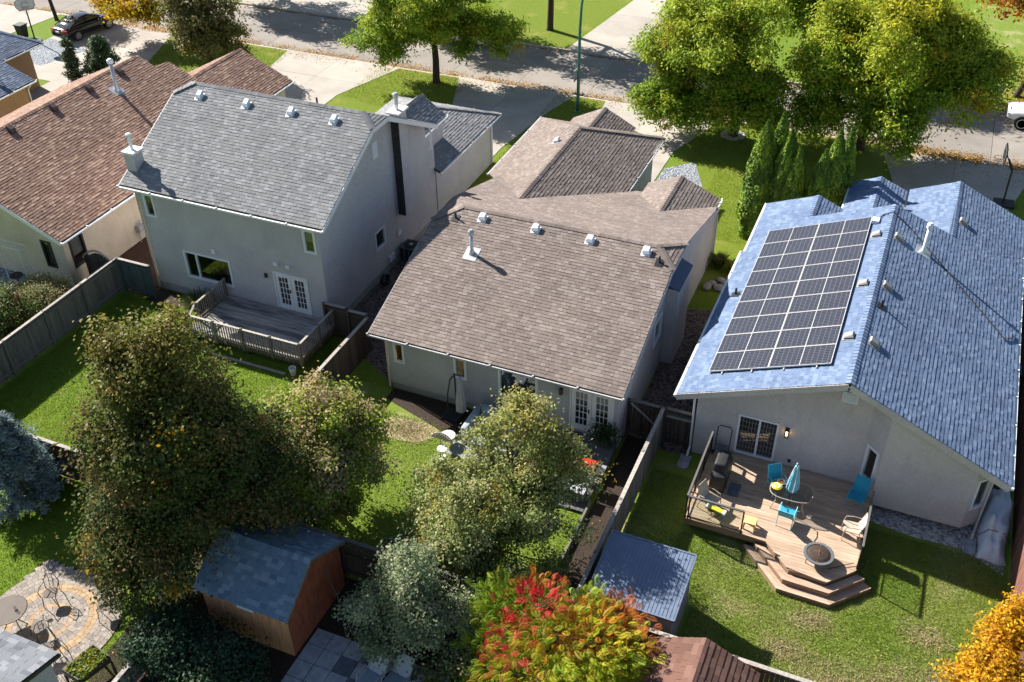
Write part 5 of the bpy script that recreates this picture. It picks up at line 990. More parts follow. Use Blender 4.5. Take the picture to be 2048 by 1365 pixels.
sumac('rusty orange sumac bush leaning on the metal shed', -4.9, 18.3, [(0,0,2.3,.8,.6,.9,'d'),(.5,-.3,2.0,.7,.6,.8,'d'),(-1.0,.1,2.4,.8,.6,.8,'g'),(-.4,-.6,2.4,.7,.6,.7,'o')], 800, SC_)
sumac('small orange-tipped sumac bush right beside the lattice fence end', -7.3, 18.1, [(0,.1,2.6,.6,.45,.6,'d'),(-.9,-.3,2.2,.9,.5,.8,'g')], 500, SC_)
def tuft(label, name, x, y, n, h, spread, cols, cat='plant', w=.018):
    t = thing(name, label, cat, (x, y, 0)); a = NR.uniform(0, 2*np.pi, n); ln = NR.uniform(.2, 1, n)*spread; hh = h*NR.uniform(.6, 1.1, n); o = np.stack([np.cos(a), np.sin(a), 0*a], 1)
    b = np.array([x, y, 0])+o*NR.uniform(0, .25, (n, 1))*spread; tip = b+o*ln[:, None]+np.stack([0*a, 0*a, hh], 1); mid = (b+tip)/2+np.stack([0*a, 0*a, hh*.18], 1); s = np.cross(o, [0, 0, 1.])*w
    C = np.array(cols)[NR.integers(0, len(cols), n)]*NR.uniform(.75, 1.25, (n, 1))
    return npobj('leaf_blades', np.concatenate([np.stack([b-s, b+s, mid+s, mid-s], 1), np.stack([mid-s, mid+s, tip+s*.2, tip-s*.2], 1)]), 4, 'leaf', np.concatenate([C, C]), t)
tuft('dark arching ornamental grass clump beside the grey deck stairs', 'ornamental_grass', -28.5, 29.5, 900, .85, .8, [(.07,.11,.04),(.10,.13,.05),(.16,.15,.07)])
tuft('yellow-green grass clump at the gravel bed edge', 'ornamental_grass', -9.7, 46.6, 350, .7, .5, [(.30,.26,.08),(.22,.24,.06)])
tuft('lime hosta in the gravel bed behind the small gable', 'hosta_plant', -10.5, 45.6, 160, .4, .6, [(.30,.34,.05),(.24,.32,.04)], w=.07)
tuft('yellow-leaved perennial in the gravel bed beside the lawn', 'hosta_plant', -10.9, 47.1, 160, .45, .55, [(.36,.34,.05),(.26,.30,.05)], w=.06)
tuft('green perennial beside the bungalow corner rocks', 'garden_plant', -7.4, 42.0, 240, .7, .55, [(.13,.18,.04),(.2,.2,.06)], w=.03)
tuft('yellow perennial on the side lawn behind the bungalow corner', 'garden_plant', -6.6, 41.8, 240, .6, .45, [(.36,.30,.05),(.24,.26,.05)], w=.04)
tuft('white-edged hosta by the low plank fence', 'hosta_plant', -18.9, 14.3, 200, .4, .5, [(.30,.34,.22),(.16,.24,.10)], w=.06)
# ------------------------------------------------------------------ grass blades and fallen leaves
def blades(name, rects, dens, cols, holes=(), h=.065, dry=()):
    V = []; C = []
    for x0, y0, x1, y1 in rects:
        n = int((x1-x0)*(y1-y0)*dens); p = np.stack([NR.uniform(x0, x1, n), NR.uniform(y0, y1, n), np.full(n, .004)], 1)
        for hp in holes:
            if len(hp) == 4 and not isinstance(hp[0], tuple): a, b, c, d = hp; hp = [(a,b),(c,b),(c,d),(a,d)]
            m_ = np.zeros(len(p), bool)
            for i in range(len(hp)):
                (xa, ya), (xb, yb) = hp[i], hp[(i+1) % len(hp)]
                if ya != yb: m_ ^= ((ya > p[:, 1]) != (yb > p[:, 1])) & (p[:, 0] < (xb-xa)*(p[:, 1]-ya)/(yb-ya)+xa)
            p = p[~m_]
        n = len(p); a = NR.uniform(0, 2*np.pi, n); s = np.stack([np.cos(a), np.sin(a), 0*a], 1)*.011; tip = p+np.stack([NR.normal(0, .03, n), NR.normal(0, .03, n), h*NR.uniform(.5, 1.2, n)], 1)
        dr = np.zeros(n)
        for x_, y_, r_ in dry: dr = np.maximum(dr, np.exp(-(((p[:, 0]-x_)/r_)**2+((p[:, 1]-y_)/(r_*.7))**2)*(1+.5*np.sin(p[:, 0]*5)*np.sin(p[:, 1]*6)))*NR.uniform(.3, 1.2, n))
        V.append(np.stack([p-s, p+s, tip], 1)); f = np.clip(.5+.5*np.sin(p[:, 0]*1.3+np.sin(p[:, 1]*1.7)*1.5)*np.sin(p[:, 1]*1.1+p[:, 0]*.6)+NR.normal(0, .25, n), 0, 1)[:, None]
        c_ = np.array(cols[0])*(1-f)+np.array(cols[1])*f; dr = np.clip(dr, 0, 1)[:, None]; C.append((c_*(1-dr)+np.array([.50,.42,.24])*dr)*NR.uniform(.65, 1.3, (n, 1)))
    kind(npobj(name, np.concatenate(V), 3, 'leaf', np.concatenate(C)), 'stuff')
blades('grass', [(-6.3,19.2,6.1,27.5)], 1500, [(.18,.27,.035),(.35,.37,.11)], dry=[(1.2,20.6,1.1),(3.2,21.2,1.0),(2.6,19.7,.9),(-.2,21.3,.7),(4.6,21.9,.9),(-1.6,22.4,.5),(.4,22.6,.6),(3.9,23.4,.6)], holes=[[(-4.45,24.9),(-2.32,24.9),(-.9,23.4),(.85,23.4),(2.0,24.62),(1.5,25),(1.5,29),(-4.45,29)],(-6.2,19.5,-3.3,22)])
blades('grass', [(-19.6,18.9,-8.0,26.6)], 800, [(.20,.31,.03),(.34,.39,.09)], [(-10.4,24.2,-7.8,28)])
blades('grass', [(-32.8,18.9,-20,29.4)], 700, [(.15,.26,.022),(.24,.32,.04)], [(-27.6,27.4,-21.6,30)])
blades('grass', [(-12,44.5,-2.5,58.3),(-35,52.5,-28,58.3),(-22,42,-19,58.2),(-51,50,-42,58.2)], 200, [(.17,.25,.02),(.30,.34,.05)], [(-12.8,43.5,-9.9,52),(-35,46,-33.6,53)], .1)
blades('grass', [(-30,11.5,-18.3,18.5)], 500, [(.14,.24,.022),(.23,.30,.04)], [sqr,(-17.5,15,-14,18.5)])
def litter(name, segs, dens, cols, size=.09):
    V = []; C = []
    for x0, x1, yc, w, z in segs:
        n = int((x1-x0)*dens); x = NR.uniform(x0, x1, n); keep = NR.random(n) < .35+.65*(np.sin(x*.9)+np.sin(x*2.3+1) > -.4); x = x[keep]; n = len(x)
        p = np.stack([x, yc+NR.normal(0, w, n), z+NR.uniform(.004, .03, n)], 1); N = unit(np.array([0, 0, 1.])+NR.normal(size=(n, 3))*.45)
        V.append(leaves(p, N, size, size*.7)); C.append(np.array(cols)[NR.integers(0, len(cols), n)]*NR.uniform(.7, 1.25, (n, 1)))
    kind(npobj(name, np.concatenate(V), 4, 'leaf', np.concatenate(C)), 'stuff')
LC = [(.55,.30,.03),(.62,.40,.08),(.45,.24,.05),(.34,.20,.09)]
litter('fallen_leaves', [(-70,16,KY0+.2,.13,KD+.02),(-70,16,KY0+.55,.28,KD+.03)], 130, LC)
litter('fallen_leaves', [(-66,16,KY1-.2,.12,KD+.02)], 42, LC)
litter('fallen_leaves', [(-52,8,KY0-.5,.5,.01),(2.2,14,67.0,.9,.01),(2.2,14,67.5,1.6,.01),(2.2,14,67.5,1.6,.01),(2.2,14,70.5,2.5,.01),(2.2,14,70.5,2.5,.01),(-1,9,KY0-.3,.3,.02),(-1,9,KY0-.3,.3,.02),(-1.6,6.4,57.4,.9,.025),(-1,6,54,2.5,.025),(-31.5,-28.5,57.6,.7,.01)], 45, LC)
litter('fallen_leaves', [(-6.2,6,22.5,2.4,.02),(-19.5,-8.5,22.5,2.5,.02),(-30,-19,14.5,1.8,.03),(-19.5,-7,15.5,1.5,.02),(-7.7,-6.5,22,2,.03)], 9, LC, .07)
litter('fallen_leaves', [(2.2,14,66.8,.6,.01),(2.2,14,68.2,1.2,.01),(2.2,12,71.5,2.2,.01)], 330, LC, .12)
litter('fallen_leaves', [(-2,6.5,KY0-.25,.2,.015),(-60,-52,KY0-.2,.2,.02)], 160, LC, .1)
# dry patch on the bungalow lawn
sheet('bare_patch', [(-15.85+1.15*math.cos(a)*(1+.18*math.sin(3*a)), 25.9+.72*math.sin(a)*(1+.15*math.sin(2*a+1))) for a in np.linspace(0, 2*math.pi, 24)[:-1]], 'dry_straw' if 'dry_straw' in MATS else plain('dry_straw', (.42,.33,.20), .95, var=.35, scale=9, bump=.8).name, .016)
n = 1500; p = np.stack([-15.85+NR.normal(0,.5,n), 25.9+NR.normal(0,.34,n), np.full(n,.03)],1); kind(npobj('straw', leaves(p, unit(np.array([0,0,1.])+NR.normal(size=(n,3))*.4), .12, .02), 4, 'leaf', np.array([.45,.36,.22])*NR.uniform(.5,1.2,(n,1))), 'stuff')

pts_ = [(1.2,20.6,.7),(3.2,21.2,.7),(2.6,19.8,.6),(-.2,21.3,.45),(4.6,21.9,.6),(3.9,23.4,.4),(.4,22.7,.35),(-13.0,24.2,.5),(-12.4,22.6,.4),(-27,23,.35)]
q_ = np.concatenate([np.stack([x+NR.normal(0,r,int(1500*r)), y+NR.normal(0,r*.65,int(1500*r)), NR.uniform(.03,.075,int(1500*r))],1) for x, y, r in pts_]); n = len(q_)
kind(npobj('dry_grass', leaves(q_, unit(np.array([0,0,1.])+NR.normal(size=(n,3))*.5), .11, .022), 4, 'leaf', np.array([.48,.40,.22])*NR.uniform(.55,1.2,(n,1))), 'stuff')
# ------------------------------------------------------------------ vehicles
def paint_mat(name, c, rough=.18): t = NT(name).set(rough, 0, .5); t.col(c); t.b.inputs['Coat Weight'].default_value = .6; t.b.inputs['Coat Roughness'].default_value = .05
paint_mat('paint_black', (.006,.006,.008)); paint_mat('paint_white', (.74,.75,.76)); plain('tyre', (.018,.018,.018), .85); plain('rim', (.55,.56,.58), .3, .8, var=.05)
NT('car_glass').set(.04, 0, .9).col((.015,.02,.025)); NT('tail_red').set(.2).col((.55,.01,.012)); NT('lamp_clear').set(.1).col((.6,.62,.65)); plain('plate', (.75,.76,.78), .5, var=.02)
def loft(rings, caps=True):
    n = len(rings[0]); k = len(rings); m_ = MB(); fs = [(i*n+j, i*n+(j+1) % n, (i+1)*n+(j+1) % n, (i+1)*n+j) for i in range(k-1) for j in range(n)]
    if caps: fs += [tuple(range(n-1, -1, -1)), tuple(range((k-1)*n, k*n))]
    return m_.add([p for r in rings for p in r], fs)
def subd(o, lv=2):
    md = o.modifiers.new('smooth', 'SUBSURF'); md.levels = lv; md.render_levels = lv; o.data.shade_smooth(); return o
def car(name, label, loc, ang, paint, suv=False, W=.92):
    t = thing(name, label, 'car' if not suv else 'SUV', (0, 0, 0)); s = 1.0; dz = .22 if suv else 0
    if not suv:
        st = [(-2.42,.72,.42,.70,.74),(-2.36,.82,.30,.88,.94),(-2.1,.88,.27,.98,1.04),(-1.5,.92,.24,.99,1.05),(-.8,.92,.22,.97,1.0),(.3,.92,.22,.95,.98),(1.0,.92,.23,.93,.99),(1.6,.91,.25,.88,.94),(2.15,.84,.28,.76,.82),(2.36,.70,.34,.64,.68),(2.42,.55,.42,.56,.58)]
        gh = [(-1.95,1.02,.80),(-1.45,1.26,.72),(-.85,1.42,.64),(-.2,1.47,.62),(.3,1.43,.63),(.7,1.24,.70),(1.12,.98,.80)]; ro = (1, 4)
    else:
        st = [(-2.35,.80,.55,1.0,1.08),(-2.28,.88,.45,1.10,1.14),(-1.6,.94,.40,1.14,1.16),(-.6,.94,.38,1.13,1.15),(.6,.94,.38,1.12,1.16),(1.2,.93,.40,1.10,1.18),(1.9,.91,.44,1.04,1.12),(2.25,.86,.50,.96,1.02),(2.36,.76,.58,.86,.90)]
        gh = [(-2.25,1.12,.84),(-2.0,1.55,.76),(-1.5,1.74,.70),(-.3,1.78,.68),(.35,1.72,.68),(.75,1.5,.74),(1.3,1.14,.84)]; ro = (2, 4)
    rings = [[(x, -w*.8, zb), (x, -w*.97, zb+.1), (x, -w, (zb+zs)/2), (x, -w*.95, zs), (x, -w*.55, zt), (x, w*.55, zt), (x, w*.95, zs), (x, w, (zb+zs)/2), (x, w*.97, zb+.1), (x, w*.8, zb)] for x, w, zb, zs, zt in st]
    body = loft(rings).build('body', paint, t); subd(body)
    zb_ = 1.0 if not suv else 1.12
    rg = [[(x, -.84*W/.92 if i not in (0, len(gh)-1) else -.8, zb_-.1), (x, -w*1.02, (zb_+z)/2), (x, -w*.92, z-.03), (x, 0, z), (x, w*.92, z-.03), (x, w*1.02, (zb_+z)/2), (x, .84 if i not in (0, len(gh)-1) else .8, zb_-.1)] for i, (x, z, w) in enumerate(gh)]
    subd(loft(rg).build('windows', 'car_glass', t))
    rt_ = [[(x, -w*1.0, z-.055), (x, -w*.8, z+.012), (x, 0, z+.03), (x, w*.8, z+.012), (x, w*1.0, z-.055), (x, 0, z-.04)] for x, z, w in gh[ro[0]:ro[1]+1]]
    subd(loft(rt_).build('roof_panel', paint, t))
    for sg in (-1, 1):
        pm = MB()
        for i, j in ((0, 1), (1, 2), (len(gh)-2, len(gh)-1), (len(gh)-3, len(gh)-2)):
            a, b = gh[i], gh[j]; pm.tube([(a[0], sg*(a[2]*1.0), a[1]-.03), (b[0], sg*(b[2]*1.0), b[1]-.03)], .035, 6)
        xm = -.35; pm.tube([(xm, sg*.86, zb_-.03), (xm-.05, sg*.62, gh[3][1]-.04)], .03, 6); pm.build('pillars', paint, t)
        for x in ((-1.42, 1.42) if not suv else (-1.38, 1.42)):
            r = .335 if not suv else .38; w0 = sg*.74; w1 = sg*.935; wh = thing_part('wheel', t)
            MB().tube([(x, sg*.70, r+.03), (x, sg*.926, r+.03)], r+.055, 20).build('wheel_arch', 'black_metal', t)
            ty = MB().tube([(x, w0, r), (x, w1, r)], r, 22).build('tyre', 'tyre', wh); rm = MB().tube([(x, sg*.93, r), (x, sg*.942, r)], r*.2, 10)
            for k in range(5):
                a = k*2*math.pi/5; d_ = Vector((math.cos(a), 0, math.sin(a))); e = Vector((-d_.z, 0, d_.x)); c = Vector((x, sg*.94, r)); rm.add([c+d_*.05+e*.05, c+d_*r*.7+e*.055, c+d_*r*.7-e*.055, c+d_*.05-e*.05], [(0,1,2,3)])
            rm.build('rim', 'rim', wh); MB().lathe([(r*.74,-.006),(r*.74,.006),(r*.66,.006),(r*.66,-.006)], (0,0,0), 22).build('rim_ring', 'rim', wh); q = wh.children[-1] if False else bpy.data.objects[[o.name for o in COL.objects if o.name.startswith('rim_ring')][-1]]
            q.matrix_local = Matrix.Translation((x, sg*.941, r)) @ Matrix.Rotation(rad(90), 4, 'X')
        zl = .82 if not suv else .95
        MB().mbox(Matrix.Translation((-2.31, sg*.62, zl+.02)) @ Matrix.Rotation(rad(-sg*14), 4, 'Z'), .05, .23, .075).build('tail_light', 'tail_red', t)
        MB().mbox(Matrix.Translation((2.2, sg*.63, zl-.1)) @ Matrix.Rotation(rad(sg*-24), 4, 'Z'), .06, .2, .07).build('headlight', 'lamp_clear', t)
        MB().mbox(Matrix.Translation((.78, sg*.99, zb_+.05)), .09, .1, .065).build('mirror', paint, t)
    MB().box(-2.44,-.17,.72 if not suv else .8,-2.40,.17,.84 if not suv else .92).build('number_plate', 'plate', t)
    MB().box(2.3,-.5,.42 if not suv else .62,2.385,.5,.62 if not suv else .9).build('grille', 'black_metal', t)
    MB().box(-.95,-.03,gh[2][1],-.8,.03,gh[2][1]+.08).build('antenna', paint, t)
    t.location = loc; t.rotation_euler = (0, 0, ang); return t
def thing_part(name, parent):
    o = bpy.data.objects.new(name, None); COL.objects.link(o); o.parent = parent; ORG[o.name] = ORG[parent.name]; o.empty_display_size = .1; return o
car('parked_sedan', 'black sedan parked on the left driveway under the golden tree', (-58.75, 56.15, .02), rad(82), 'paint_black')
car('parked_car', 'white car parked across the street behind the ash tree', (-32.1, 64.75, KD+.03), rad(180), 'paint_white')
car('parked_suv', 'white SUV nose at the right edge on the far side of the street', (7.05, 64.75, KD+.03), rad(180), 'paint_white', suv=True)
# ------------------------------------------------------------------ street furniture
plain('lamp_green', (.05,.17,.15), .4, .2); plain('board_white', (.62,.62,.60), .4); plain('bin_black', (.018,.018,.02), .6)
lp = thing('street_lamp', 'tall green street lamp with curved arm at the strip of lawn', 'street lamp', (-19.85,56.3,0))
pts = [(-19.85,56.3,-.1),(-19.85,56.3,.9),(-19.85,56.3,5.2),(-19.83,56.4,6.6),(-19.8,56.8,7.8),(-19.75,57.6,8.6),(-19.7,58.8,9.0),(-19.65,60.0,9.1)]
MB().tube(pts, [.11,.105,.085,.075,.07,.065,.055,.05], 10).build('pole', 'lamp_green', lp, True); MB().lathe([(.18,0),(.18,.06),(.13,.1)], (-19.85,56.3,0), 10).build('base', 'lamp_green', lp)
MB().mbox(Matrix.Translation((-19.63,60.35,9.07)), .13, .38, .07).build('lamp_head', 'metal_grey', lp)
sg = MB().box(-20.0,56.0,2.1,-19.985,56.02,2.2); MB().box(-20.06,56.0,2.05,-20.02,56.5,2.75).build('sign_plate', 'metal_grey', lp); MB().tube([(-20.04,56.25,2.2),(-19.85,56.3,2.2)], .02, 5).build('sign_bracket', 'lamp_green', lp); MB().tube([(-20.04,56.25,2.6),(-19.85,56.3,2.6)], .02, 5).build('sign_bracket', 'lamp_green', lp)
def hoop(label, x, y, ang, h=2.75):
    t = thing('basketball_hoop', label, 'basketball hoop', (0,0,0)); MB().box(-.55,-.4,0,.45,.4,.16).build('base', 'bin_black', t)
    MB().tube([(0,0,.1),(.05,0,h-.6),(.35,0,h-.1)], .05, 8).build('pole', 'bin_black', t); MB().tube([(.0,0,h-.9),(.55,0,h+.25)], .03, 6).build('strut', 'bin_black', t)
    oc = [(-.62,-.1),(-.45,-.36),(.45,-.36),(.62,-.1),(.62,.22),(.4,.42),(-.4,.42),(-.62,.22)]
    MB().add([(.56,a,h+.15+b) for a, b in oc]+[(.60,a,h+.15+b) for a, b in oc], [tuple(range(8)), tuple(range(15,7,-1))]+[(i,(i+1)%8,8+(i+1)%8,8+i) for i in range(8)]).build('backboard', 'board_white', t)
    fr = MB(); P_ = [(.58,a*1.02,h+.15+b*1.02) for a, b in oc]; fr.tube(P_+[P_[0]], .03, 6); fr.tube([(.61,-.22,h+.0),(.61,.22,h+.0),(.61,.22,h+.3),(.61,-.22,h+.3),(.61,-.22,h)], .012, 5); fr.build('backboard_frame', 'bin_black', t)
    rimp = [(.84+.22*math.cos(a), .22*math.sin(a), h-.08) for a in np.linspace(0, 2*math.pi, 17)]; MB().tube(rimp, .012, 5, False).build('rim', 'paint_orange' if 'paint_orange' in MATS else plain('paint_orange', (.5,.1,.02), .5).name, t)
    net = MB()
    for k in range(8):
        a = k*math.pi/4; net.tube([(.84+.22*math.cos(a), .22*math.sin(a), h-.08), (.84+.11*math.cos(a+.3), .11*math.sin(a+.3), h-.46)], .006, 4)
    net.build('net', 'board_white', t); t.location = (x, y, .02); t.rotation_euler = (0, 0, ang)
hoop('basketball hoop with white backboard beside the far left garage', -60.9, 53.2, rad(-40)); hoop('black basketball hoop seen edge-on behind the blue roof', 5.0, 53.6, rad(183), 2.7)
wb = thing('wheeled_bin', 'black wheeled bin beside the white basketball hoop', 'bin', (-62.3,53.5,0)); MB().add([(-62.55,53.25,.08),(-62.05,53.25,.08),(-62.05,53.75,.08),(-62.55,53.75,.08),(-62.62,53.18,1.0),(-61.98,53.18,1.0),(-61.98,53.82,1.0),(-62.62,53.82,1.0)], [(3,2,1,0),(4,5,6,7),(0,1,5,4),(1,2,6,5),(2,3,7,6),(3,0,4,7)]).build('body','bin_black',wb)
MB().box(-62.66,53.14,1.0,-61.94,53.86,1.07).build('lid','bin_black',wb)
for y in (53.3,53.7): MB().tube([(-62.6,y-.04,.1),(-62.6,y+.04,.1)], .1, 12).build('wheel','tyre',wb)
plain('sign_blue', (.06,.2,.4), .6)
for lab, x, y in (('white yard sign with blue band on the far leafy lawn', 4.1,68.3),('small white yard sign beside the right cedars', -1.4,52.6)):
    ys = thing('yard_sign', lab, 'sign', (x, y, 0)); k = .75 if y < 60 else 1; MB().box(x-.33*k,y,.28,x+.33*k,y+.012,.75*k).build('panel','white_paint',ys); MB().box(x-.31*k,y-.004,.3,x+.31*k,y-.001,.4).build('band','sign_blue',ys)
    for dx in (-.22,.22): MB().tube([(x+dx*k,y+.006,0),(x+dx*k,y+.006,.3)], .008, 5).build('stake','black_metal',ys)
tr = thing('tree_ring', 'pale stone mulch ring around the ash trunk left of the cedars', 'tree ring', (-10.1,56.6,0)); MB().lathe([(.75,0),(.72,.07),(.5,.08),(.3,.05)], (-10.1,56.6,.0), 20).build('stones','gravel_white',tr)
# ------------------------------------------------------------------ deck furniture
plain('turquoise', (.02,.30,.44), .7, var=.1); plain('turq_pale', (.20,.55,.68), .8); plain('beige_fabric', (.50,.42,.33), .85); plain('beige_metal', (.42,.36,.30), .5, .2); plain('cover_black', (.022,.022,.024), .55, var=.3, scale=5, bump=.6, bscale=6)
def sling(name, label, x, y, z, ang, fab, met, group=None, h=.95):
    t = thing(name, label, 'chair', (0,0,0), group); 
    MB().add([(-.25,-.24,.42),(.25,-.24,.42),(.25,.22,.38),(-.25,.22,.38),(-.25,-.24,.445),(.25,-.24,.445),(.25,.22,.405),(-.25,.22,.405)], [(3,2,1,0),(4,5,6,7),(0,1,5,4),(1,2,6,5),(2,3,7,6),(3,0,4,7)]).build('seat', fab, t)
    MB().slab([(-.25,.22,.40),(.25,.22,.40),(.24,.42,h),(-.24,.42,h)], .025, False).build('backrest', fab, t)
    for s in (-1, 1):
        MB().tube([(s*.27,-.27,0),(s*.27,-.25,.42),(s*.27,-.2,.62),(s*.28,.05,.65),(s*.27,.3,.62)], .016, 6).build('arm', met, t)
        MB().tube([(s*.26,.36,0),(s*.26,.24,.42),(s*.25,.42,h+.01)], .016, 6).build('leg', met, t); MB().tube([(s*.27,-.25,.42),(s*.26,.24,.40)], .014, 6).build('side_rail', met, t)
    MB().tube([(-.25,.42,h+.01),(.25,.42,h+.01)], .016, 6).build('top_rail', met, t); MB().tube([(-.27,-.25,.41),(.27,-.25,.41)], .014, 6).build('front_rail', met, t)
    t.location = (x, y, z); t.rotation_euler = (0, 0, ang); return t
GQ = 'turquoise deck chairs'
sling('patio_chair', 'turquoise chair behind the glass table near the sliding door', -1.75, 27.45, .6, rad(35), 'turquoise', 'turq_pale', GQ); sling('patio_chair', 'turquoise chair with its back to the lawn in front of the glass table', -1.15, 26.15, .6, rad(176), 'turquoise', 'turq_pale', GQ, .8); sling('patio_chair', 'turquoise chair against the house wall at the right rail', .95, 27.85, .6, rad(-12), 'turquoise', 'turquoise', GQ, 1.0)
sling('patio_chair', 'beige cushioned chair against the right deck railing', .98, 26.3, .6, rad(-82), 'beige_fabric', 'beige_metal', 'beige deck chairs'); sling('patio_chair', 'beige chair in the front left deck corner beside the covered grill', -3.75, 25.75, .6, rad(70), 'beige_fabric', 'beige_metal', 'beige deck chairs')
tb = thing('patio_table', 'glass patio table with closed turquoise umbrella standing in it', 'table', (-1.2,26.95,.6))
def rr(cx, cy, a, b, n=24, p=3.0): return [(cx+a*abs(math.cos(q))**(2/p)*math.copysign(1, math.cos(q)), cy+b*abs(math.sin(q))**(2/p)*math.copysign(1, math.sin(q))) for q in np.linspace(0, 2*math.pi, n+1)[:-1]]
MB().prism(rr(-1.2,26.95,.72,.48), 1.295, 1.305).build('glass_top', 'table_glass', tb); P_ = [(x,y,1.29) for x, y in rr(-1.2,26.95,.73,.49)]; MB().tube(P_+[P_[0]], .018, 6, False).build('rim', 'beige_metal', tb)
for sx in (-1, 1):
    for sy in (-1, 1): MB().tube([(-1.2+sx*.6,26.95+sy*.4,.6),(-1.2+sx*.45,26.95+sy*.28,.95),(-1.2+sx*.5,26.95+sy*.32,1.28)], .018, 6).build('leg', 'beige_metal', tb)
def umbrella(name, label, x, y, z0, h, mat, stripe, r=.17, pole=.02):
    t = thing(name, label, 'umbrella', (x, y, z0)); MB().tube([(x,y,z0),(x,y,z0+h)], pole, 8).build('pole', 'black_metal', t); n = 24; rings = []
    for f, q in ((.36,.75),(.42,1.0),(.6,.9),(.8,.62),(.93,.34),(1.0,.06)):
        rings.append([(x+r*q*(1+.22*math.cos(8*a+f*2))*math.cos(a+f*.6), y+r*q*(1+.22*math.cos(8*a+f*2))*math.sin(a+f*.6), z0+h*f) for a in np.linspace(0, 2*math.pi, n+1)[:-1]])
    c = loft(rings).build('canopy', mat, t, True)
    if stripe:
        for k in range(4):
            a = k*math.pi/2; st = [(x+r*q*1.24*math.cos(a+f*.6), y+r*q*1.24*math.sin(a+f*.6), z0+h*f) for f, q in ((.38,.85),(.42,1.0),(.6,.9),(.8,.62),(.95,.3))]; MB().tube(st, .014, 5).build('pale_fold', stripe, c)
    MB().lathe([(.02,0),(.03,.03),(.005,.08)], (x,y,z0+h), 8).build('finial', 'white_vinyl', t)
    return t
umbrella('patio_umbrella', 'closed turquoise umbrella in the glass table', -1.2, 26.95, .62, 1.95, 'turq_pale', 'white_vinyl', .17)
plain('tray_yellow', (.72,.55,.04), .6); plain('fruit_red', (.35,.05,.03), .5); plain('orange_fruit', (.6,.2,.02), .5)
ty_ = thing('cushion', 'yellow patterned cushion on the left end of the glass table', 'cushion', (-1.72,26.92,1.306)); MB().lathe([(.02,0),(.17,.02),(.19,.06),(.12,.1)], (-1.72,26.92,1.306), 12).build('pad','tray_yellow',ty_)
for k in range(6): a = k*1.05; MB().lathe([(.035,0),(.03,.012)], (-1.72+.1*math.cos(a),26.92+.1*math.sin(a),1.395), 8).build('dot','white_vinyl',ty_)
bw = thing('fruit_bowl', 'bowl of red fruit on the glass table beside the yellow cushion', 'bowl', (-1.62,27.18,1.306)); MB().lathe([(.06,0),(.14,.06),(.15,.07),(.05,.015)], (-1.62,27.18,1.306), 14).build('dish','white_vinyl',bw)
for k in range(5): MB().lathe([(.01,-.04),(.035,-.02),(.04,0),(.03,.025),(.008,.036)], (-1.62+.06*math.cos(k*1.3),27.18+.06*math.sin(k*1.3),1.395), 8).build('fruit','fruit_red' if k % 2 else 'orange_fruit',bw)
ma = thing('magazine', 'folded black and white magazine on the glass table', 'magazine', (-1.42,27.3,1.307)); MB().mbox(Matrix.Translation((-1.42,27.3,1.318)) @ Matrix.Rotation(rad(30),4,'Z'), .14, .1, .01).build('pages','white_vinyl',ma)
for k in range(3): MB().mbox(Matrix.Translation((-1.42,27.3,1.3285)) @ Matrix.Rotation(rad(30),4,'Z') @ Matrix.Translation((-.07+.07*k,.01,0)), .025, .06, .0005).build('print','black_metal',ma)
gr = thing('covered_grill', 'barbecue under a black cover beside the sliding door', 'grill', (-3.75,27.2,.6))
rg = [[(-3.75+a*w_, 27.25+b*d_, z_) for a, b in ((-1,-1),(0,-1.03),(1,-1),(1.05,-.4),(1,.3),(1,1),(0,1.02),(-1,1),(-1.04,.4),(-1,-.3))] for z_, w_, d_ in ((.62,.29,.66),(.9,.27,.70),(1.25,.26,.66),(1.33,.25,.62),(1.4,.25,.46),(1.68,.22,.42),(1.74,.17,.36))]
cv = loft(rg).build('cover','cover_black',gr); md = cv.modifiers.new('soft','BEVEL'); md.width = .035; md.segments = 2; cv.data.shade_smooth()
for sx in (-.22,.22):
    for sy in (-.55,.55): MB().tube([(-3.75+sx,27.25+sy-.03,.65),(-3.75+sx,27.25+sy+.03,.65)],.05,10).build('wheel','tyre',gr)
tag(MB().box(-3.35,26.6,.602,-2.95,27.3,.612).build('deck_mat','slab_dark',org=(-3.15,26.95,.6)), 'dark mat on the deck boards right of the covered grill', 'mat')
hc = thing('hand_cart', 'black folding cart leaning on the wall left of the sliding door', 'cart', (-4.0,28.6,.6))
MB().tube([(-4.3,28.55,.65),(-4.3,28.8,1.7),(-4.22,28.83,1.78),(-3.86,28.83,1.78),(-3.78,28.8,1.7),(-3.78,28.55,.65)], .02, 7).build('frame','black_metal',hc); MB().slab([(-4.3,28.5,.8),(-3.78,28.5,.8),(-3.78,28.62,1.08),(-4.3,28.62,1.08)],.03,False).build('bed','slab_dark',hc)
for x in (-4.34,-3.74): MB().tube([(x-.02,28.5,.7),(x+.02,28.5,.7)],.1,12).build('wheel','tyre',hc)
fp = thing('fire_pit', 'round steel fire pit with mesh lid near the deck steps', 'fire pit', (.16,24.75,.6)); plain('pit_steel', (.16,.18,.19), .5, .3); plain('pit_mesh', (.045,.028,.018), .8, var=.4, scale=20)
MB().lathe([(.2,.12),(.34,.2),(.42,.32),(.50,.33),(.50,.37),(.41,.37),(.38,.3)], (.16,24.75,.6), 24).build('bowl','pit_steel',fp,False); MB().lathe([(.395,.35),(.3,.4),(.12,.44),(.02,.45)], (.16,24.75,.6), 20).build('mesh_lid','pit_mesh',fp)
plain('copper', (.45,.22,.10), .4, .5); MB().tube([(.16-.39,24.75,.955),(.16,24.75,1.065),(.16+.39,24.75,.955)],.012,5).build('lid_strap','copper',fp); MB().tube([(.16,24.75-.39,.955),(.16,24.75,1.067),(.16,24.75+.39,.955)],.012,5).build('lid_strap','copper',fp)
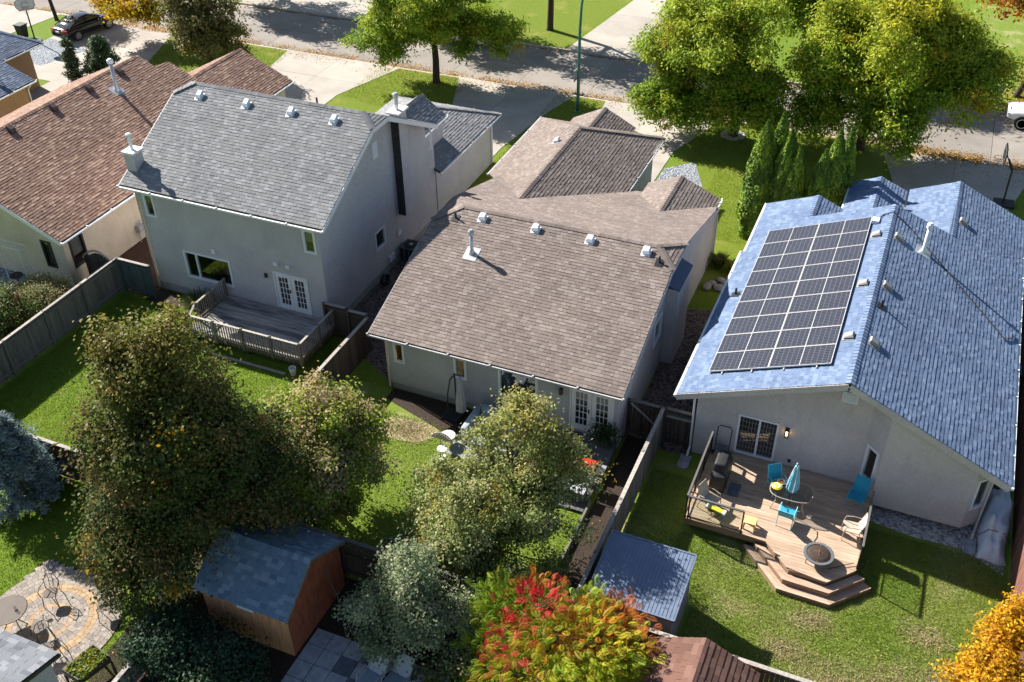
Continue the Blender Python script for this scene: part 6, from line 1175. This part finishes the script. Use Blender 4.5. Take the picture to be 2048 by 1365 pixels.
for k in range(4): a = k*math.pi/2+.6; MB().tube([(.16+.42*math.cos(a),24.75+.42*math.sin(a),.6),(.16+.4*math.cos(a),24.75+.4*math.sin(a),.92)],.018,6).build('leg','pit_steel',fp)
pk = thing('poker_stick', 'thin stick leaning from the fire pit to the deck rail', 'stick', (.9,24.75,.6)); MB().tube([(.55,24.5,.63),(1.3,25.05,.68)],.014,5).build('rod','black_metal',pk)
so_ = thing('step_stool', 'small pale yellow step stool at the deck edge by the glass panel', 'stool', (-2.25,25.4,.6)); plain('stool_yellow', (.68,.50,.20), .6)
MB().box(-2.45,25.22,.88,-2.05,25.58,.93).build('seat','stool_yellow',so_)
for sx in (-1,1):
    for sy in (-1,1): MB().add([(-2.25+sx*(.17+d_)+u_, 25.4+sy*(.15+d_*.6)+v_, z_) for z_, d_ in ((.6,.03),(.88,0)) for u_, v_ in ((-.03,-.03),(.03,-.03),(.03,.03),(-.03,.03))], [(3,2,1,0),(4,5,6,7),(0,1,5,4),(1,2,6,5),(2,3,7,6),(3,0,4,7)]).build('leg','stool_yellow',so_)
tw = thing('beach_towel', 'yellow and white folded towel draped near the corner glass railing', 'towel', (-3.3,25.15,1.0)); MB().mbox(Matrix.Translation((-3.45,25.3,1.08)) @ Matrix.Rotation(rad(-12),4,'Z'), .26, .09, .03).build('yellow_fold','tray_yellow',tw)
for s in (-1,1): MB().mbox(Matrix.Translation((-3.45+s*.3,25.3-s*.06,1.07)) @ Matrix.Rotation(rad(-12),4,'Z'), .05,.1,.045).build('white_end','white_vinyl',tw)
ft = thing('folding_table', 'small black folding table under the yellow towel', 'table', (-3.4,25.3,.6)); MB().box(-3.72,25.17,1.02,-3.14,25.43,1.04).build('top','black_metal',ft)
for s in (-1,1): MB().tube([(-3.43-s*.25,25.2,.6),(-3.43+s*.25,25.2,1.02)],.012,5).build('leg','black_metal',ft); MB().tube([(-3.43-s*.25,25.4,.6),(-3.43+s*.25,25.4,1.02)],.012,5).build('leg','black_metal',ft)
# ------------------------------------------------------------------ bungalow yard
plain('umb_grey', (.40,.38,.39), .8); plain('sofa_fabric', (.36,.40,.44), .9); plain('wicker', (.30,.29,.28), .8, var=.3, scale=30)
cu_ = thing('cantilever_umbrella', 'closed grey cantilever umbrella against the bungalow wall', 'umbrella', (-14.5,27.4,0))
MB().tube([(-14.75,27.2,.05),(-14.72,27.3,1.2),(-14.6,27.35,1.9),(-14.35,27.3,2.25),(-14.1,27.2,2.35)], .03, 8).build('arm','black_metal',cu_); MB().tube([(-14.45,27.5,.05),(-14.45,27.45,2.15)], .035, 8).build('post','black_metal',cu_)
MB().box(-14.95,27.0,.02,-14.2,27.7,.09).build('base','black_metal',cu_)
n = 24; rings = []
for z_, q in ((.55,.8),(.62,1.0),(1.1,.95),(1.7,.7),(2.1,.38),(2.28,.1)): rings.append([(-14.1+.19*q*(1+.2*math.cos(8*a))*math.cos(a), 27.2+.19*q*(1+.2*math.cos(8*a))*math.sin(a), z_) for a in np.linspace(0, 2*math.pi, n+1)[:-1]])
loft(rings).build('canopy','umb_grey',cu_,True)
so3 = thing('outdoor_sofa', 'grey-blue outdoor corner sofa below the bungalow picture window', 'sofa', (-12.8,26.9,0))
def cush(p, parent, name, mat, b=.06):
    o = MB().box(*p).build(name, mat, parent); md = o.modifiers.new('soft','BEVEL'); md.width = b; md.segments = 3; o.data.shade_smooth(); return o
MB().box(-13.5,26.0,.05,-11.7,27.6,.22).build('base','wicker',so3)
cush((-13.45,26.75,.22,-12.6,27.35,.42),so3,'seat_cushion','sofa_fabric'); cush((-12.58,26.75,.22,-11.75,27.35,.42),so3,'seat_cushion','sofa_fabric'); cush((-13.2,25.8,.22,-12.5,26.73,.42),so3,'seat_cushion','sofa_fabric')
cush((-13.3,27.3,.4,-12.55,27.6,.9),so3,'back_cushion','sofa_fabric'); cush((-12.53,27.3,.4,-11.75,27.6,.9),so3,'back_cushion','sofa_fabric'); cush((-13.62,26.1,.2,-13.35,27.6,.75),so3,'armrest','sofa_fabric')
tag(MB().box(-13.9,25.3,.006,-11.4,27.9,.016).build('patio_pad','slab_pale',org=(-12.6,26.6,0)), 'pale concrete pad under the outdoor corner sofa', 'patio')
wc = thing('wicker_chair', 'grey fan-backed wicker chair on the lawn near the sofa', 'chair', (-14.0,25.7,0))
for k in range(13):
    a = rad(-65+k*10.8); MB().beam((-14.05+.12*math.sin(a),25.55,.42),(-14.05+.46*math.sin(a),25.35,.42+.5*math.cos(a)),.055,.012,(0,1,0)).build('back_slat','wicker',wc)
MB().tube([(-14.05+.48*math.sin(rad(q)),25.35,.42+.52*math.cos(rad(q))) for q in range(-70,71,10)],.02,6).build('back_rim','wicker',wc); MB().lathe([(.3,.34),(.32,.38),(.3,.42)],(-14.05,25.85,0),14).build('seat','blind',wc)
for s in (-1,1): MB().tube([(-14.05+s*.22,26.05,0),(-14.05+s*.24,26.0,.36)],.02,6).build('leg','wicker',wc); MB().tube([(-14.05+s*.22,25.6,0),(-14.05+s*.24,25.65,.36)],.02,6).build('leg','wicker',wc)
wt = thing('side_table', 'small white side table by the fan-backed wicker chair', 'table', (-14.0,24.9,0)); MB().lathe([(.03,0),(.03,.42),(.2,.43),(.2,.46)],(-13.9,25.05,0),14).build('top','white_vinyl',wt); MB().lathe([(.16,0),(.16,.02),(.03,.04)],(-13.9,25.05,0),12).build('base','white_vinyl',wt)
rgq = thing('barbecue_cart', 'barbecue cart with bright red lid beside the dark deck steps', 'grill', (-8.35,25.75,.12)); paint_mat('lid_red', (.55,.03,.015), .3)
subd(loft([[(x_, 25.75-.27*q, .98), (x_, 25.75-.25*q, 1.12), (x_, 25.75-.12*q, 1.22), (x_, 25.75+.12*q, 1.22), (x_, 25.75+.25*q, 1.12), (x_, 25.75+.27*q, .98)] for x_, q in ((-8.75,.85),(-8.7,1),(-8.0,1),(-7.95,.85))]).build('lid','lid_red',rgq),1)
MB().box(-8.75,25.5,.8,-7.95,26.0,.97).build('firebox','black_metal',rgq); MB().box(-7.94,25.5,.94,-7.65,26.0,.97).build('side_shelf','galv',rgq); MB().box(-9.05,25.5,.94,-8.76,26.0,.97).build('side_shelf','galv',rgq); MB().tube([(-8.7,25.44,1.05),(-8.0,25.44,1.05)],.015,6).build('handle','galv',rgq)
for x_ in (-8.7,-8.0):
    for y_ in (25.55,25.95): MB().tube([(x_,y_,.12),(x_,y_,.8)],.02,6).build('leg','black_metal',rgq)
bench = thing('storage_bench', 'dark storage bench on the low deck below the barbecue cart', 'bench', (-8.6,24.9,.12)); MB().box(-9.3,24.7,.14,-8.1,25.2,.55).build('box','slab_dark',bench); MB().box(-9.34,24.66,.552,-8.06,25.24,.6).build('lid','slab_pale',bench)
pp = thing('potted_plant', 'leafy plant in a dark pot at the bungalow corner on the deck', 'potted plant', (-8.3,27.65,.42)); MB().lathe([(.14,0),(.2,.3),(.22,.32),(.18,.3)],(-8.3,27.65,.42),14).build('pot','slab_dark',pp)
n = 700; q = NR.normal(size=(n,3))*np.array([.24,.22,.2])+np.array([-8.3,27.65,.98]); npobj('foliage', leaves(q, unit(NR.normal(size=(n,3))+np.array([0,0,.7])), .14, .07), 4, 'leaf', np.array([.05,.09,.03])*NR.uniform(.6,1.5,(n,1)), pp)
# ------------------------------------------------------------------ iron furniture on the round patio
plain('iron', (.03,.025,.022), .5, .3); plain('iron_seat', (.10,.075,.06), .7)
it = thing('iron_table', 'round dark iron table on the paved patio', 'table', (-23.3,12.75,0)); MB().lathe([(.55,.7),(.58,.71),(.58,.74),(.02,.742)],(-23.3,12.75,0),26).build('top','iron_seat',it); P_ = [(-23.3+.585*math.cos(a),12.75+.585*math.sin(a),.725) for a in np.linspace(0,2*math.pi,29)]; MB().tube(P_,.018,6,False).build('rim','iron',it)
for k in range(3): a = k*2.09+.4; MB().tube([(-23.3+.45*math.cos(a),12.75+.45*math.sin(a),0),(-23.3+.1*math.cos(a),12.75+.1*math.sin(a),.35),(-23.3+.35*math.cos(a),12.75+.35*math.sin(a),.7)],.018,6).build('leg','iron',it)
cp = thing('candle_lantern', 'small lantern standing on the round iron table', 'lantern', (-23.05,12.85,.742)); MB().lathe([(.06,0),(.06,.02)],(-23.05,12.85,.742),8).build('base','iron',cp); MB().lathe([(.045,.02),(.05,.12),(.02,.17)],(-23.05,12.85,.742),8).build('body','table_glass',cp)
def iron_chair(label, x, y, ang):
    t = thing('iron_chair', label, 'chair', (0,0,0), 'iron patio chairs'); MB().prism(rr(0,0,.23,.22,16),.43,.45).build('seat','iron_seat',t); r_ = .013
    MB().tube([(-.22,.2,.44),(-.24,.28,.7),(-.15,.33,.95),(0,.34,1.0),(.15,.33,.95),(.24,.28,.7),(.22,.2,.44)],r_,6).build('back_frame','iron',t)
    MB().tube([(.09*math.cos(a),.31,.74+.09*math.sin(a)) for a in np.linspace(0,2*math.pi,13)],r_*.8,5,False).build('back_ring','iron',t)
    for s in (-1,1):
        MB().tube([(s*.24,.27,.68),(s*.29,.0,.70),(s*.29,-.18,.66),(s*.24,-.2,.44)],r_,6).build('arm','iron',t); MB().tube([(s*.21,-.19,.44),(s*.25,-.24,0)],r_,6).build('leg','iron',t); MB().tube([(s*.2,.19,.44),(s*.25,.29,0)],r_,6).build('leg','iron',t); MB().tube([(s*.06,.2,.44),(s*.07,.32,.98)],r_*.7,5).build('back_bar','iron',t)
    t.location = (x, y, .03); t.rotation_euler = (0,0,ang)
iron_chair('iron chair at the top of the round patio near the lawn', -22.75, 13.95, rad(25)); iron_chair('iron chair beside the round iron table in the middle of the patio', -22.1, 12.75, rad(-110)); iron_chair('iron chair at the patio edge under the dark tree', -20.75, 14.2, rad(-50)); iron_chair('iron chair half hidden by the corner shed roof', -21.3, 12.2, rad(-150))
rp = thing('raised_planter', 'black raised planter box of salad greens on legs', 'planter', (-19.55,12.1,0)); MB().prism([(-20.0,11.65),(-19.3,11.55),(-19.0,12.55),(-19.75,12.7)],.62,.74).build('soil','soil',rp)
cr_ = [(-20.0,11.65),(-19.3,11.55),(-19.0,12.55),(-19.75,12.7)]
for i in range(4): a, b = cr_[i], cr_[(i+1)%4]; MB().beam((*a,.72),(*b,.72),.04,.26).build('side_board','bin_black',rp); MB().beam((*a,0),(*a,.6),.06,.06).build('leg','bin_black',rp)
n = 1400; u_ = NR.random((n,2)); q = np.stack([-19.95+u_[:,0]*.75+u_[:,1]*.2, 11.65+u_[:,1]*.95-u_[:,0]*.05, .76+NR.random(n)*.14],1); npobj('greens', leaves(q, unit(NR.normal(size=(n,3))*.6+np.array([0,0,1])), .12, .07), 4, 'leaf', np.array([(.20,.26,.04),(.34,.30,.03),(.12,.18,.04)])[NR.integers(0,3,n)]*NR.uniform(.6,1.3,(n,1)), rp)
for lab, x_, y_ in (('small silver stake light at the upper patio edge', -22.55,15.5),('white bird feeder on a pole in the shade left of the dark tree', -22.9,16.6)):
    sl_ = thing('stake_light' if 'stake' in lab else 'bird_feeder', lab, 'garden light' if 'stake' in lab else 'bird feeder', (x_,y_,0)); hh = .45 if 'stake' in lab else 1.3
    MB().tube([(x_,y_,0),(x_,y_,hh)],.014,5).build('stake','galv',sl_); MB().lathe([(.05,hh),(.06,hh+.12),(.13,hh+.13),(.02,hh+.2)],(x_,y_,0),10).build('head','white_vinyl' if hh > 1 else 'galv',sl_)
# loungers on the paver path
def lounger(label, x, y, ang):
    t = thing('lounge_chair', label, 'lounge chair', (0,0,0), 'grey lounge chairs'); MB().slab([(-.28,-.75,.36),(.28,-.75,.36),(.28,.15,.33),(-.28,.15,.33)],.03).build('seat','lounge_blue' if 'lounge_blue' in MATS else plain('lounge_blue',(.25,.30,.36),.8).name,t); MB().slab([(-.28,.15,.33),(.28,.15,.33),(.27,.55,.85),(-.27,.55,.85)],.03,False).build('backrest','metal_grey',t)
    for s in (-1,1): MB().tube([(s*.31,-.8,0),(s*.31,-.75,.36),(s*.31,.15,.34),(s*.29,.57,.88)],.018,6).build('frame','metal_grey',t); MB().tube([(s*.32,.3,0),(s*.32,.1,.55),(s*.32,-.35,.58),(s*.31,-.4,.36)],.018,6).build('arm','metal_grey',t)
    t.location = (x,y,.03); t.rotation_euler = (0,0,ang)
lounger('grey lounge chair at the bottom edge, left of the pair', -11.45, 15.3, rad(-8)); lounger('grey lounge chair at the bottom edge, right of the pair', -10.7, 15.5, rad(-8)); lounger('grey lounge chair at the bottom edge turned away from the pair', -9.6, 15.6, rad(-60))
tag(MB().box(-13.2,16.6,.02,-9.6,16.72,.14).build('timber_plank','fence_brown',org=(-11.4,16.66,0)), 'dark timber sleeper under the pale silvery shrub', 'plank')
# ------------------------------------------------------------------ remaining yard objects
tp = thing('tarp_pile', 'pile under a wrinkled white-grey tarp beside the reddish fence', 'tarp', (5.6,29,0)); gx, gy = 13, 26; V_ = []; 
for j in range(gy):
    for i in range(gx):
        u, v = i/(gx-1), j/(gy-1); e = min(1, 4.2*min(u, 1-u))**.5*min(1, 6*min(v, 1-v))**.5; hz = (1.15 if v > .3 else .55+.6*max(0,(v-.22)/.08) if v > .22 else .55)
        V_.append((5.1+.95*u+.04*math.sin(9*v+3*u), 27.45+3.0*v+.05*math.sin(7*u), max(.02, e*hz*(1+.10*math.sin(6*v+4*u)+.07*math.sin(17*v-11*u))+.05*math.sin(21*u+5*v)*e)))
plain('tarp', (.66,.68,.72), .6, var=.12, scale=4, bump=.6, bscale=7); MB().add(V_, [(j*gx+i, j*gx+i+1, (j+1)*gx+i+1, (j+1)*gx+i) for j in range(gy-1) for i in range(gx-1)]).build('sheet','tarp',tp,True); MB().tube([(5.05,28.25,.35),(5.3,28.2,.78),(5.8,28.2,.78),(6.08,28.25,.35)],.012,5).build('rope','black_metal',tp)
for lab, x_, y_, r_ in (('concrete splash block under the left downpipe of the blue-roofed house',-5.3,28.3,0),('concrete splash block under the bay window downpipe',4.85,27.95,.2)):
    sb = thing('splash_block', lab, 'splash block', (x_,y_,0)); MB().box(x_-.18,y_-.4,.02,x_+.18,y_+.3,.06).build('pan','slab_pale',sb)
    for s in (-1,1): MB().box(x_+s*.18-.025,y_-.4,.02,x_+s*.18+.025,y_+.3,.12).build('lip','slab_pale',sb)
ac = thing('air_conditioner', 'dark air conditioner unit between the two-storey house and bungalow', 'air conditioner', (-21.5,37.1,0)); MB().box(-21.95,36.75,.08,-21.1,37.6,.85).build('casing','ac_green' if 'ac_green' in MATS else plain('ac_green',(.10,.13,.13),.5).name,ac); MB().lathe([(.36,.852),(.38,.86),(.38,.885),(.3,.887)],(-21.52,37.17,0),18).build('fan_guard','black_metal',ac); MB().lathe([(.1,.888),(.05,.9)],(-21.52,37.17,0),10).build('fan_hub','galv',ac)
for k in range(4): MB().box(-21.9+k*.25,36.74,.15,-21.75+k*.25,36.752,.78).build('louvre','black_metal',ac)
hr_ = thing('hose_reel', 'coiled dark garden hose against the two-storey side wall', 'hose', (-21.8,34.6,0))
for k in range(4): MB().tube([(-21.7+.05*k,34.6+.28*math.cos(a),.35+.28*math.sin(a)) for a in np.linspace(0,2*math.pi,17)],.025,6,False).build('coil','black_metal',hr_)
em = MB()
for y_ in (35.9,36.2): MB().box(-22.08,y_,.45,-21.98,y_+.18,.75).build('meter_box','white_vinyl',h2)
gm = thing('gas_meter', 'grey gas meter on the cream wall beyond the arched gate', 'gas meter', (-35.1,33.5,0)); MB().box(-35.2,33.4,.6,-34.95,33.75,.95).build('case','metal_grey',gm); MB().tube([(-35.1,33.45,0),(-35.1,33.45,1.1),(-35.1,33.7,1.15),(-35.1,33.7,.9)],.025,6).build('pipe','metal_grey',gm)
ar = thing('garden_arbour', 'white metal trellis arbour against the cream house wall', 'arbour', (-37.9,28.3,0))
for x_ in (-38.6,-37.3):
    for y_ in (28.1,28.55): MB().tube([(x_,y_,0),(x_,y_,2.1)],.018,6).build('post','white_vinyl',ar)
    for k in range(7): MB().tube([(x_,28.1,.3+k*.28),(x_,28.55,.3+k*.28)],.01,5).build('rung','white_vinyl',ar)
for y_ in (28.1,28.55): MB().tube([(-38.75,y_,2.1),(-37.15,y_,2.1)],.018,6).build('top_rail','white_vinyl',ar)
for k in range(6): MB().tube([(-38.6+k*.26,28.05,2.12),(-38.6+k*.26,28.6,2.12)],.01,5).build('slat','white_vinyl',ar)
rt_ = thing('bistro_table', 'small round black table under the white arbour', 'table', (-37.9,28.1,0)); MB().lathe([(.02,0),(.02,.6),(.3,.61),(.3,.64)],(-37.9,28.0,0),16).build('top','iron',rt_); MB().lathe([(.2,0),(.18,.02),(.03,.04)],(-37.9,28.0,0),12).build('foot','iron',rt_)
sheet('gravel_arbour', [(-41,27.2),(-35.3,27.2),(-35.3,28.85),(-41,28.85)], 'gravel_grey', .012)
plain('boulder', (.34,.31,.28), .9, var=.25, scale=6, bump=.5)
for k, (x_, y_, r_) in enumerate(((-7.0,40.9,.22),(-6.6,40.6,.28),(-6.9,40.2,.24),(-7.3,40.5,.2),(-6.3,40.1,.22),(-7.45,40.1,.26))):
    rk = MB().lathe([(.3*r_,0),(r_,.05),(1.02*r_,r_*.5),(.7*r_,r_*.85),(.1*r_,r_*.95)],(x_,y_,0),9,1+.25*math.sin(k),1-.2*math.cos(k*2)).build('boulder','boulder',None,True,org=(x_,y_,0)); tag(rk, ['small boulder nearest the lawn','largest boulder at the front','middle boulder','small boulder against the bungalow wall','boulder farthest right','boulder nearest the gravel path'][k]+' in the rock group at the bungalow corner', 'boulder', 'boulders at the bungalow corner')
bv = thing('recycling_bin', 'blue bin in the side gap at the right edge', 'bin', (5.75,37.5,0)); plain('bin_blue',(.02,.16,.35),.5); MB().add([(5.52,37.25,.05),(5.98,37.25,.05),(5.98,37.75,.05),(5.52,37.75,.05),(5.47,37.2,1.0),(6.03,37.2,1.0),(6.03,37.8,1.0),(5.47,37.8,1.0)], [(3,2,1,0),(4,5,6,7),(0,1,5,4),(1,2,6,5),(2,3,7,6),(3,0,4,7)]).build('body','bin_blue',bv); MB().box(5.45,37.18,1.0,6.05,37.82,1.06).build('lid','bin_blue',bv)
